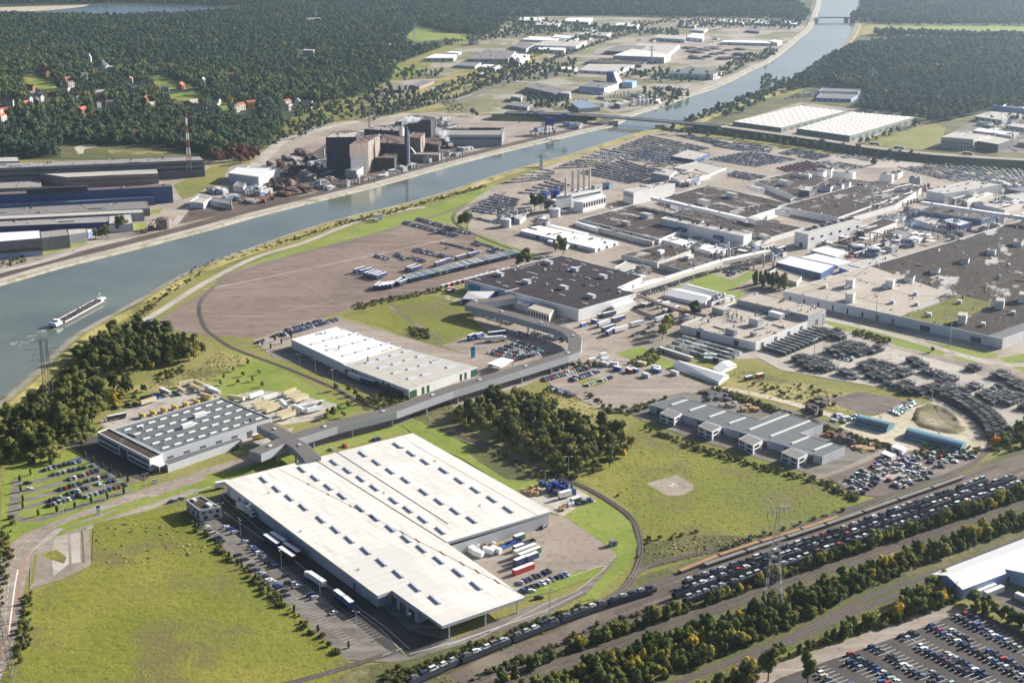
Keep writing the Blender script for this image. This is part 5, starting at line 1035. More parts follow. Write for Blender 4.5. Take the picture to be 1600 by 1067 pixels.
for x, yb, yt, t in ((578, 202, 170, 'behind the steelworks'), (840, 40, 16, 'in the far woods'), (1018, 100, 74, 'among the far sheds'), (1362, 130, 108, 'in the right-hand wood'), (789, 136, 104, 'beside the motorway'), (846, 262, 243, 'on the canal dyke'), (494, 34, 8, 'deep in the left-hand forest'), (648, 62, 42, 'on the pale meadow')): lattice('electricity_pylon', 'thin grey pylon ' + t, x, yb, yt, 5, 1.2, 'pylon', ('galvanised',), 6, ((.8, 8, .3), (.97, 6, .3)), bar=.35)
p = G(858, 209, 0); root = tag(empty('harbour_crane', (p.x, p.y, 0)), 'deep blue harbour crane on the far quay', 'crane'); inv = mat4((p.x, p.y, 0), 0).inverted()
m = MB()
for sx in (-1, 1):
    for sy in (-1, 1): m.tube((p.x + sx * 7, p.y + sy * 6, 0), (p.x + sx * 4, p.y + sy * 4, 13), .9, .8, 6)
m.box((p.x, p.y, 12), (12, 10, 2), 0); m.build('portal', 'tank_blue', root, inv); m = MB(); m.box((p.x + 1, p.y, 14), (12, 9, 8), 0, top=(.8, .8)); m.build('machine_house', 'tank_blue', root, inv)
m = MB(); m.tube((p.x, p.y, 20), (p.x - 26, p.y, 31), 1.2, .8); m.tube((p.x - 26, p.y, 31), (p.x - 42, p.y, 14), .8, .5); m.build('jib', 'tank_blue', root, inv); m = MB(); m.tube((p.x, p.y, 20), (p.x + 22, p.y, 26), 1.4, 1.2); m.box((p.x + 21, p.y, 21), (7, 5, 6), 0); m.build('counterweight', 'tank_blue', root, inv)
# ------------------------------------------------------------------ sheds of the far industrial belt
FS = 'sheds of the far industrial belt'
def far(label, px, hp, wall=W_, roof='bright_roof', **k):
    b = bd('industrial_shed', label, px, hp, wall, roof, FS, par=.15, **k)
    return b
far('white shed by the wood left of the motorway', '664,91 680,84.5 714,85 709,91', 5, door=((3, 4),)); far('flat white store behind the white motorway shed', '697,82.5 706,80 721,81 716,83.5', 3)
b = far('wide grey factory above the motorway', '731,92 757,78 806,80 794,92.5', 8, 'grey_wall', 'mid_roof', vents=18); b.band(3, .45, .75, 'glass', 'window_band')
far('grey low shed below the wide grey factory', '711,102 722,96.5 752,98 742,104', 4, 'pale_grey_wall', 'mid_roof'); far('white low shed beside the motorway', '750,104 757,100.5 781,101.5 774,107', 4); far('small pale shed with a reddish end', '746,116 752,112 766,112 760,118', 4, 'brick', 'pale_roof')
far('brown walled long shed at the edge of the forest', '640,133 660,126 678,127 655,136', 4, 'rust_wall', 'mid_roof'); far('dark shed in the trees at the edge of the forest', '610,140 622,134 640,133 632,142', 4, 'dark_wall', 'mid_roof')
for i, (px, hp, w_, r_, t) in enumerate((('800,72 812,66 835,69 822,77', 5, 'grey_wall', 'mid_roof', 'grey shed left of the long white roofs'), ('815,62 828,57 905,60 895,65', 3, W_, 'bright_roof', 'long white roof farthest left in the belt'), ('835,71 850,64 917,64 900,73', 7, W_, 'pale_roof', 'wide pale factory in the left of the belt'),
        ('838,77 846,72.5 885,73 882,79', 5, W_, 'bright_roof', 'low white store below the wide pale factory'), ('800,89 810,83.5 828,86 811,98', 7, W_, 'bright_roof', 'white end-on shed beside the motorway'), ('862,58 872,55 903,57 895,61', 4, W_, 'bright_roof', 'white roof behind the wide pale factory'), ('808,32 815,27 850,28 845,33', 4, W_, 'bright_roof', 'leftmost white shed against the far woods'), ('830,39 840,34 880,34 872,40', 4, W_, 'pale_roof', 'pale shed in front of the leftmost white shed'),
        ('880,33 888,28 926,28 920,35', 4, W_, 'bright_roof', 'large white shed against the far woods'), ('905,46 912,43 931,44 926,48', 3, 'cream_wall', 'pale_roof', 'cream shed near the far woods'), ('960,40 966,36 1000,38 996,42', 4, 'cream_wall', 'bright_roof', 'cream shed with a bright roof near the far woods'), ('905,54 915,50 955,51 948,56', 4, W_, 'pale_roof', 'pale flat shed in the middle of the far sheds'), ('1021,59 1030,54.5 1072,56 1070,62', 5, 'pale_grey_wall', 'pale_roof', 'pale hall in the middle distance of the belt'),
        ('1073,58 1082,52 1100,53 1098,61', 5, W_, 'bright_roof', 'square white hall right of the pale hall'), ('1080,47 1090,44 1106,45 1100,49', 3, W_, 'pale_roof', 'small far shed right of the square white hall'), ('945,80 965,71 1010,72 998,82', 5, 'navy_wall', 'mid_roof', 'ridged grey halls with a dark blue front'), ('958,87 988,76.5 1048,84 1038,90', 9, 'pale_grey_wall', 'white_roof', 'big pale hall with a plain wall in mid belt'), ('985,76 1000,68 1062,70 1045,84', 5, W_, 'pale_roof', 'pale hall behind the big plain-walled hall'),
        ('914,97 935,91 1015,93 1002,102', 4, 'dark_wall', 'brown_roof', 'dark roof with white strips in mid belt'), ('906,110 920,100 994,101 964,113', 4, W_, 'pale_roof', 'wide pale roof left of the blue works'), ('866,107 874,104 902,106 898,110', 4, W_, 'bright_roof', 'white strip shed behind the wide pale roof'), ('1047,114 1076,103 1128,112 1115,117', 8, W_, 'grey_roof', 'dark roofed hall with white walls beside the canal'), ('1127,66 1132,63 1200,64 1205,68', 4, W_, 'bright_roof', 'very long white shed above the coal heaps'),
        ('1165,48 1170,45 1188,46 1186,50', 3, 'dark_wall', 'mid_roof', 'dark low shed on the far right of the belt'), ('1178,36 1185,32 1215,33 1210,38', 3, W_, 'bright_roof', 'white shed by the far canal bend'), ('1120,34 1128,31 1165,32 1160,36', 3, W_, 'bright_roof', 'white shed beside the far woods on the right'), ('1060,40 1066,37 1090,38 1086,42', 3, 'cream_wall', 'pale_roof', 'cream shed by the end of the motorway'), ('820,136 836,129 892,142 866,146', 9, 'steel_blue_roof', 'mid_roof', 'dark ribbed shed with blue-grey doors'), ('867,144 874,141 892,142.5 890,147', 9, 'grey_wall', 'pale_roof', 'grey end block of the ribbed shed'),
        ('892,160.5 912,157 938,167.5 905,170', 6, 'grey_wall', 'steel_blue_roof', 'blue-grey pitched shed above the bridge'), ('960,161 975,155.5 987,159 969,164', 6, 'dark_wall', 'pale_roof', 'dark walled shed near the white tanks'), ('973,154 982,150 992,153 985,157', 5, 'dark_wall', 'brown_roof', 'small dark shed behind the white tanks'), ('1015,156 1021,153.5 1034,155 1030,159', 4, W_, 'bright_roof', 'white flat shed among the white tanks'), ('798,151 804,147 817,148 814,153', 7, 'grey_wall', 'pale_roof', 'grey windowed block left of the ribbed shed'), ('792,164 803,158 832,163 824,168', 5, 'grey_wall', 'mid_roof', 'grey pitched shed near the bridge ramp'),
        ('1200,64 1210,62 1222,63.5 1215,67', 5, 'cream_wall', 'bright_roof', 'small white shed on the far canal bank'), ('1196,36 1204,33 1248,33 1242,38', 3, W_, 'bright_roof', 'white roofs along the far canal bend'), ('1160,24 1168,21 1200,22 1195,26', 2, W_, 'pale_roof', 'pale roof in the haze left of the canal'))):
    far(t, px, hp, w_, r_, vents=4 if i % 3 == 0 else 0, door=((3, 3),) if hp > 3 else ())
# blue works with its sloping white flank
b = far('blue works with a tower and a sloping white flank', '905,134.5 925,125.5 967,130 944,138', 9, 'pale_grey_wall', 'mid_roof', vents=8); b.band(3, .55, .98, 'pale_blue_wall', 'upper_cladding', 0, 1)
q = W('948,112.5 953,110.5 963,112 959,114', 24); m = MB(); Q = ccw(q); m.prism(Q, 0, 24); b.part('tower', m, 'blue_wall'); p0, p1 = q[2], q[3]; e = G(972, 128, 8); f_ = G(966, 132, 8)
m = MB(); m.face([p1, f_, e, p0]); m.face([p1, f_, Vector((f_.x, f_.y, 0)), Vector((p1.x, p1.y, 0))]); m.face([p0, e, Vector((e.x, e.y, 0)), Vector((p0.x, p0.y, 0))]); b.part('sloping_flank', m, W_)
q = W('972,128 978,125 995,126.5 988,129', 10); m = MB(); m.prism(ccw(q), 0, 10); b.part('annex', m, 'pale_blue_wall')
for i in range(9):
    p = G(998 + (i % 5) * 6.2, 160 + (i // 5) * 5 - (i % 5) * .6, 0); root = tag(empty('storage_tank', p), 'upright white tank in the cluster near the bridge', 'tank', 'white tanks near the bridge'); inv = mat4(p, 0).inverted(); m = MB(); m.tube((p.x, p.y, 0), (p.x, p.y, 9), 3.4, None, 12); m.build('shell', W_, root, inv); m = MB(); m.tube((p.x, p.y, 9), (p.x, p.y, 10), 3.3, 1, 12); m.build('roof', 'pale_steel', root, inv)
r = random.Random(3)
for i in range(16):
    x, y = 1078 + (i * 13) % 95 + r.uniform(-4, 4), 76 + (i * 7) % 20; p = G(x, y, 0); w_ = r.uniform(22, 40); vs, fs = blob(w_ / 2, 2, 80 + i, .32, .25); m = MB(); m.add([(p.x + a, p.y + b_, max(-.2, c)) for a, b_, c in vs], fs)
    tag(m.build('coal_heap', 'black_wall' if i % 3 else 'dark_earth'), ('black' if i % 3 else 'brown') + ' heap in the bulk yard by the far canal', 'heap', 'heaps of the bulk yard')
# warehouses beyond the bridge
FW = 'distribution sheds beyond the dual carriageway'
for t, px, hp in (('left', '1145,190 1250,165 1322,173.5 1221,200', 7), ('right', '1245,201 1330,175 1430,183 1328,212.5', 9)):
    b = bd('warehouse', t + ' of two wide arched white-roofed sheds beyond the dual carriageway', px, hp, 'green_wall', 'arched_roof', FW, cat='warehouse', par=.15); b.grid(12, 7, .05, .95, .08, .92, 5, 2, 0, 'pale_skylight', .5); b.row(2, 10, .05, .6, .5, 'dark_wall', 'dock_door'); b.row(3, 2, .0, .95, .04, 'red', 'red_panel')
b = bd('factory', 'grey ribbed factory with car lots in the right-hand wood', '1280,142.5 1285,137.5 1346,139.5 1341,144', 5, 'pale_grey_wall', 'mid_roof', FW, cat='factory'); bd('factory', 'bluish front range of the wood-side factory', '1275,153 1283,145 1342,147.5 1330,155', 5, 'pale_blue_wall', 'mid_roof', FW, cat='factory', win=((3, 6, .3, .7, .5),))
b = bd('office', 'sunlit office block with a pale roof by the dual carriageway', '1471,214 1497,205.5 1547,211 1521,218', 16, 'cream_wall', 'pale_roof', win=((3, 10, .45, .62, .5), (3, 10, .15, .32, .5), (2, 4, .5, .7, .5)), vents=4)
bd('warehouse', 'dark walled warehouse right of the sunlit office', '1522,219.5 1550,211.5 1583,217.5 1560,226', 12, 'dark_wall', 'pale_roof', FW, cat='warehouse'); bd('warehouse', 'long curved white roof behind the sunlit office', '1521,204 1530,200 1583,207 1580,212', 5, W_, 'bright_roof', FW, cat='warehouse', par=.05); bd('warehouse', 'pale warehouse with windows behind the curved white roof', '1523,182 1548,173.5 1596,177.5 1566,188', 7, 'grey_wall', 'pale_roof', FW, cat='warehouse', win=((3, 5, .3, .7, .5),), vents=8)
b = bd('warehouse', 'dark roofed warehouse with rows of skylights at the right edge', '1552,165 1590,152.5 1680,160 1640,174', 7, 'pale_blue_wall', 'grey_roof', FW, cat='warehouse'); b.grid(6, 5, .1, .9, .15, .85, 7, 2, 0, 'pale_skylight', .5); bd('warehouse', 'grey shed at the right edge below the skylit warehouse', '1572,196 1585,192 1640,198 1625,204', 5, 'grey_wall', 'pale_roof', FW, cat='warehouse'); bd('warehouse', 'grey low shed at the right edge by the dual carriageway', '1590,222 1605,216 1660,222 1640,230', 6, 'grey_wall', 'mid_roof', FW, cat='warehouse')
# villas in the woods
hr = random.Random(77); HX = []
for _ in range(34):
    a_ = hr.uniform(-5, 455); HX.append((a_, hr.uniform(118, 182) - max(0, a_ - 300) * .06, hr.uniform(9, 14), *hr.choice([('plaster', 'tile_roof', 'small white house with a red roof among the far left trees'), ('brick', 'tile_roof', 'small brick house with a red roof among the far left trees'), ('plaster', 'grey_roof', 'small white house with a grey roof among the far left trees'), ('plaster', 'pale_roof', 'small pale house among the far left trees')])))
for i, (x, y, w_, wl, rf, t) in enumerate(tuple(HX) + ((62, 152, 16, 'plaster', 'steel_blue_roof', 'white flat-roofed house in the left woods'), (80, 152, 9, 'brick', 'tile_roof', 'brick house beside the white flat-roofed one'), (58, 165, 12, 'dark_wall', 'grey_roof', 'dark gabled house low in the left woods'), (14, 166, 12, 'plaster', 'grey_roof', 'white house at the left edge of the woods'), (3, 190, 14, 'plaster', 'tile_roof', 'red roofed house at the left edge'), (104, 145, 9, 'plaster', 'tile_roof', 'small white gabled house in the glade'), (110, 137, 10, 'plaster', 'grey_roof', 'grey roofed house above the glade'), (152, 168, 12, 'plaster', 'tile_roof', 'white bungalow with an orange roof'), (172, 167, 9, 'plaster', 'grey_roof', 'white bungalow right of the orange one'), (205, 144, 13, 'brick', 'tile_roof', 'brick villa in the middle of the woods'), (269, 166, 11, 'brick', 'tile_roof', 'brick villa near the bright clearing'), (283, 140, 14, 'brick', 'tile_roof', 'villa between two bright clearings'), (305, 174, 13, 'plaster', 'grey_roof', 'white house behind the red and white mast'), (367, 176, 12, 'plaster', 'grey_roof', 'white house right of the mast'), (376, 169, 9, 'brick', 'tile_roof', 'small red roofed house right of the mast'), (392, 168, 12, 'brick', 'tile_roof', 'long orange roofed house right of the mast'), (8, 165, 9, 'brick', 'tile_roof', 'orange roofed cottage at the left edge'), (404, 183, 9, 'plaster', 'grey_roof', 'white cottage at the wood edge'), (465, 165, 12, 'plaster', 'grey_roof', 'white house in the allotments'), (480, 169, 14, 'plaster', 'pale_roof', 'low white shed in the allotments'), (452, 172, 10, 'plaster', 'grey_roof', 'small white house in the allotments'), (592, 72, 14, 'plaster', 'pale_roof', 'white house near the pale meadow'), (612, 78, 12, 'plaster', 'pale_roof', 'second white house near the pale meadow'), (740, 70, 14, 'plaster', 'pale_roof', 'white house behind the motorway sheds'), (490, 38, 18, 'plaster', 'pale_roof', 'pale roof deep in the left forest'))):
    p = G(x, y, 0); k = H / ((y - YH) * CP); w2 = w_ * k * .62; a = (i * 1.3) % 3; c_, s_ = math.cos(a), math.sin(a); q = [Vector((p.x + X * c_ - Y * s_, p.y + X * s_ + Y * c_, 0)) for X, Y in ((-w2, w2 * .5), (w2, w2 * .5), (w2, -w2 * .5), (-w2, -w2 * .5))]
    hh = 8; px = ' '.join('%.3f,%.3f' % proj((v.x, v.y, hh)) for v in q); b = gable('house', t, px, 0, w2 * .45, wl, rf, 'houses in the woods', 'house', 0, h=hh); [b.row(i_, 3, .2, .5, .4) for i_ in (2, 0)]; b.row(2, 3, .6, .85, .4)
b = bd('apartment_block', 'pale apartment block standing out of the left forest', '473,78.5 478,77 492,77.5 490,79.5', 8, 'plaster', 'pale_roof', 'houses in the woods', win=((3, 6, .1, .3, .5), (3, 6, .42, .62, .5), (3, 6, .72, .9, .5)))
q = G(160, 110, 0); root = tag(empty('church', q), 'white domed church with a slim tower in the left woods', 'church'); inv = mat4(q, 0).inverted(); m = MB(); m.tube((q.x, q.y, 0), (q.x, q.y, 9), 13, None, 16); m.build('drum', 'plaster', root, inv); m = MB(); m.tube((q.x, q.y, 9), (q.x, q.y, 19), 13.5, 2, 16); m.build('dome', 'grey_roof', root, inv); m = MB(); m.box((q.x + 24, q.y, 0), (26, 10, 7), 0); m.build('nave', 'plaster', root, inv); m = MB(); m.box((q.x - 22, q.y, 0), (5, 5, 26), 0); m.tube((q.x - 22, q.y, 26), (q.x - 22, q.y, 33), 3.4, .2, 4); m.build('tower', 'plaster', root, inv)
# ------------------------------------------------------------------ trees that can be told apart
def leaf_mat(n, c, c2): leafy(n, [(0, sc(c, .7)), (.4, c), (.75, c2), (1, sc(c2, 1.2))])
leaf_mat('leaf_dark', (.065, .085, .022), (.12, .13, .035)); leaf_mat('leaf_green', (.11, .13, .032), (.2, .2, .05)); leaf_mat('leaf_olive', (.18, .185, .048), (.28, .26, .075))
leaf_mat('leaf_yellow', (.27, .23, .03), (.42, .33, .045)); leaf_mat('leaf_orange', (.38, .17, .02), (.5, .24, .03)); leaf_mat('leaf_grey', (.13, .16, .085), (.18, .2, .11)); leaf_mat('leaf_red', (.16, .06, .035), (.22, .09, .05))
leafy('leaf_wood', [(0, (.045, .08, .055)), (.45, (.07, .112, .068)), (.8, (.1, .14, .075)), (.98, (.14, .16, .07)), (1, (.18, .16, .065))])
leafy('leaf_grove', [(0, (.065, .105, .05)), (.5, (.1, .15, .06)), (.82, (.15, .18, .065)), (.95, (.21, .2, .07)), (1, (.28, .21, .08))])
leafy('leaf_mixed', [(0, (.065, .095, .025)), (.35, (.11, .145, .034)), (.65, (.17, .19, .045)), (.84, (.25, .24, .055)), (.94, (.4, .33, .045)), (1, (.5, .33, .04))])
leafy('leaf_shrub', [(0, (.08, .095, .03)), (.5, (.13, .135, .04)), (.85, (.19, .175, .06)), (1, (.27, .22, .09))])
leafy('leaf_tuft', [(0, (.2, .21, .04)), (.35, (.25, .245, .045)), (.7, (.29, .27, .055)), (1, (.36, .32, .1))], .5)
leafy('leaf_tuft_dry', [(0, (.12, .1, .03)), (.5, (.26, .22, .075)), (1, (.4, .34, .16))], .5)
solid('bark', (.09, .07, .05), .9, .2, 1.0)
TREES = {}
def tree_kind(key, kind, h, r, mat, n=3, leaves=1.0):
    out = []
    for k in range(n):
        seed = len(TREES) * 10 + k; root = empty('broadleaf_tree' if kind == 'broadleaf' else {'conifer': 'conifer_tree', 'poplar': 'poplar_tree', 'bush': 'bush'}[kind])
        trunk_mb(h, r, seed, kind).build('trunk', 'bark', root); crown_mb(kind, h, r, seed, leaves).build('crown', mat, root); out.append(root)
    TREES[key] = [out, [False] * n]
for key, kind, h, r, mat in (('dark', 'broadleaf', 13.5, 5.0, 'leaf_dark'), ('green', 'broadleaf', 13, 4.5, 'leaf_green'), ('olive', 'broadleaf', 11.5, 4.0, 'leaf_olive'), ('yellow', 'broadleaf', 8.5, 4, 'leaf_yellow'), ('orange', 'broadleaf', 8, 3.8, 'leaf_orange'), ('grey', 'broadleaf', 9, 4.2, 'leaf_grey'), ('red', 'broadleaf', 11, 5, 'leaf_red'), ('poplar', 'poplar', 13, 2.3, 'leaf_green'), ('slim', 'poplar', 5.0, .9, 'leaf_dark'), ('young', 'broadleaf', 5, 1.9, 'leaf_olive'), ('fir', 'conifer', 16, 4.2, 'leaf_dark')): tree_kind(key, kind, h, r, mat, 3 if kind == 'broadleaf' else 2, .55 if key in ('slim', 'young') else 1)
TR = random.Random(11)
def plant_tree(key, p, label, group, s=None, cat='tree'):
    protos, used = TREES[key]; k = TR.randrange(len(protos))
    if not used[k]: o = protos[k]; used[k] = True
    else: o = copy_tree(protos[k])
    s = s or TR.uniform(.78, 1.22); o.location = (p[0], p[1], lv(p) - .05); o.rotation_euler = (0, 0, TR.uniform(0, 6.28)); o.scale = (s * TR.uniform(.9, 1.1), s * TR.uniform(.9, 1.1), s)
    return tag(o, label, cat, group)
NAMES = {'dark': 'dark green broad-crowned', 'green': 'mid green round-crowned', 'olive': 'olive green', 'yellow': 'yellow autumn', 'orange': 'orange autumn', 'grey': 'grey-green willowy', 'red': 'reddish brown', 'poplar': 'slender green poplar', 'slim': 'slim dark columnar', 'young': 'small young', 'fir': 'dark pointed fir'}
def wood(s, spacing, kinds, where, group, seed, smin=.8, smax=1.2):
    pts = in_poly(W(s), spacing, .38, (), seed); n = 0; q = random.Random(seed)
    for x, y in sorted(map(tuple, pts), key=lambda t: -t[1]):
        k = q.choices([a for a, _ in kinds], [b for _, b in kinds])[0]; plant_tree(k, (x, y), NAMES[k] + ' tree ' + where, group, q.uniform(smin, smax)); n += 1
    return n
cnt = 0
cnt += wood('118,570 140,545 185,525 218,516 255,527 300,545 262,566 220,580 150,588 120,588', 9.6, (('dark', 6), ('green', 3), ('olive', 1)), 'in the upper part of the wood by the canal', 'trees of the wood by the canal', 1, .7, 1.05)
cnt += wood('262,566 300,545 330,548 312,560 270,574', 7.5, (('yellow', 6), ('olive', 4)), 'at the right tip of the wood by the canal', 'trees of the wood by the canal', 2)
cnt += wood('-16,665 28,648 70,615 95,596 140,598 190,603 232,610 198,630 150,652 140,672 122,692 92,702 95,722 40,732 -16,728', 10.2, (('dark', 5), ('green', 4), ('olive', 2), ('yellow', .4)), 'in the lower part of the wood by the canal', 'trees of the wood by the canal', 3, .68, 1.05)
cnt += wood('708,652 742,632 790,622 850,628 890,650 950,670 990,697 984,716 935,738 898,747 866,736 832,722 795,702 770,690 775,674 725,666', 9.7, (('dark', 3), ('green', 5), ('olive', 3), ('yellow', .3)), 'in the wood behind the white warehouse', 'trees of the wood behind the white warehouse', 4, .62, 1.05)
for x, y in PX('1180,446 1188,444 1192,449 1201,446 1206,450 1212,447 1217,452 1222,449 1226,453 1196,441'): plant_tree('poplar', G(x, y), 'slender green poplar in the court inside the car works', 'poplars inside the car works')
for k, s, w_, g in (('fir', '1365,258', 'single dark fir beside the empty pale lot', None), ('poplar', '1487,339', 'dark slender tree by the laboratory block', None), ('poplar', '1462,336', 'second slender tree by the laboratory block', None), ('red', '395,250 402,247 388,254 376,257 346,238 355,236 366,238 378,236 388,238 330,250 345,252 362,248 378,247 395,243 352,243 372,241 338,244 350,248 358,253 368,252 384,250 390,247 380,242 365,244 342,255 372,246', 'reddish brown tree at the end of the rearmost mill hall', 'reddish trees by the mill halls'), ('red', '215,222 232,221 248,222', 'reddish brown tree in the front edge of the woods', 'reddish trees in the woods'), ('dark', '835,330 845,327 855,331 842,322', 'dark tree beside the power house tanks', 'trees beside the power house'), ('dark', '720,356 730,358', 'dark tree in the bend of the siding', 'trees in the bend of the siding'), ('green', '868,395 880,398 876,392', 'green tree behind the dark hall', 'trees behind the dark hall'), ('dark', '812,418 822,416', 'dark tree at the end of the trailer row', 'trees at the end of the trailer row'),
        ('olive', '150,374 160,372 168,372', 'olive tree before the mill halls', 'trees before the mill halls'), ('dark', '188,362 196,360', 'dark tree by the navy fronted hall', 'trees by the navy fronted hall'), ('grey', '745,183 738,181', 'pale round tree near the motorway ramp', 'trees near the motorway ramp'), ('young', '128,697 134,690 124,688 147,678', 'grey-green young tree by the grey hall', 'young trees by the grey hall'), ('young', '500,640 512,648 520,650 530,642 545,636 537,652 510,655 560,626 568,630 556,618 545,612 525,610', 'young tree between the lorry yard and the gallery', 'young trees by the gallery'), ('olive', '1045,514 1040,522 1035,530', 'olive tree at the corner of the stamping shop', 'trees at the corner of the stamping shop'), ('young', '1457,550', 'small round tree on the grass belt', None), ('green', '1262,1066 1200,1064', 'green tree at the entrance of the near car lot', 'trees at the entrance of the near car lot'), ('yellow', '1068,496', 'yellow tree among the containers', None), ('dark', '1085,500', 'dark tree among the containers', None), ('orange', '1555,698', 'orange bush at the end of the siding', None)):
    for x, y in PX(s): plant_tree(k, G(x, y), w_, g)
for x, y in PX('31,752 33,768 36,784 36,795 60,806 89,800 117,794 143,786 168,780 194,771 200,753 187,745 173,737 160,730 146,722 133,715 48,742'): plant_tree('slim', G(x, y), 'slim dark columnar tree round the small car park', 'slim trees round the small car park', .8)
for x, y in PX('313,828 337,850 358,872 378,888 400,905 420,925 460,955 497,987 545,1012 440,940'): plant_tree('slim', G(x, y), 'slim dark columnar tree in the warehouse car park', 'slim trees in the warehouse car park', .7)
for x, y in PX('423,545 430,533 440,537 410,540 455,528'): plant_tree('slim', G(x, y), 'slim dark tree in front of the white and grey hall', 'slim trees in front of the white and grey hall', .8)
for x, y in PX('365,580 380,588 350,592 395,596 372,600 410,604 388,570 405,585 345,602'): plant_tree('young', G(x, y), 'small young tree on the meadow behind the grey hall', 'young trees on the meadow', .7)
# ------------------------------------------------------------------ foliage nobody could count
for k in range(3): proto('wood%d' % k, crown_mb('broadleaf', 13 + k, 5 + .4 * k, 200 + k, .5), 'leaf_wood')
proto('wood3', crown_mb('conifer', 15, 3.6, 210, .5), 'leaf_wood')
for k in range(3): proto('mix%d' % k, crown_mb('broadleaf', 7.5 + k, 3.4 + .4 * k, 220 + k, .8), 'leaf_mixed')
proto('mix3', crown_mb('poplar', 8, 2, 228, .8), 'leaf_mixed')
for k in range(2): proto('shrub%d' % k, crown_mb('bush', 2.6 + .6 * k, 1.8, 230 + k, .5), 'leaf_shrub')
def tuft(seed, r_, h_):
    m = MB(); vs, fs = blob(r_, 1, seed, h_ / r_, .3); m.add([(x, y, z + h_ * .3) for x, y, z in vs], fs); return m
for k in range(3): proto('tuft%d' % k, tuft(240 + k, .5 + .15 * k, .17 + .06 * k), 'leaf_tuft'); proto('dry%d' % k, tuft(250 + k, .55 + .15 * k, .25 + .1 * k), 'leaf_tuft_dry')
WD = ['wood0', 'wood1', 'wood2', 'wood3']; MX = ['mix0', 'mix1', 'mix2', 'mix3']; SH = ['shrub0', 'shrub1']; TU = ['tuft0', 'tuft1', 'tuft2']; DR = ['dry0', 'dry1', 'dry2']
def holes(*ss): return [[(p.x, p.y) for p in W(s)] for s in ss]
GL = holes('28,125 50,118 82,127 94,151 60,153', '226,122 250,117 278,127 310,146 290,153 252,153', '263,148 300,141 324,164 300,171 265,170', '328,162 352,159 360,184 336,187', '630,70 650,41 665,43 690,51 735,53 752,72 690,75 648,79', '0,155 25,160 30,190 10,204 -20,202', '55,150 70,148 90,158 75,184 50,182', '145,164 180,162 185,184 145,186', '300,168 320,170 320,192 300,192', '360,165 400,162 408,197 370,194', '440,160 500,162 500,187 440,192', '150,106 178,105 180,126 150,127', '466,78 496,76 494,100 466,102', '95,134 120,132 122,162 95,162', '200,140 215,140 215,162 198,162')
GL += [[(p.x, p.y) for p in W('%g,%g %g,%g %g,%g %g,%g' % (x - 7, y - 2, x + 7, y - 2, x + 9, y + 9, x - 9, y + 9))] for x, y, *_ in HX]
for x, y in ((20, 108), (190, 128), (250, 160), (330, 140), (400, 140), (420, 165), (130, 178), (60, 115), (500, 110), (545, 85), (120, 60), (350, 70)): GL.append([(p.x, p.y) for p in W('%g,%g %g,%g %g,%g %g,%g' % (x - 14, y, x + 5, y - 2.5, x + 16, y + 2, x - 3, y + 7))])
forest = [in_poly(W(s), sp, .45, GL, i) for i, (s, sp) in enumerate((('-330,-10 0,26 190,30 345,22 420,12 800,4 1240,0 1265,24 1255,34 1190,29 1060,28 950,25 800,26 780,48 700,72 620,103 612,126 560,150 470,168 330,196 250,205 0,200 -330,215', 11.5), ('-330,215 0,200 250,205 330,196 440,176 445,200 400,236 335,252 315,239 250,229 165,227 100,225 90,246 -330,262', 9.5), ('-400,-10 1270,-10 1262,-3 800,2 420,10 350,11 190,6 0,8 -400,8', 15), ('1238,134 1276,110 1312,84 1345,72 1420,66 1700,70 1760,190 1552,170 1500,188 1470,192 1432,185 1345,173 1350,144 1280,134 1230,146', 11), ('1346,-10 1344,16 1328,28 1330,36 1400,40 1720,42 1720,-10', 14), ('1366,53 1480,57 1700,60 1700,64 1480,60 1366,56', 8)))]
fp = np.concatenate(forest); v_ = np.sin(fp[:, 0] * .013 + 1) * np.sin(fp[:, 1] * .011) + .7 * np.sin(fp[:, 0] * .031 - fp[:, 1] * .027) + np.random.default_rng(2).normal(0, .5, len(fp))
gz = inside(W('-330,100 0,98 60,92 150,104 300,112 420,118 520,104 560,150 470,170 330,190 0,186 -330,200'), fp); gv = (v_ + np.where(gz, .9, -.55)) > .45
for k in range(3): proto('grove%d' % k, crown_mb('broadleaf', 11 + 2 * k, 5.5 + .6 * k, 260 + k, .5), 'leaf_grove')
scatter('forest', 'dark autumn forest covering the far plain', fp[~gv], WD, .7, 1.3, 5); scatter('forest', 'lighter broadleaved groves standing through the far forest', fp[gv], ['grove0', 'grove1', 'grove2'], .65, 1.25, 15)
bs = ['560,150 600,132 640,142 690,160 640,176 560,186 500,196 450,206 445,200 470,170', '690,64 740,66 800,62 800,50 770,46 700,76', '790,30 960,44 1060,50 1060,60 930,50 800,60', '800,104 860,102 900,96 900,120 830,128 740,140 700,150 760,128', '965,112 1040,116 1115,118 1125,124 1060,132 1000,128 970,120', '1120,110 1180,86 1195,92 1130,124', '1000,140 1060,146 1080,152 1040,168 1010,166', '620,110 690,116 700,120 620,128', '830,150 890,158 885,174 820,172', '1060,36 1260,34 1240,48 1180,44 1060,46', '1200,76 1218,84 1190,100 1180,92', '1190,120 1240,132 1215,148 1190,150', '440,205 480,196 520,192 500,210 460,222 400,238 405,228', '1110,178 1190,150 1215,152 1140,186', '1540,184 1620,188 1620,196 1550,192', '1336,226 1440,193 1450,196 1350,228', '1335,178 1420,170 1430,176 1345,180']
pts = np.concatenate([in_poly(W(s), 17, .5, holes('905,100 996,100 964,114 905,112', '820,128 895,130 892,148 820,146', '900,124 1000,122 1000,140 900,146', '1046,102 1130,110 1118,118 1046,116'), 40 + i) for i, s in enumerate(bs)])
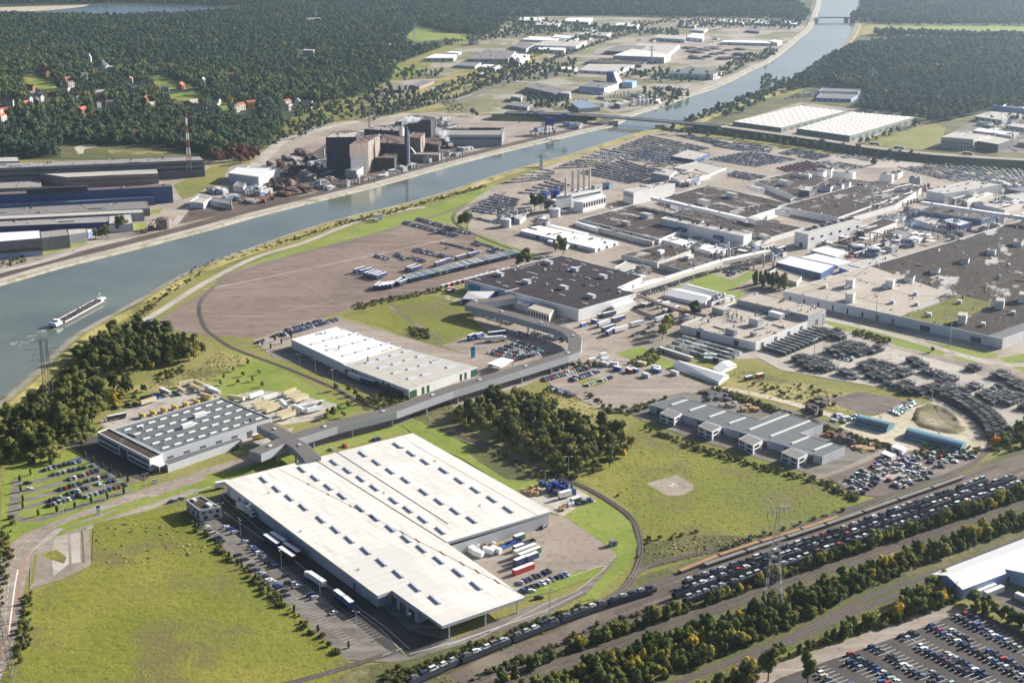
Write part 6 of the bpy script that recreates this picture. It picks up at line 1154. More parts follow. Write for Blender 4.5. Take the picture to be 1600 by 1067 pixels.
def rows_of(lines, step, seed, jit=1.5):
    r = np.random.default_rng(seed); out = []
    for s, offs in lines:
        for o in offs: out += [(p.x, p.y) for p, _ in along(offset_line(smooth_line(W(s)), o), step)]
    a = np.array(out); return a + r.uniform(-jit, jit, a.shape)
belts = rows_of((('575,188 640,165 700,143 760,118 850,82 930,58 1010,40 1060,33', (12, -10)), ('600,180 660,166 720,150 800,118 900,80 980,54', (-9,)), ('1050,210 1130,216 1200,224 1280,234 1360,244 1440,252', (0, 5)), ('1200,150 1237,134 1275,112 1310,86', (4, 10)), ('1085,196 1110,184 1175,160 1200,150', (6, 13))), 13, 4)
scatter('tree_belt', 'rows and clumps of trees among the far sheds and along the motorway', np.concatenate([pts, belts]), WD + ['mix1'], .5, .95, 6, weights=[2, 2, 2, 1, 2])
S1 = '740,1088 800,1060 860,1028 960,989 1060,955 1090,948 1180,914 1260,886 1400,838 1600,769 1700,733 1700,744 1560,793 1400,845 1260,891 1180,921 1060,961 960,998 860,1033 780,1072'
S2 = '800,1090 860,1066 960,1026 1060,992 1120,972 1260,921 1400,872 1600,804 1700,770 1700,795 1600,824 1500,862 1440,886 1375,913 1312,944 1255,972 1200,998 1110,1034 1000,1076 960,1095'
S3 = '1050,1100 1130,1064 1220,1028 1300,994 1390,957 1435,925 1480,908 1500,925 1498,938 1478,948 1400,974 1300,1004 1212,1036 1180,1064 1150,1100'; S4 = '1505,938 1530,938 1600,972 1680,1008 1670,1018 1590,984 1512,950'; S5 = '1556,690 1600,662 1720,640 1720,660 1600,700 1560,712'
scatter('railway_hedge', 'overgrown hedges of green yellow and orange bushes between the railway lines', np.concatenate([in_poly(W(s), sp, .42, (), 60 + i) for i, (s, sp) in enumerate(((S1, 2.7), (S2, 4.0), (S3, 3.9), (S4, 3.4), (S5, 5)))]), MX, .28, .88, 8, weights=[2, 2, 1.6, 3])
und = ['112,572 140,543 185,523 218,514 255,525 302,543 330,548 270,574 220,582 150,590 112,590', '-20,668 28,646 70,613 95,594 140,596 190,601 236,611 200,632 152,655 142,674 124,696 92,705 95,724 40,734 -20,731', '704,653 742,630 790,620 850,626 890,648 950,668 994,697 986,720 935,742 898,750 864,739 828,724 790,702 766,690 772,674 722,668']
scatter('undergrowth', 'young growth filling the two near woods', np.concatenate([in_poly(W(s), 9, .5, (), 75 + i) for i, s in enumerate(und)]), MX[:1] + ['mix3', 'mix1'], .45, .8, 16)
sh = [(S1, 2.6), (S2, 3.2), (S3, 2.8), ('640,1090 760,1048 860,1008 950,972 1040,940 1046,948 950,984 860,1022 760,1062', 3.4), ('600,1050 660,1040 760,1000 860,962 935,940 925,950 850,978 760,1016 660,1058 600,1085', 2.6), ('1112,610 1124,607 1330,680 1400,698 1395,706 1320,690', 2.2), ('1000,668 1020,672 1100,700 1200,730 1290,752 1350,780 1340,786 1270,756 1180,732 1090,706', 3), ('300,420 450,372 525,349 625,325 700,304 760,290 758,294 700,309 625,331 525,355 450,379 310,424', 4.2), ('190,512 250,460 300,424 316,428 262,462 214,505', 4), ('1336,515 1392,532 1388,540 1334,524', 2.6), ('548,478 607,466 690,450 700,455 620,470 560,486', 3.5), ('640,512 668,516 672,530 645,526', 2.2), ('735,700 790,706 830,735 880,744 880,752 830,748 780,716', 4), ('905,606 960,640 975,636 1040,622 1045,628 985,648 950,646', 3), ('860,565 910,580 1000,560 1030,540 1045,545 1020,575 960,566', 4), ('610,610 640,625 620,645 580,640 560,625', 3.4), ('240,586 290,572 285,586 245,600', 4), ('250,720 340,700 345,706 262,732', 2.6), ('360,700 372,694 376,698 364,706', 2), ('1170,600 1260,600 1320,625 1290,640 1200,620', 7), ('1430,690 1500,705 1540,690 1520,720 1430,715', 4), ('960,765 1000,830 1002,880 985,890 1000,850 980,806', 7), ('300,812 318,826 440,936 545,1034 536,1034 432,945 300,825', 3.2), ('690,160 715,156 730,175 700,178', 9), ('860,735 905,745 900,752 860,745', 3), ('1010,840 1090,828 1100,836 1010,850', 5), ('0,830 20,800 24,860 0,960', 4), ('40,930 48,925 50,1000 30,1040 20,1030', 3), ('1120,855 1330,790 1335,796 1130,862', 4.5), ('50,395 20,405 0,412 0,420 40,412', 5), ('395,465 650,345 655,348 400,470', 60)]
scatter('shrubs', 'low scrub and weeds along fences verges and banks', np.concatenate([in_poly(W(s), sp, .5, (), 90 + i) for i, (s, sp) in enumerate(sh)]), SH, .35, 1.0, 9)
fl = ['146,820 212,804 290,792 318,824 370,872 450,937 545,1030 520,1067 480,1130 -30,1130 10,1040 28,990 40,935 60,925 146,890']; fr = ['905,750 1000,658 1030,664 1100,692 1180,718 1290,754 1348,790 1310,803 1200,836 1100,868 1010,888 1008,850 990,800 952,768', '536,492 576,480 620,468 680,464 724,477 750,516 716,525 690,536 650,528 600,511']
pad = holes('1006,757 1058,738 1090,757 1070,778 1042,778')
def clumped(P, seed, keep=.62):
    "thin a cloud of points into drifts"
    x, y = P[:, 0], P[:, 1]; v = np.sin(x * .071 + seed) * np.sin(y * .083 + 2 * seed) + .6 * np.sin(x * .19 + y * .13 + seed) + .5 * np.sin(x * .037 - y * .051)
    r = np.random.default_rng(seed); return P[r.uniform(0, 1, len(P)) < keep + .3 * v]
scatter('grass', 'tussocky grass of the rough fields', np.concatenate([clumped(in_poly(W(s), 3.4, .5, pad, 130 + i), i + 1) for i, s in enumerate(fl + fr)]), TU, .4, 1.0, 12)
scatter('grass', 'dry tall grass and weeds of the waste ground', np.concatenate([clumped(in_poly(W(s), 2.6, .5, (), 140 + i), i + 5, .5) for i, s in enumerate(('860,602 900,614 970,660 1000,657 930,700 902,742 880,720 930,690 890,655', '1110,602 1160,577 1240,598 1320,614 1300,626 1340,645 1180,622', '190,612 300,574 345,550 395,562 330,592 240,612', '640,652 700,630 730,668 850,738 760,704', '600,1085 700,1040 860,980 930,950 960,945 860,990 760,1040 700,1080', '1000,852 1080,838 1200,840 1120,862 1030,884', '728,702 750,702 800,726 836,745 826,750 790,746 742,716', '146,830 220,812 300,830 330,860 250,880 160,880'))]), DR, .5, 1.3, 13)
for protos, used in TREES.values():
    for o, u in zip(protos, used):
        if not u:
            for ch in list(o.children): bpy.data.objects.remove(ch)
            bpy.data.objects.remove(o)
# ------------------------------------------------------------------ cars
CAR = {'hatchback': (4.05, 1.74, 1.48, .95, -1.75, .72, -1.55), 'saloon': (4.6, 1.8, 1.44, .75, -1.45, .35, -.9), 'estate': (4.55, 1.8, 1.5, .85, -2.1, .45, -1.95), 'van': (4.7, 1.85, 1.9, 1.6, -2.2, 1.0, -2.15)}
def car_meshes(kind):
    l, w_, h, f0, r0, f1, r1 = CAR[kind]; m = MB(); hw = w_ / 2
    def ring(x, k, z0, z1): return [(x, -hw * k, z0), (x, hw * k, z0), (x, hw * k * .96, z1), (x, -hw * k * .96, z1)]
    st = [ring(l / 2, .8, .35, .62), ring(l / 2 - .35, .97, .24, .78), ring(f0, 1, .22, .9), ring(0, 1, .22, .92), ring(r0, 1, .22, .92), ring(-l / 2 + .15, .95, .28, .88), ring(-l / 2, .85, .38, .72)]
    v = sum(st, []); fs = []
    for i in range(len(st) - 1):
        a, b = 4 * i, 4 * i + 4
        for j in range(4): fs.append([a + j, b + j, b + (j + 1) % 4, a + (j + 1) % 4])
    fs += [[0, 1, 2, 3], [4 * len(st) - 1 - j for j in range(4)]]; m.add(v, fs)
    m.add([(f1, -hw * .78, h - .07), (f1, hw * .78, h - .07), (r1, hw * .78, h - .06), (r1, -hw * .78, h - .06), (f1 - .15, -hw * .7, h), (f1 - .15, hw * .7, h), (r1 + .12, hw * .7, h), (r1 + .12, -hw * .7, h)], [[0, 1, 5, 4], [1, 2, 6, 5], [2, 3, 7, 6], [3, 0, 4, 7], [4, 5, 6, 7]])
    for x in (l * .31, -l * .3):
        for y in (-1, 1): m.tube((x, y * (hw - .2), .31), (x, y * (hw + .01), .31), .31, None, 10, 1)
    g = MB(); g.add([(f0, -hw * .93, .9), (f0, hw * .93, .9), (r0 - .08, hw * .93, .9), (r0 - .08, -hw * .93, .9), (f1, -hw * .78, h - .07), (f1, hw * .78, h - .07), (r1, hw * .78, h - .06), (r1, -hw * .78, h - .06)], [[0, 1, 5, 4], [1, 2, 6, 5], [2, 3, 7, 6], [3, 0, 4, 7]])
    return m, g
PAINT = {'white': (.72, .72, .7), 'silver': (.42, .43, .45), 'grey': (.16, .165, .175), 'black': (.014, .014, .017), 'dark blue': (.018, .03, .1), 'blue': (.04, .1, .32), 'red': (.36, .02, .02), 'dark red': (.12, .015, .02), 'pale green': (.3, .5, .42), 'dark green': (.02, .06, .04), 'beige': (.45, .4, .3), 'orange': (.5, .18, .02)}
CARS = []; CR = random.Random(21)
MIXW = (('white', 3), ('silver', 5), ('grey', 5), ('black', 6), ('dark blue', 6), ('blue', 2), ('red', 1.2), ('dark red', .6), ('pale green', 1), ('dark green', .6), ('beige', .5))
DARKW = (('dark blue', 8), ('black', 5), ('blue', 3), ('grey', 5), ('silver', 6), ('white', 2)); LIGHTW = (('white', 6), ('silver', 5), ('beige', 2), ('grey', 3), ('red', .6), ('dark blue', 2)); REDW = (('dark red', 9), ('red', 3), ('grey', 1)); TRAINW = (('silver', 9), ('white', 7), ('dark blue', 4), ('black', 2), ('grey', 5), ('red', .9), ('dark red', .4))
def put(p, a, where, group, mix=MIXW, z=None, col=None, kind=None):
    c = col or CR.choices([q for q, _ in mix], [w_ for _, w_ in mix])[0]; k = kind or CR.choices(['hatchback', 'saloon', 'estate', 'van'], [5, 3, 3, .5])[0]
    CARS.append((Vector((p[0], p[1], lv(p) if z is None else z)), a + CR.uniform(-.03, .03), c, k, where, group))
def row_cars(s, sp, fill, where, group, mix=MIXW, turn=PI / 2, run=.7, keep=1.0):
    p = W(s); st = CR.random() < fill
    for q, a in along(p, sp, .5):
        st = (CR.random() < (run + (1 - run) * fill)) if st else (CR.random() < (1 - run) * fill / max(.05, 1 - fill) * 1.0)
        if st: put(q, a + turn + (PI if CR.random() < .3 else 0), where, group, mix)
def lot(quad, nr, sp, fill, where, group, mix=DARKW, run=.8, turn=PI / 2):
    "rows of cars across a four-cornered lot: rows run from side AD.. along AB"
    a, b, c, d = W(quad)[:4]
    for i in range(nr):
        t = (i + .5) / nr; p, q = a + (d - a) * t, b + (c - b) * t; st = True
        for r_, an in along([p, q], sp, CR.uniform(0, 2)):
            st = (CR.random() < run + (1 - run) * fill) if st else CR.random() < (1 - run) * fill / max(.05, 1 - fill)
            if st: put(r_, an + turn, where, group, mix)
# near car lot at the lower right
A0, A1 = G(1222, 1052), G(1495, 957); ea = (A1 - A0).normalized(); eb = Vector((ea.y, -ea.x, 0)); la = math.atan2(ea.y, ea.x)
mark = MB(); nrow = 0
sheet('dock_court', '1508,926 1540,902 1600,930 1720,980 1720,1010 1600,972 1530,940', 'asphalt', 'court in front of the ribbed warehouse')
sheet('car_lot_surface', '1205,1062 1490,958 1512,950 1590,985 1650,1012 1720,1045 1720,1110 1190,1110', 'new_asphalt', 'dark asphalt of the near car lot')
strip('lot_road', '1150,1085 1205,1052 1300,1018 1400,984 1492,948', 9, 'pale_asphalt', 'pale road along the edge of the near car lot', False); z_l = level(1400, 1030) + .01
names = ['first', 'second', 'third', 'fourth', 'fifth', 'sixth', 'seventh', 'eighth', 'ninth', 'tenth', 'eleventh', 'twelfth']
lane = 0; off = 10
while off < 118:
    for sd in (0, 1):
        o = A0 + ea * (off + sd * 5.1); n = 0; st = CR.random() < .5
        for k in range(2, 70):
            p = o + eb * (k * 2.55 - 2); x, y = proj((p.x, p.y, 0))
            if y > 1092 or x > 1660 or x < 1195: continue
            if not inside([(1205, 1055), (1497, 955), (1590, 992), (1720, 1050), (1720, 1115), (1205, 1115)], np.array([[x, y]]))[0]: continue
            q = p - eb * 1.28; e = q + ea * 5; m_ = .09; mark.add([q - eb * m_, e - eb * m_, e + eb * m_, q + eb * m_], [[0, 1, 2, 3]])
            st = CR.random() < (.84 if st else .16)
            if st: put(p + ea * 2.5, la + (0 if CR.random() < .5 else PI), 'in the ' + names[min(11, lane)] + ' row from the left of the near car lot', 'cars in the near car lot')
        lane += 1
    q = A0 + ea * (off + 5.05); e = q + eb * 110; mark.add([q - ea * .07, e - ea * .07, e + ea * .07, q + ea * .07], [[3, 2, 1, 0]]); off += 17.2
for v in range(len(mark.v)): mark.v[v] = (mark.v[v][0], mark.v[v][1], z_l)
structure('parking_marking', mark, 'paint_line', 'white bay lines of the near car lot')
# small car park of the grey hall
g = 'cars in the small car park of the grey hall'
for i, (s, f) in enumerate((('70,735 127,721', .85), ('84,742 147,728', .85), ('108,750 154,736', .9), ('137,752 174,743', .95), ('93,766 128,756', .8), ('154,757 186,750', .9), ('106,773 147,760', .9), ('78,783 100,777', .4), ('134,777 198,758', .95), ('76,791 127,775', .9))): row_cars(s, 2.75, f, 'in the ' + names[i] + ' row of the small car park', g)
for x, y in PX('43,756 45,765'): put(G(x, y), .4, 'parked alone at the left edge of the small car park', g, col='black' if y < 760 else 'white')
# beside the white warehouse
g = 'cars beside the white warehouse'; ws = math.atan2((G(612, 1000) - G(312, 790)).y, (G(612, 1000) - G(312, 790)).x)
for x, y, c in ((315, 821, 'dark blue'), (321, 825, 'white'), (326, 832, 'black'), (333, 836, 'silver'), (341, 843, 'black'), (346, 847, 'dark blue'), (372, 869, 'black'), (382, 876, 'black'), (392, 885, 'black'), (400, 892, 'dark blue'), (408, 898, 'silver'), (415, 903, 'dark blue'), (420, 908, 'white'), (425, 911, 'silver'), (432, 916, 'blue'), (437, 919, 'dark blue'), (444, 925, 'black')): put(G(x, y), ws + PI / 2, 'in the row along the field edge of the warehouse car park', g, col=c)
for x, y, c in ((352, 825, 'white'), (359, 828, 'blue'), (367, 833, 'silver'), (382, 848, 'silver'), (394, 857, 'silver'), (400, 861, 'blue'), (405, 865, 'white'), (410, 871, 'grey'), (414, 875, 'grey'), (419, 880, 'black'), (425, 884, 'black'), (431, 886, 'dark blue'), (447, 901, 'black'), (450, 912, 'black'), (460, 913, 'silver'), (465, 917, 'white'), (447, 932, 'dark blue'), (487, 931, 'dark blue'), (492, 935, 'silver'), (522, 959, 'white'), (268, 785, 'dark blue'), (275, 783, 'silver'), (282, 781, 'black')): put(G(x, y), ws + PI / 2, 'in the row along the truck lane beside the white warehouse', g, col=c)
for i, (s, f, t) in enumerate((('812,912 858,894', .95, 'nearer the pale yard'), ('816,924 892,896', .97, 'nearer the grass'),)): row_cars(s, 2.9, f, 'behind the warehouse in the row ' + t, g, DARKW, run=.9)
put(G(830, 925), .3, 'alone by the grass behind the warehouse', g, col='white'); put(G(842, 935), .3, 'on the grass edge behind the warehouse', g, col='black'); put(G(849, 825), 1, 'alone at the foot of the warehouse wall', g, col='black')
row_cars('517,703 610,682', 2.8, .5, 'along the upper edge of the white warehouse', g); row_cars('525,1001 560,985', 3, .0, '', g)
# other lots of the works
g = 'cars of the car works'
for s, n_, sp, f, mx in (('630,351 712,372 716,368 634,346', 2, 2.7, .9, DARKW), ('650,345 733,368 736,364 655,341', 2, 2.7, .85, DARKW), ('688,382 750,396 753,392 692,378', 1, 2.7, .85, DARKW), ('640,394 700,407 704,402 645,390', 1, 2.7, .8, DARKW), ('647,391 706,405 709,402 650,387', 1, 2.7, .85, DARKW), ('697,390 740,397 742,394 699,387', 1, 3, .6, DARKW), ('585,402 606,408 610,404 588,399', 2, 2.7, .9, DARKW), ('615,400 632,410 640,404 622,396', 2, 3, .6, DARKW), ('640,405 662,412 666,408 645,401', 2, 2.7, .7, DARKW), ('735,385 780,400 790,392 745,378', 4, 3, .35, DARKW),
        ('718,338 782,352 784,349 720,335', 1, 2.4, .95, DARKW), ('726,331 800,340 812,312 776,303', 8, 2.5, .85, DARKW), ('806,304 870,306 892,290 866,279', 6, 2.5, .85, DARKW), ('776,290 855,282 872,268 850,262', 5, 2.6, .7, LIGHTW), ('862,266 935,262 985,240 945,232', 8, 2.6, .75, LIGHTW), ('905,272 985,288 1040,272 975,250', 9, 2.5, .85, DARKW), ('925,246 1030,256 1110,232 1015,212', 13, 2.6, .8, DARKW), ('1052,212 1120,228 1150,226 1080,212', 4, 2.6, .8, DARKW), ('1000,262 1085,262 1100,250 1040,240', 6, 2.6, .7, DARKW), ('1105,250 1180,262 1248,250 1170,237', 9, 2.6, .85, DARKW), ('1130,232 1200,240 1210,234 1140,226', 3, 2.6, .75, DARKW), ('1215,241 1275,251 1300,244 1240,233', 5, 2.6, .8, DARKW),
        ('985,243 1050,258 1075,249 1012,236', 4, 2.6, .8, DARKW), ('1110,229 1160,238 1215,231 1150,223', 4, 2.6, .8, DARKW), ('1252,257 1320,266 1360,262 1300,252', 5, 2.7, .7, LIGHTW), ('1130,275 1175,284 1200,276 1150,268', 4, 2.7, .7, DARKW), ('1000,268 1035,275 1050,268 1015,262', 3, 2.7, .8, DARKW), ('870,262 905,258 930,250 895,252', 3, 2.7, .8, LIGHTW), ('1305,246 1370,254 1400,250 1340,242', 5, 2.8, .5, LIGHTW), ('945,430 985,420 1000,426 960,438', 3, 3, .5, MIXW), ('1130,425 1165,418 1172,424 1140,432', 3, 3, .5, MIXW), ('1300,560 1330,566 1340,560 1310,555', 2, 3, .4, MIXW), ('1212,264 1245,275 1296,262 1262,252', 8, 2.6, .95, REDW), ('1400,262 1470,280 1650,286 1650,258', 26, 3.0, .7, LIGHTW), ('1400,254 1480,262 1500,256 1420,248', 3, 2.8, .6, LIGHTW), ('1475,282 1560,296 1640,292 1560,280', 5, 2.8, .7, LIGHTW), ('757,553 800,563 848,546 812,533', 6, 2.7, .72, MIXW), ('795,562 845,548 850,552 800,567', 2, 2.7, .8, MIXW), ('748,494 800,510 804,506 752,490', 1, 2.4, .9, LIGHTW), ('830,525 880,535 884,530 834,520', 2, 2.7, .8, DARKW), ('790,520 830,535 840,528 800,514', 2, 2.9, .5, LIGHTW), ('850,597 919,578 916,574 846,592', 2, 2.6, .9, MIXW), ('862,583 905,570 902,567 860,580', 1, 2.7, .7, MIXW), ('896,597 938,582 934,578 892,592', 2, 2.6, .9, DARKW), ('855,608 895,622 898,618 858,604', 2, 2.7, .6, MIXW), ('912,602 925,596 930,600 918,606', 1, 3, .7, DARKW), ('936,594 955,588 957,592 940,598', 1, 3, .7, DARKW), ('700,585 800,562 802,565 702,588', 1, 3.5, .5, DARKW),
        ('400,535 440,520 442,523 402,538', 1, 3, .6, DARKW), ('436,523 525,498 527,502 440,527', 2, 2.6, .9, DARKW), ('445,515 520,494 522,497 448,518', 1, 3, .7, DARKW), ('1085,668 1110,682 1114,679 1090,666', 1, 4, .3, LIGHTW), ('1140,700 1170,712 1174,709 1144,697', 1, 4, .3, LIGHTW), ('1225,156 1275,152 1285,143 1260,138', 7, 2.7, .8, LIGHTW), ('840,204 910,196 905,187 850,190', 4, 3, .5, DARKW), ('1460,222 1530,232 1600,238 1600,232 1500,222', 3, 3, .5, LIGHTW), ('1560,205 1620,215 1640,205 1590,200', 4, 3, .5, LIGHTW), ('1470,250 1600,262 1640,258 1500,246', 4, 3, .5, LIGHTW), ('930,155 958,163 965,158 938,152', 3, 2.8, .6, DARKW), ('1440,300 1470,310 1500,300 1470,292', 3, 3, .4, LIGHTW), ('1575,312 1620,330 1640,322 1600,308', 4, 3, .5, LIGHTW), ('1400,340 1430,350 1440,345 1412,336', 2, 3, .5, LIGHTW), ('965,472 1040,450 1044,453 970,476', 1, 4, .4, LIGHTW), ('230,505 250,512 256,504 240,498', 3, 3, .6, DARKW)): lot(s, n_, sp, f, 'parked among the rows of the car works', g, mx)
# scrap yards
g = 'wrecks of the scrap yard'
for s, n_ in (('1312,752 1350,736 1372,756 1345,772', 34), ('1345,735 1390,712 1430,716 1400,742 1372,752', 24), ('1400,722 1440,716 1460,738 1420,750', 34), ('1380,752 1430,738 1452,748 1400,768', 26), ('1440,706 1500,706 1530,714 1460,736', 26), ('1300,650 1335,645 1345,655 1310,662', 8)):
    for x, y in in_poly(W(s), 4.2, .5, (), n_)[:n_ * 2]:
        if CR.random() < .8: put((x, y), CR.uniform(0, 6.28), 'lying among the wrecks of the scrap yard', g, LIGHTW if CR.random() < .6 else MIXW)
for i, (s) in enumerate(('1393,645 1424,626', '1397,647 1428,628', '1401,649 1430,631')): row_cars(s, 2.3, .97, 'in the rank of crushed cars on the sand', g, (('pale green', 4), ('silver', 3), ('dark green', 2), ('red', 1)), run=.95)
# ------------------------------------------------------------------ car trains
solid('wagon_dark', (.05, .055, .075), .7, .15, .3)
def wagon_proto(deck):
    root = empty('rail_wagon'); Lw = 26.0; m = MB(); m.box((0, 0, .9), (Lw, 2.7, .35)); m.build('chassis', 'wagon_dark' if deck else 'dark_steel', root)
    for x in (-Lw * .36, Lw * .36):
        m = MB(); m.box((x, 0, .35), (3, 2, .5))
        for dx in (-.9, .9):
            for y in (-.75, .75): m.tube((x + dx, y - .07, .42), (x + dx, y + .07, .42), .42, None, 10)
        m.build('bogie', 'dark_steel', root)
    if deck:
        m = MB(); m.box((0, 0, 2.75), (Lw, 2.8, .18)); m.build('upper_deck', 'wagon_dark', root)
        m = MB()
        for k in range(10):
            for y in (-1.36, 1.36): m.box((-Lw / 2 + .4 + k * (Lw - .8) / 9, y, 1.2), (.22, .12, 1.6))
        for y in (-1.37, 1.37): m.box((0, y, 1.2), (Lw, .08, 1.3)); m.box((0, y, 2.9), (Lw, .06, .25))
        m.build('side_rail', 'wagon_dark', root)
    return root
dk0 = wagon_proto(True); fl0 = wagon_proto(False)
def load_box(root, mat, nm):
    m = MB()
    for y in (-1.3, 1.3): m.box((0, y, 1.25), (25.6, .12, .55))
    m.box((0, 0, 1.25), (25.6, 2.4, .3)); m.build(nm, mat, root); return root
fo = load_box(copy_tree(fl0), 'wagon_orange', 'load_floor'); fg = load_box(copy_tree(fl0), 'wagon_grey', 'load_floor')
for ch in list(fl0.children): bpy.data.objects.remove(ch)
bpy.data.objects.remove(fl0)
first = {id(dk0): True, id(fo): True, id(fg): True}
def train(key, x0, x1, pro, where, label, group, cars=True):
    pts = TRACKS[key]; i = 0
    for p, a in along(pts, 27.2):
        x, y = proj((p.x, p.y, 0))
        if not x0 <= x <= x1: continue
        o = pro if first[id(pro)] else copy_tree(pro); first[id(pro)] = False; z = lv(p) + .05
        o.location = (p.x, p.y, z); o.rotation_euler = (0, 0, a); tag(o, label, 'wagon', group); i += 1
        if cars:
            for zz in (2.93, 1.27):
                for k in range(5):
                    if zz < 2: continue
                    q = p + Vector((math.cos(a), math.sin(a), 0)) * ((k - 2) * 4.9)
                    CARS.append((Vector((q.x, q.y, z + zz)), a + (PI if CR.random() < .2 else 0), CR.choices([c for c, _ in TRAINW], [w_ for _, w_ in TRAINW])[0], CR.choice(['hatchback', 'estate', 'van']), ('on the upper deck of ' if zz > 2 else 'on the lower deck of ') + where, 'new cars on the car trains'))
train('A', 668, 1012, dk0, 'the near car train', 'dark double-deck car wagon of the nearest car train', 'wagons of the nearest car train'); train('B', 1060, 1530, dk0, 'the uppermost long car train', 'dark double-deck car wagon of the upper long car train', 'wagons of the upper long car train'); train('C', 1040, 1600, dk0, 'the middle long car train', 'dark double-deck car wagon of the middle long car train', 'wagons of the middle long car train'); train('D', 1090, 1650, dk0, 'the lowest long car train', 'dark double-deck car wagon of the lower long car train', 'wagons of the lower long car train')
train('E', 1045, 1320, fo, '', 'empty flat wagon with an orange-brown floor', 'orange-brown flat wagons', False); train('F', 1075, 1490, fg, '', 'empty flat wagon with a grey floor', 'grey flat wagons', False)
# ------------------------------------------------------------------ the cars themselves: the 300 nearest as things, the others as one mass
CM = {k: car_meshes(k) for k in CAR}; base = {}
for k, (m, g_) in CM.items():
    o = m.build('parked_car', ['car_paint', 'tyre']); gl = g_.build('windows', 'glass', o); base[k] = [o, False]
CARS.sort(key=lambda c: c[0].x ** 2 + c[0].y ** 2)
KN = {'hatchback': 'hatchback', 'saloon': 'saloon car', 'estate': 'estate car', 'van': 'van'}
for p, a, c, k, where, group in CARS[:300]:
    o = base[k][0] if not base[k][1] else copy_tree(base[k][0]); base[k][1] = True
    o.location = p; o.rotation_euler = (0, 0, a); o.color = (*PAINT[c], 1); tag(o, c + ' ' + KN[k] + ' ' + where, 'car', group)
mass = MB()
for p, a, c, k, where, group in CARS[300:]:
    l, w_, h, f0, r0, f1, r1 = CAR[k]; ca, sa = math.cos(a), math.sin(a); hw = w_ / 2
    T = lambda x, y, z: (p.x + x * ca - y * sa, p.y + x * sa + y * ca, p.z + z); col = tuple(q * CR.uniform(.85, 1.15) for q in PAINT[c]); gl = (.02, .027, .04)
    v = [T(x, y * k2, z) for x, z, k2 in ((l / 2, .3, .9), (l / 2, .7, .85), (f0, .92, .95), (r0, .92, .95), (-l / 2, .85, .85), (-l / 2, .3, .9)) for y in (-hw, hw)] + [T(x, y, h) for x in (f1, r1) for y in (-hw * .78, hw * .78)]
    mass.add(v, [[0, 1, 3, 2], [2, 3, 5, 4], [6, 7, 9, 8], [8, 9, 11, 10], [0, 2, 4, 6, 8, 10], [11, 9, 7, 5, 3, 1], [12, 13, 15, 14]], 0, col)
    n_ = len(mass.v); mass.f += [[n_ - 12, n_ - 11, n_ - 3, n_ - 4], [n_ - 9, n_ - 10, n_ - 2, n_ - 1], [n_ - 10, n_ - 12, n_ - 4, n_ - 2], [n_ - 11, n_ - 9, n_ - 1, n_ - 3]]; mass.m += [0] * 4; mass.c += [gl] * 4
print('CARS', len(CARS))
tag(mass.build('parked_cars', 'car_paint_mass'), 'thousands of more distant cars parked in rows and on the trains', None, None, 'stuff')
# ------------------------------------------------------------------ trailers, containers, lorries
solid('tarp_white', (.74, .73, .71), .6, .05, .3)
def trailer_proto(ln, chassis=True, cab=False, open_=False, name='trailer'):
    root = empty(name); m = MB(); z = 1.25 if chassis else .12; hb = 2.75 if chassis else 2.6
    if open_:
        for y in (-1.2, 1.2): m.box((0, y, z), (ln, .1, 1.6))
        for x in (-ln / 2, ln / 2): m.box((x, 0, z), (.1, 2.45, 1.6))
        m.box((0, 0, z), (ln, 2.4, .6))
    else: m.box((0, 0, z), (ln, 2.5, hb))
    m.build('body', 'painted', root)
    if not open_: m = MB(); m.box((0, 0, z + hb), (ln - .06, 2.44, .05)); m.build('roof', 'painted', root).color = (.74, .73, .71, 1)
    if chassis:
        m = MB(); m.box((0, 0, .95), (ln - .4, 1.1, .3)); m.build('chassis', 'dark_steel', root)
        for x in (-ln * .4, -ln * .3, -ln * .2):
            m = MB(); [m.tube((x, y - .2, .5), (x, y + .2, .5), .5, None, 10) for y in (-1, 1)]; m.build('axle', 'tyre', root)
    if cab:
        m = MB(); m.box((ln / 2 + 1.3, 0, .6), (2.2, 2.4, 2.7), 0, 0, (.85, .94)); m.build('cab', 'tarp_white', root); m = MB(); m.box((ln / 2 + 2.35, 0, 1.9), (.2, 2.1, .9)); m.build('windscreen', 'glass', root)
        for x in (ln / 2 + 1.6, ln / 2 - .8): m = MB(); [m.tube((x, y - .2, .5), (x, y + .2, .5), .5, None, 10) for y in (-1, 1)]; m.build('axle', 'tyre', root)
    return [root, False]
TP = {'trailer': trailer_proto(13.6), 'lorry': trailer_proto(13.6, cab=True, name='lorry'), 'swap': trailer_proto(7.4), 'container': trailer_proto(12.2, False, name='shipping_container'), 'small': trailer_proto(6.1, False, name='shipping_container'), 'skip': trailer_proto(7, False, open_=True, name='skip')}
TCOL = dict(PAINT, yellow=(.6, .42, .05), green=(.03, .15, .06), navy=(.02, .035, .13), teal=(.05, .25, .3), cream=(.55, .5, .38), rust=(.2, .09, .05)); TCOL['dark grey'] = (.06, .065, .07)
SCL = 1.0
def haul(kind, x0, y0, x1, y1, col, label, group=None, cat=None, top=None):
    a, b = G(x0, y0), G(x1, y1); p = (a + b) / 2; o = TP[kind][0] if not TP[kind][1] else copy_tree(TP[kind][0]); TP[kind][1] = True
    o.location = (p.x, p.y, lv(p)); o.rotation_euler = (0, 0, math.atan2((b - a).y, (b - a).x))
    o.scale = (SCL,) * 3
    for ch in o.children:
        if ch.name.startswith('body'): ch.color = (*TCOL[col], 1)
        if ch.name.startswith('roof'): ch.color = (*(top or (.74, .73, .71)), 1)
    tag(o, label, cat or {'trailer': 'trailer', 'lorry': 'lorry', 'swap': 'trailer', 'container': 'container', 'small': 'container', 'skip': 'skip'}[kind], group)
YT = (.56, .43, .16)
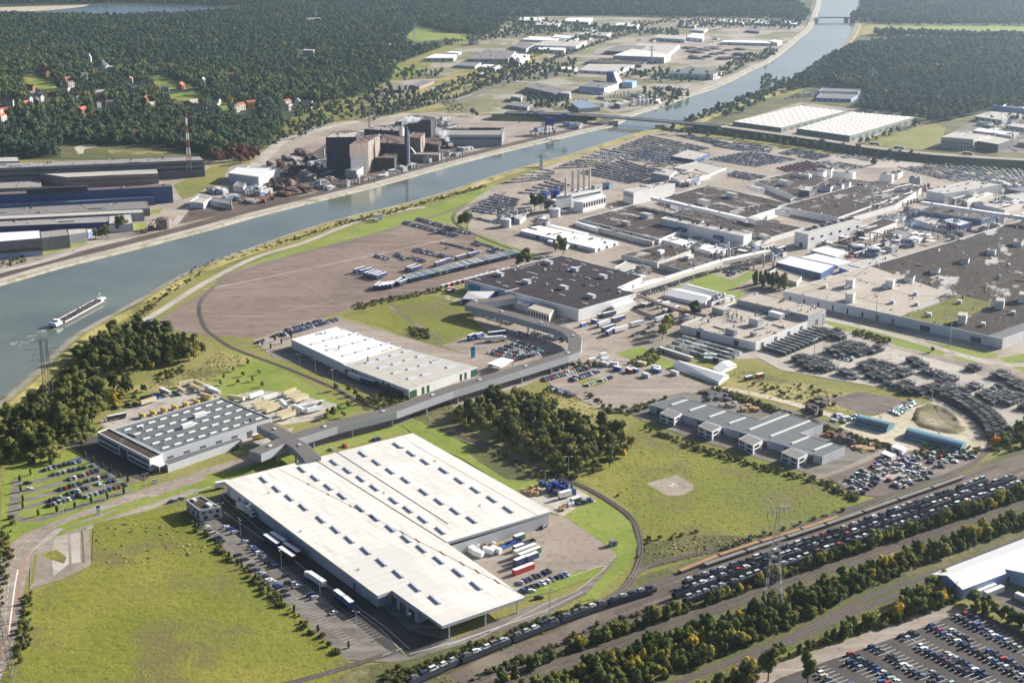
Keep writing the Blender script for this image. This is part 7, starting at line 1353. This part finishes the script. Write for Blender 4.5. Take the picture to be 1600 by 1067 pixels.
def many(kind, s, col, label, group, off=(100, 560), k=.25, top=None):
    for q in s.split():
        x0, y0, x1, y1 = map(float, q.split(',')); haul(kind, off[0] + x0 * k, off[1] + y0 * k, off[0] + x1 * k, off[1] + y1 * k, col, label, group, None, top)
g = 'trailers in the yards of the grey hall'; SCL = .85
many('trailer', '1170,318,1290,282 1190,335,1300,300 1232,345,1350,310 1260,350,1356,318 1375,240,1440,215 1390,255,1470,230 1420,278,1510,245 1440,285,1525,255 1325,372,1420,340 1355,392,1445,360 1030,258,1125,272', 'cream', 'white trailer with a yellow roof in the lorry yard right of the grey hall', g, top=YT); many('trailer', '1165,258,1235,232 1240,275,1340,245 1450,330,1560,308 1545,310,1610,295 1530,345,1600,325', 'white', 'white trailer in the lorry yard right of the grey hall', g)
haul('lorry', 452, 645, 436, 627, 'white', 'white lorry standing end-on among the yellow trailers', g); haul('lorry', 478, 648, 456, 638, 'white', 'second white lorry standing end-on among the yellow trailers', g)
many('trailer', '700,195,765,235 725,180,800,160 812,160,885,190 800,190,850,212 870,248,915,262 480,298,575,268', 'cream', 'white trailer with a yellow roof in the lorry yard behind the grey hall', g, top=YT); many('trailer', '600,210,670,240 885,195,950,218 915,215,965,232', 'silver', 'silver trailer in the lorry yard behind the grey hall', g)
many('skip', '545,240,610,255 560,230,600,240', 'blue', 'blue open skip behind the grey hall', g); many('skip', '672,212,715,238', 'green', 'green open skip behind the grey hall', g); many('skip', '430,285,470,300 385,290,420,305 480,250,520,262 300,305,345,318 505,245,545,255', 'dark grey', 'dark open skip behind the grey hall', g); haul('lorry', 190, 654, 175, 657, 'black', 'black lorry turning at the left end of the lorry yard', g); haul('lorry', 400, 687, 417, 683, 'yellow', 'yellow lorry under the arm of the gallery', g)
for i in range(7): x = 218 + i * 17; SCL = .7; haul('swap', x, 651 - i * 4.3, x + 9, 654 - i * 4.3, 'yellow', 'yellow swap body docked along the back of the grey hall', g, None, YT)
SCL = 1.0; g = 'trucks beside the white warehouse'; o3 = (300, 660)
many('lorry', '290,540,372,590', 'silver', 'white roofed lorry nearest the gatehouse', None, o3); many('trailer', '462,745,540,800 500,732,580,785', 'navy', 'trailer of the upper pair in the warehouse shadow', g, o3); many('trailer', '556,826,636,880 586,800,665,852', 'dark red', 'trailer of the lower pair in the warehouse shadow', g, o3); many('lorry', '825,1040,735,980', 'white', 'white lorry farther down in the warehouse shadow', None, o3); many('swap', '98,532,150,572 152,570,205,618', 'blue', 'blue half trailer at the lower end of the warehouse shadow', g, (500, 800)); many('swap', '160,415,215,405', 'white', 'white trailer by the warehouse corner near the road', g, o3)
o4 = (700, 640); many('small', '408,825,480,800', 'green', 'green container farthest up in the warehouse yard', None, o4); many('small', '408,890,475,866', 'dark green', 'dark green container full of timber in the warehouse yard', None, o4); many('skip', '480,850,530,832', 'dark grey', 'dark open skip in the warehouse yard', None, o4); many('trailer', '425,928,540,885', 'cream', 'white trailer in the warehouse yard', None, o4); many('trailer', '450,950,565,905', 'green', 'green sided trailer in the warehouse yard', None, o4); many('swap', '418,988,485,960 488,962,556,935', 'navy', 'deep blue half trailer in the warehouse yard', 'deep blue half trailers in the warehouse yard', o4); many('container', '412,1035,530,990', 'red', 'red container in the warehouse yard', None, o4)
many('skip', '345,868,385,850 400,845,440,832', 'blue', 'low blue flatbed in the warehouse yard', 'low blue flatbeds in the warehouse yard', o4); many('small', '765,590,830,570', 'green', 'green container in the storage yard beyond the warehouse corner', None, o4); many('swap', '702,562,760,545', 'white', 'white swap body in the storage yard beyond the warehouse corner', None, o4)
many('small', '105,870,165,890 160,905,215,925 232,890,280,905 140,890,190,908 280,885,320,900', 'white', 'white cabin container against the warehouse wall', 'white cabins against the warehouse wall', o4)
o5 = (400, 400); g = 'trailers beside the white and grey hall'; many('trailer', '578,760,660,790', 'silver', 'silver trailer at the docks of the white and grey hall', g, o5); many('trailer', '664,792,742,818', 'navy', 'navy trailer at the docks of the white and grey hall', g, o5); many('lorry', '1425,540,1550,530', 'white', 'white lorry on the open lot behind the hall', g, o5); many('trailer', '1450,510,1560,497', 'dark blue', 'dark blue trailer on the open lot behind the hall', g, o5); many('swap', '1325,530,1370,515 1372,525,1420,508', 'blue', 'blue half trailer on the open lot behind the hall', g, o5)
g = 'trailers parked on the brown lorry park'; many('trailer', '612,112,682,92 650,118,722,100 672,135,745,110 700,140,770,117 725,145,790,122 750,150,812,130 935,100,1005,75 960,105,1036,85', 'navy', 'navy trailer in the clusters on the brown lorry park', g, o5); many('trailer', '740,215,780,188 765,218,805,190 790,215,830,186 815,212,855,183 838,208,875,180 868,190,915,160 893,192,945,170', 'dark blue', 'trailer at the left end of the long trailer row', g, o5); many('trailer', '1152,55,1215,38 1248,32,1310,14 1328,12,1388,-4 1120,70,1180,52', 'navy', 'navy trailer in the upper rank on the brown lorry park', g, o5)
for i in range(34):
    x, y = 916 + i * 20.5, 170 - i * 4.9; c = CR.choice(['navy', 'dark blue', 'dark green', 'navy', 'silver', 'blue']); haul('trailer', 400 + x / 4, 400 + (y - 22) / 4, 400 + (x + 58) / 4, 400 + (y + 2) / 4, c, c + ' trailer in the long trailer row behind the dark hall', 'trailers of the long row', None, CR.choice([(.45, .46, .44), (.3, .36, .32), (.6, .6, .58), (.2, .24, .24)]))
for i in range(14): x = 690 + i * 8.5; haul('small', x, 451 - i * 2.3, x + 5, 449 - i * 2.3, CR.choice(['red', 'rust', 'dark red', 'dark grey']), 'reddish steel crate in the strip below the trailer row', 'crates below the trailer row')
many('small', '1195,235,1235,225 1200,215,1240,218', 'red', 'red container by the marquee', 'red containers by the marquee', o5)
o6 = (700, 380); g = 'trailers and containers of the container yard'
for s, k, c in (('968,470,1040,452 1032,500,1096,482 962,560,1040,535 1000,580,1035,560', 'trailer', 'navy'), ('1040,565,1115,545 1288,500,1380,475 1310,412,1380,392', 'trailer', 'white'), ('1145,530,1215,512 940,530,1000,508 1450,490,1520,470', 'trailer', 'silver'), ('1170,410,1225,395 1230,400,1280,385 1285,392,1325,378 1345,440,1400,418 1400,430,1440,412 965,460,990,455', 'container', 'dark grey'), ('1380,275,1430,262 1185,335,1220,328', 'small', 'dark blue'), ('1210,490,1250,478 1260,480,1300,465 1300,462,1345,448 1250,535,1290,520 1150,585,1190,570 1190,570,1225,560', 'skip', 'dark grey'), ('830,525,860,515 895,492,940,505', 'small', 'blue'), ('1185,760,1235,770', 'small', 'yellow'), ('1115,800,1150,815', 'small', 'red'), ('1150,800,1180,810 1280,800,1330,815 1040,790,1080,800', 'small', 'blue'), ('1215,830,1260,845 1265,785,1330,795 950,760,1010,775 1010,765,1060,770 1390,815,1440,830 870,750,930,735 930,720,1010,700 960,745,1000,735', 'small', 'white')): many(k, s, c, {'navy': 'navy', 'white': 'white', 'silver': 'silver', 'dark grey': 'dark grey', 'dark blue': 'dark blue', 'blue': 'blue', 'yellow': 'yellow', 'red': 'red'}[c] + ' ' + {'trailer': 'trailer', 'container': 'long container', 'small': 'short container', 'skip': 'open skip'}[k] + ' in the container yard beside the dark hall', g, o6)
o7 = (1000, 400); g = 'crates of the stamping shop'
for i in range(12): x, y = 780 + i * 28, 578 - i * 11.5; haul('container', o7[0] + x / 4, o7[1] + (y + 8) / 4, o7[0] + (x + 62) / 4, o7[1] + (y + 26) / 4, 'dark grey', 'dark flat-topped crate stack in the slanting row right of the stamping shop', g, None, (.1, .115, .1)); haul('container', o7[0] + (x + 66) / 4, o7[1] + (y + 27) / 4, o7[0] + (x + 120) / 4, o7[1] + (y + 45) / 4, 'dark grey', 'dark flat-topped crate stack in the outer slanting row right of the stamping shop', g, None, (.085, .1, .09))
for r_ in range(4):
    for i in range(8): x, y = 270 + i * 46 - r_ * 30, 520 + i * 13 + r_ * 18; haul('small', o7[0] + x / 4, o7[1] + y / 4, o7[0] + (x + 34) / 4, o7[1] + (y + 10) / 4, CR.choice(['dark grey', 'grey', 'silver', 'white', 'grey']), 'grey crate in the ranks below the stamping shop', g, None, CR.choice([(.2, .22, .2), (.3, .3, .27), (.5, .48, .44), (.12, .14, .13)]))
for i in range(7): x, y = 125 + i * 28, 590 + i * 9; haul('small', o7[0] + x / 4, o7[1] + y / 4, o7[0] + (x + 30) / 4, o7[1] + (y + 10) / 4, 'cream', 'cream crate in the rank by the grass triangle', g)
many('small', '380,640,430,625 430,630,480,640 400,655,450,660', 'green', 'bright green crate near the white tent sheds', g, o7); many('small', '727,765,770,755', 'red', 'red container alone on the dirt road', None, o7); many('small', '655,780,700,770', 'dark green', 'dark green container beside the dirt road', None, o7)
g = 'vehicles on the dual carriageway'
for x, y, c, t in ((1366, 227, 'dark blue', 'dark blue lorry leftmost on the dual carriageway'), (1404, 233, 'dark grey', 'grey lorry in the middle of the dual carriageway'), (1511, 242, 'dark red', 'dark red coach on the dual carriageway')):
    o = copy_tree(TP['lorry'][0]); p = G(x, y, 8.3); o.location = p; e = G(x + 20, y + 2.2, 8.3) - p; o.rotation_euler = (0, 0, math.atan2(e.y, e.x)); tag(o, t, 'lorry', g)
    for ch in o.children:
        if ch.name.startswith('body'): ch.color = (*TCOL[c], 1)
for i in range(9): haul('trailer', 1021 + i * 6.2, 136 + i * .45, 1024 + i * 6.2, 138 + i * .45, 'white', 'white trailer in the rank before the blue works', 'white trailers before the blue works')
many('small', '1230,480,1300,455', 'white', 'short white dock box beside the ribbed warehouse', None, (1200, 800))
for i in range(4): haul('container', 1507 + i * 12, 922 + i * 3.2, 1526 + i * 12, 914.5 + i * 3.2, 'white', 'white trailer in the rank of four beside the ribbed warehouse', 'four trailers beside the ribbed warehouse')
haul('container', 1596, 937, 1615, 945, 'white', 'white trailer at the right edge by the ribbed warehouse')
# ------------------------------------------------------------------ storage racks
def rack_proto(seed):
    q = random.Random(seed); root = empty('storage_rack'); m = MB()
    for x in (-4, -1.35, 1.35, 4):
        for y in (-2, 2): m.box((x, y, -.1), (.14, .14, 3.9))
    for z in (1.2, 2.5, 3.7):
        for y in (-2, 2): m.box((0, y, z), (8.1, .12, .14))
        for x in (-4, -1.35, 1.35, 4): m.box((x, 0, z), (.12, 4, .12))
    m.build('frame', 'dark_steel', root)
    for z in (.1, 1.35, 2.65):
        for x in (-2.7, 0, 2.7):
            if q.random() < .85: m = MB(); m.box((x, 0, z), (2.2, 3.6, q.uniform(.6, 1.0))); m.build('load', q.choice(['black_wall', 'dark_wall', 'dark_steel', 'steel']), root)
    return root
RK = [rack_proto(k) for k in range(3)]; RU = [False] * 3; RR = random.Random(4); o8 = (1200, 420)
def racks(s, ang_px, where, dens=.96):
    a = G(1400, 580); b = G(1400 + ang_px[0], 580 + ang_px[1]); an = math.atan2((b - a).y, (b - a).x); c_, s_ = math.cos(an), math.sin(an)
    q = [G(o8[0] + x / 4, o8[1] + y / 4) for x, y in PX(s)]; R = [(p.x * c_ + p.y * s_, -p.x * s_ + p.y * c_) for p in q]
    for x in np.arange(min(p[0] for p in R) + 4, max(p[0] for p in R), 8.35):
        for y in np.arange(min(p[1] for p in R) + 2.2, max(p[1] for p in R), 4.7):
            if inside(R, np.array([[x, y]]))[0] and RR.random() < dens:
                k = RR.randrange(3); o = RK[k] if not RU[k] else copy_tree(RK[k]); RU[k] = True; p = (x * c_ - y * s_, x * s_ + y * c_); o.location = (*p, lv(p)); o.rotation_euler = (0, 0, an); z_ = RR.uniform(.75, 1.1); o.scale = (1, 1, z_)
                tag(o, 'dark stillage rack ' + where, 'rack', 'stacked racks of the rack yard')
dd = (30, 8)
for s, wh in (('360,530 500,470 640,500 620,540 480,560', 'in the block nearest the hedge'), ('330,390 460,400 460,450 330,425', 'by the door of the stamping shop'), ('160,570 240,550 420,610 400,650 250,640', 'in the front row above the waste ground'), ('420,660 500,640 600,670 590,700', 'in the short front row'), ('570,610 640,590 760,605 730,640 620,655', 'in the middle block of the rack yard'), ('600,680 700,660 920,740 910,800 760,740', 'in the long shelved row over the waste ground'), ('700,645 760,620 830,640 760,665', 'in a low block of the rack yard'), ('800,670 860,640 910,650 850,690', 'in a short block of the rack yard'), ('850,590 900,570 1020,615 1000,640', 'in the thin rank of the rack yard'), ('930,655 1000,630 1090,660 1020,690', 'beside the white crates'), ('1060,710 1140,680 1210,715 1120,760', 'in the second block from the right loop'), ('1200,760 1290,725 1350,760 1240,800', 'in the block near the right loop'), ('1310,800 1420,750 1590,800 1560,850 1420,860 1330,830', 'in the big block at the right edge'), ('1380,680 1460,650 1640,740 1620,790 1500,740', 'in the upper block at the right edge'), ('1240,645 1290,610 1310,630 1260,660', 'in the small upper stack'), ('920,770 1000,760 1010,810 940,810', 'between the two long rows'), ('1550,880 1640,840 1680,880 1580,920', 'cut by the right edge of the picture'), ('610,520 700,495 720,510 640,535', 'in the low rank above the middle block')): racks(s, dd, wh)
cv = smooth_line(W('1455,612 1478,620 1506,634 1532,652 1548,672 1552,690'), 6)
for d_ in (-2.5, 2.5, 7.5):
    for p, a in along(offset_line(cv, d_), 8.3):
        k = RR.randrange(3); o = RK[k] if not RU[k] else copy_tree(RK[k]); RU[k] = True; o.location = (p.x, p.y, lv(p)); o.rotation_euler = (0, 0, a); o.scale = (1, 1, RR.uniform(.95, 1.15)); tag(o, 'dark stillage rack in the long bent row along the siding', 'rack', 'stacked racks of the rack yard')
for k in range(3):
    if not RU[k]: bpy.data.objects.remove(RK[k])
# ------------------------------------------------------------------ the barge and smaller craft
a, b_ = G(80, 514), G(163.5, 468.5); ax = (b_ - a).normalized(); Lb = (b_ - a).length; rz = math.atan2(ax.y, ax.x); ctr = (a + b_) / 2; zw = ZW
root = tag(empty('cargo_barge', (ctr.x, ctr.y, zw), rz), 'long white-sided cargo barge loaded with coal heading up the canal', 'barge')
n = 24; hw = 4.7; top, bot = [], []
for i in range(n + 1):
    x = -Lb / 2 + Lb * i / n; t = i / n; k = min(1, (t / .06) ** .6 if t < .06 else 1, ((1 - t) / .1) ** .55 if t > .9 else 1); top.append((x, hw * max(.12, k))); bot.append((x, hw * max(.1, k) * .92))
m = MB(); vs = [(x, y, 1.5) for x, y in top] + [(x, -y, 1.5) for x, y in top] + [(x, y, -.4) for x, y in bot] + [(x, -y, -.4) for x, y in bot]; N = n + 1; fs = []
for i in range(n): fs += [[i, i + 1, 2 * N + i + 1, 2 * N + i][::-1], [N + i, N + i + 1, 3 * N + i + 1, 3 * N + i], [i, N + i, N + i + 1, i + 1][::-1]]
fs += [[0, 2 * N, 3 * N, N], [n, N + n, 3 * N + n, 2 * N + n]]; m.add(vs, fs); m.build('hull', 'dark_steel', root)
for sd in (-1, 1): m = MB(); m.box((2, sd * 4.2, 1.5), (Lb * .74, .45, .7)); m.build('hatch_coaming', 'cream_wall', root)
m = MB()
for i in range(14):
    vs, fs = blob(3.6, 2, 300 + i, .35, .3); x = -Lb * .33 + i * Lb * .72 / 14 + 2; m.add([(u * 1.1 + x, max(-3.7, min(3.7, v_)), max(1.4, w_ + 1.6)) for u, v_, w_ in vs], fs)
m.build('coal_load', 'black_wall', root)
m = MB(); m.box((-Lb * .425, 0, 1.5), (9, 7, 1.6)); m.build('deckhouse', 'white_wall', root); m = MB(); m.box((-Lb * .40, 0, 3.1), (4, 4.6, 1.9), 0, 0, (.85, .9)); m.build('wheelhouse', 'white_wall', root); m = MB(); m.box((-Lb * .40, 0, 3.8), (3.95, 4.55, .6)); m.build('wheelhouse_window', 'glass', root); m = MB(); m.box((-Lb * .455, 0, 3.1), (3.6, 4.6, .7)); m.build('deck_cover', 'pale_blue_wall', root)
m = MB(); m.tube((Lb * .44, 0, 1.9), (Lb * .42, 0, 8), .25, .15); m.tube((Lb * .42, 0, 8), (Lb * .36, 0, 4), .15, .1); m.build('bow_mast', 'white_wall', root); m = MB(); m.box((Lb * .43, 0, 1.9), (8, 5.2, 1), 0, 0, (.9, .7)); m.build('forecastle', 'white_wall', root)
m, nt, bs_ = nodes('foam'); f_ = noise(nt, pos(nt), .5, 4, .7); lk(nt, ramp(nt, f_, [(.45, (.16, .21, .2)), (.62, (.62, .63, .58))]), bs_.inputs['Base Color']); bs_.inputs['Roughness'].default_value = .6
tr = nt.nodes.new('ShaderNodeBsdfTransparent'); mx = nt.nodes.new('ShaderNodeMixShader'); lk(nt, ramp(nt, noise(nt, pos(nt), .12, 5, .7), [(.48, (0, 0, 0)), (.62, (1, 1, 1))]), mx.inputs[0]); lk(nt, tr.outputs[0], mx.inputs[1]); lk(nt, bs_.outputs[0], mx.inputs[2]); lk(nt, mx.outputs[0], nt.nodes['Material Output'].inputs['Surface']); MATS['foam'] = m
p = [a + ax * 4, a - ax * 6, a - ax * 18 + Vector((-1, 1, 0)), a - ax * 34 + Vector((-3, 3, 0)), a - ax * 48 + Vector((-4, 6, 0))]; m = MB(); m.ribbon(smooth_line(p, 4), 11, zw + .05); tag(m.build('foam', 'foam'), 'pale wake behind the barge', None, None, 'stuff')
p = G(862, 220, ZW); root = tag(empty('work_boat', p, .6), 'small work boat moored at the far quay', 'boat'); m = MB(); m.box((0, 0, -.2), (22, 5, 1.6), 0, 0, (1.04, 1.1)); m.build('hull', 'cream_wall', root); m = MB(); m.box((-4, 0, 1.4), (7, 3.8, 2.4)); m.build('cabin', 'white_wall', root); m = MB(); m.tube((4, 0, 1.4), (8, 0, 8), .25, .15); m.build('crane_arm', 'yellow', root)
# ------------------------------------------------------------------ small fittings of the place
def lamp_proto(h=9):
    root = empty('street_lamp'); m = MB(); m.tube((0, 0, -.1), (0, 0, h), .13, .07, 6); m.build('pole', 'pole_grey', root)
    for s_ in (-1, 1): m = MB(); m.tube((0, 0, h), (s_ * 1.2, 0, h + .15), .05, None, 5); m.box((s_ * 1.3, 0, h + .02), (.9, .35, .16)); m.build('lamp_head', 'pale_steel', root)
    return root
lp = lamp_proto(); lf = False
for s, t, sc_ in (('228,765 300,742 372,730 165,783 100,815 430,706', 'along the main road by the traffic islands', 1), ('346,812 376,838 440,886 500,930 390,815 557,985', 'in the yard beside the white warehouse', 1), ('859,960 888,748', 'behind the white warehouse', 1.4), ('443,610 493,583 468,573 520,598', 'in the loading yard of the white and grey hall', 1), ('835,583 880,525 785,596', 'beside the long grey gallery', 1.4), ('1271,575 1381,607 1456,628 1551,656 1284,530 1320,488 1368,502 1484,540', 'tall among the racks and the assembly hall', 2.2), ('700,600 740,583', 'along the gallery by the wood', 1), ('1212,470 1290,488', 'by the stamping shop', 1.5)):
    for x, y in PX(s):
        o = copy_tree(lp) if lf else lp; lf = True; p = G(x, y); o.location = (p.x, p.y, lv(p)); o.scale = (sc_,) * 3; o.rotation_euler = (0, 0, TR.uniform(0, 3)); tag(o, 'grey double-headed lamp post ' + t, 'lamp post', 'lamp posts')
def totem(x, y, w_, h, m1, m2, label):
    p = G(x, y); z = lv(p); root = tag(empty('sign_pylon', (p.x, p.y, z), .5), label, 'sign'); m = MB(); m.box((0, 0, 0), (w_, .5, h)); m.build('board', m1, root); m = MB(); m.box((0, 0, h * .7), (w_ + .04, .56, h * .25)); m.build('sign_panel', m2, root); m = MB(); m.box((0, 0, -.1), (w_ + .6, 1.2, .4)); m.build('plinth', 'concrete', root)
totem(154, 804, 1.8, 5.4, 'white_wall', 'blue_wall', 'white sign pylon with a blue band on the long grass island'); totem(242, 755, 2.6, 2.6, 'white_wall', 'pale_steel', 'low white sign at the entrance of the grey hall'); totem(739, 559, 3, 8, 'teal', 'blue_wall', 'tall teal sign pylon on the open lot'); totem(738, 568, .1, .1, 'teal', 'teal', 'x') if False else None
for x, y, t in ((590, 343, 'white cabin on wheels beside the canal dyke road'), (587, 347, 'second white cabin beside the canal dyke road')):
    p = G(x, y); root = tag(empty('site_cabin', (p.x, p.y, lv(p)), .4), t, 'cabin'); m = MB(); m.box((0, 0, .4), (9 if y < 345 else 5, 4, 5 if y < 345 else 2.6)); m.build('wall', 'white_wall', root); m = MB(); m.box((0, 0, 5.4 if y < 345 else 3), (9.3 if y < 345 else 5.3, 4.3, .2)); m.build('roof', 'pale_roof', root); m = MB(); m.box((-2, -2.02, 1.2), (1.2, .1, 1.2)); m.build('window', 'glass', root)
p = G(958, 852); root = tag(empty('substation', (p.x, p.y, lv(p)), .3), 'small grey substation box on the bright grass', 'substation'); m = MB(); m.box((0, 0, -.1), (3.6, 2.6, 2.6)); m.build('wall', 'grey_wall', root); m = MB(); m.box((0, 0, 2.5), (3.9, 2.9, .2)); m.build('roof', 'mid_roof', root); m = MB(); m.box((0, -1.32, 0), (1.1, .08, 2)); m.build('door', 'dark_green', root)
for q, w_ in (((1041, 762, 1052, 757), .7), ((1045, 752, 1055, 762), .5), ((1050, 752, 1060, 761), .5)): pass
c0 = G(1051, 757.5); e1 = (G(1061, 754) - c0).normalized(); e2 = Vector((-e1.y, e1.x, 0)); m = MB(); z = level(1051, 757) + .012
for d, o_, l, w_ in ((e2, -1.5, 5, .55), (e2, 1.5, 5, .55)): q = c0 + e1 * o_; m.add([Vector((v_.x, v_.y, z)) for v_ in (q - e2 * l / 2 - e1 * w_ / 2, q - e2 * l / 2 + e1 * w_ / 2, q + e2 * l / 2 + e1 * w_ / 2, q + e2 * l / 2 - e1 * w_ / 2)], [[0, 1, 2, 3]])
m.add([Vector((v_.x, v_.y, z)) for v_ in (c0 - e1 * 1.2 - e2 * .28, c0 + e1 * 1.2 - e2 * .28, c0 + e1 * 1.2 + e2 * .28, c0 - e1 * 1.2 + e2 * .28)], [[0, 1, 2, 3]]); structure('helipad_marking', m, 'paint_line', 'white H painted on the helicopter pad')
mk = MB(); zz = level(440, 880) + .02
for s, w_ in (('350,800 470,884 600,978 640,1014', .25), ('640,1022 720,1000 850,955 910,925', .25), ('598,1024 630,1012', .25), ('700,1008 830,962', .2), ('940,884 820,925', .2)):
    mk.ribbon([Vector((p.x, p.y, lv(p) + .02)) for p in W(s)], w_)
structure('road_marking', mk, 'paint_line', 'white lane lines round the white warehouse'); mk = MB()
A, B = G(318, 832), G(560, 1015); d = (B - A).normalized(); nrm = Vector((-d.y, d.x, 0)); n = int((B - A).length / 2.6)
for i in range(n):
    for o_ in (-1.5, 9.5): q = A + d * (i * 2.6) + nrm * o_; e = q + nrm * 4.6; zq = lv(q) + .02; mk.add([Vector((v_.x, v_.y, zq)) for v_ in (q - d * .06, q + d * .06, e + d * .06, e - d * .06)], [[0, 1, 2, 3]])
structure('parking_marking', mk, 'paint_line', 'white bay lines of the warehouse car park')
mk = MB(); rd = smooth_line(W('0,1067 6,1000 12,930 20,880 44,845 90,822 150,800 215,776 300,748'), 8)
for p, a in along(rd, 6): mk.box((p.x, p.y, lv(p)), (2.6, .16, .02), a)
structure('road_marking', mk, 'paint_line', 'dashed centre line of the main road')
# cones of dumped goods in the storage yard, dumped timber, spoil bank
q = random.Random(8)
for i, (x, y, w_, h, c, t) in enumerate([(823, 772, 7, 3, 'timber', 'light timber pile'), (832, 766, 7, 3, 'timber', 'light timber pile'), (840, 771, 6, 2.5, 'timber', 'light timber pile'), (848, 758, 5, 3, 'blue_wall', 'blue crate pile'), (858, 768, 6, 3.5, 'navy_wall', 'dark blue crate pile'), (868, 765, 7, 4, 'tank_blue', 'dark blue crate pile'), (878, 760, 6, 3.5, 'navy_wall', 'dark blue crate pile'), (886, 766, 7, 3.5, 'navy_wall', 'dark blue crate pile'), (872, 773, 6, 3, 'dark_steel', 'black crate pile'), (895, 771, 5, 3, 'blue_wall', 'blue crate pile'), (862, 757, 5, 3, 'steel', 'grey crate pile'), (892, 790, 5, 2, 'pale_steel', 'pale crate pile'), (905, 787, 6, 2, 'dark_steel', 'black crate pile'), (918, 784, 6, 2, 'steel', 'grey crate pile'), (880, 796, 5, 2, 'timber', 'light timber pile'), (745, 855, 6, 2.5, 'pale_steel', 'pale crate pile'), (752, 852, 5, 2, 'timber', 'light timber pile'), (760, 856, 5, 1.8, 'timber', 'light timber pile'), (769, 850, 4, 2, 'cream_wall', 'cream crate pile'), (780, 853, 4, 1.6, 'yellow', 'yellow crate pile'), (714, 855, 4, 3, 'yellow', 'yellow crate pile'), (1105, 615, 12, 2, 'dark_steel', 'black crate pile'), (1125, 622, 16, 3, 'dark_wall', 'black crate pile'), (1140, 634, 12, 2, 'rust_wall', 'brown crate pile'), (1170, 640, 14, 2, 'timber', 'light timber pile'), (1300, 682, 10, 2, 'rust', 'rusty crate pile'), (1315, 688, 10, 3, 'rust_roof', 'rusty crate pile'), (1330, 692, 8, 3, 'dark_wall', 'black crate pile'), (1345, 700, 16, 1.5, 'timber', 'light timber pile'), (1265, 640, 12, 3, 'dark_earth', 'dark earth pile'), (1285, 632, 14, 3, 'dark_earth', 'dark earth pile'), (1275, 646, 10, 4, 'black_wall', 'black earth pile'), (1310, 655, 12, 2, 'pale_steel', 'pale scrap pile'), (1290, 410, 5, 2, 'red', 'red crate pile'), (1325, 402, 6, 2, 'red', 'red crate pile')]):
    p = G(x, y); z = lv(p); root = tag(empty('goods_pile', (p.x, p.y, z), i), t + (' in the storage yard beyond the warehouse corner' if 815 < x < 925 else ' against the warehouse wall' if x < 800 else ' in the yards round the long workshop' if x < 1400 and y > 500 else ' by the banded tanks'), 'pile', 'piles of stored goods'); m = MB()
    for k in range(9): m.box((q.uniform(-w_, w_) * .42, q.uniform(-w_, w_) * .3, -.1), (w_ * q.uniform(.18, .4), w_ * q.uniform(.15, .3), h * q.uniform(.4, 1.1)), q.uniform(0, 3))
    m.build('stack', c, root)
ground('spoil', (.1, .095, .045), (.2, .17, .1), (.36, .31, .23), .05, .3, bmp=.4); c0 = G(1470, 655); rim = [G(x, y) for x, y in PX('1421,655 1428,637 1450,628 1475,635 1500,650 1514,672 1500,682 1460,676 1432,668')]; m = MB(); n = 48; R = []
for t, z in ((1.0, -.2), (.86, 3.5), (.74, 4.3), (.62, 2.4), (.3, 1.4), (.02, .4)):
    for i in range(n):
        f = i / n * len(rim); a, b_ = rim[int(f) % len(rim)], rim[(int(f) + 1) % len(rim)]; p = a + (b_ - a) * (f % 1); v_ = c0 + (p - c0) * (.93 * t * q.uniform(.97, 1.03)); R.append(Vector((v_.x, v_.y, lv(c0) + z * (q.uniform(.8, 1.2) if z > 0 else 1) * (.42 if i < n * .5 else .28))))
m.add(R, [[r_ * n + i, r_ * n + (i + 1) % n, (r_ + 1) * n + (i + 1) % n, (r_ + 1) * n + i][::-1] for r_ in range(5) for i in range(n)]); tag(m.build('spoil_bank', 'spoil', None, None, True), 'ring-shaped sandy spoil bank inside the bend of the siding', 'spoil bank')
print('RACKS', sum(o.name.startswith('storage_rack') for o in COL.objects), 'TREES', sum(o.name.startswith('broadleaf_tree') for o in COL.objects))
HAZE = .000045
# ------------------------------------------------------------------ daylight
SUN_AZ = Vector((.84, .54)); SUN_EL = math.radians(23)
w = bpy.data.worlds.new('World'); S.world = w; w.use_nodes = True
nt = w.node_tree; bg = nt.nodes['Background']; sky = nt.nodes.new('ShaderNodeTexSky'); sky.sky_type = 'NISHITA'; sky.sun_disc = False
sky.sun_elevation = SUN_EL; sky.sun_rotation = math.atan2(SUN_AZ.x, SUN_AZ.y); sky.altitude = 100; sky.air_density = .7; sky.dust_density = 5; sky.ozone_density = 4
nt.links.new(sky.outputs[0], bg.inputs[0]); bg.inputs[1].default_value = .06
sl = bpy.data.lights.new('sun', 'SUN'); sl.energy = 5; sl.angle = math.radians(.5); sl.color = (1, .955, .88)
so = bpy.data.objects.new('sun', sl); COL.objects.link(so)
so.rotation_euler = Vector((-SUN_AZ.x * math.cos(SUN_EL), -SUN_AZ.y * math.cos(SUN_EL), -math.sin(SUN_EL))).to_track_quat('-Z', 'Y').to_euler()
m = bpy.data.materials.new('haze'); m.use_nodes = True; nt = m.node_tree
nt.nodes.remove(nt.nodes['Principled BSDF']); v = nt.nodes.new('ShaderNodeVolumePrincipled')
v.inputs['Color'].default_value = (.62, .79, 1, 1); v.inputs['Density'].default_value = HAZE; v.inputs['Anisotropy'].default_value = .72
nt.links.new(v.outputs[0], nt.nodes['Material Output'].inputs['Volume'])
mb = MB(); mb.box((0, 4500, -1.0), (11000, 11000, 320)); MATS['haze'] = m
hz = tag(mb.build('haze', 'haze'), 'thin autumn haze over the whole plain', None, None, 'stuff')
S.view_settings.view_transform = 'Standard'; S.view_settings.look = 'None'; S.view_settings.exposure = 1.08; S.view_settings.gamma = 1
S.cycles.use_denoising = True; S.cycles.max_bounces = 5; S.cycles.volume_bounces = 1; S.cycles.transparent_max_bounces = 6
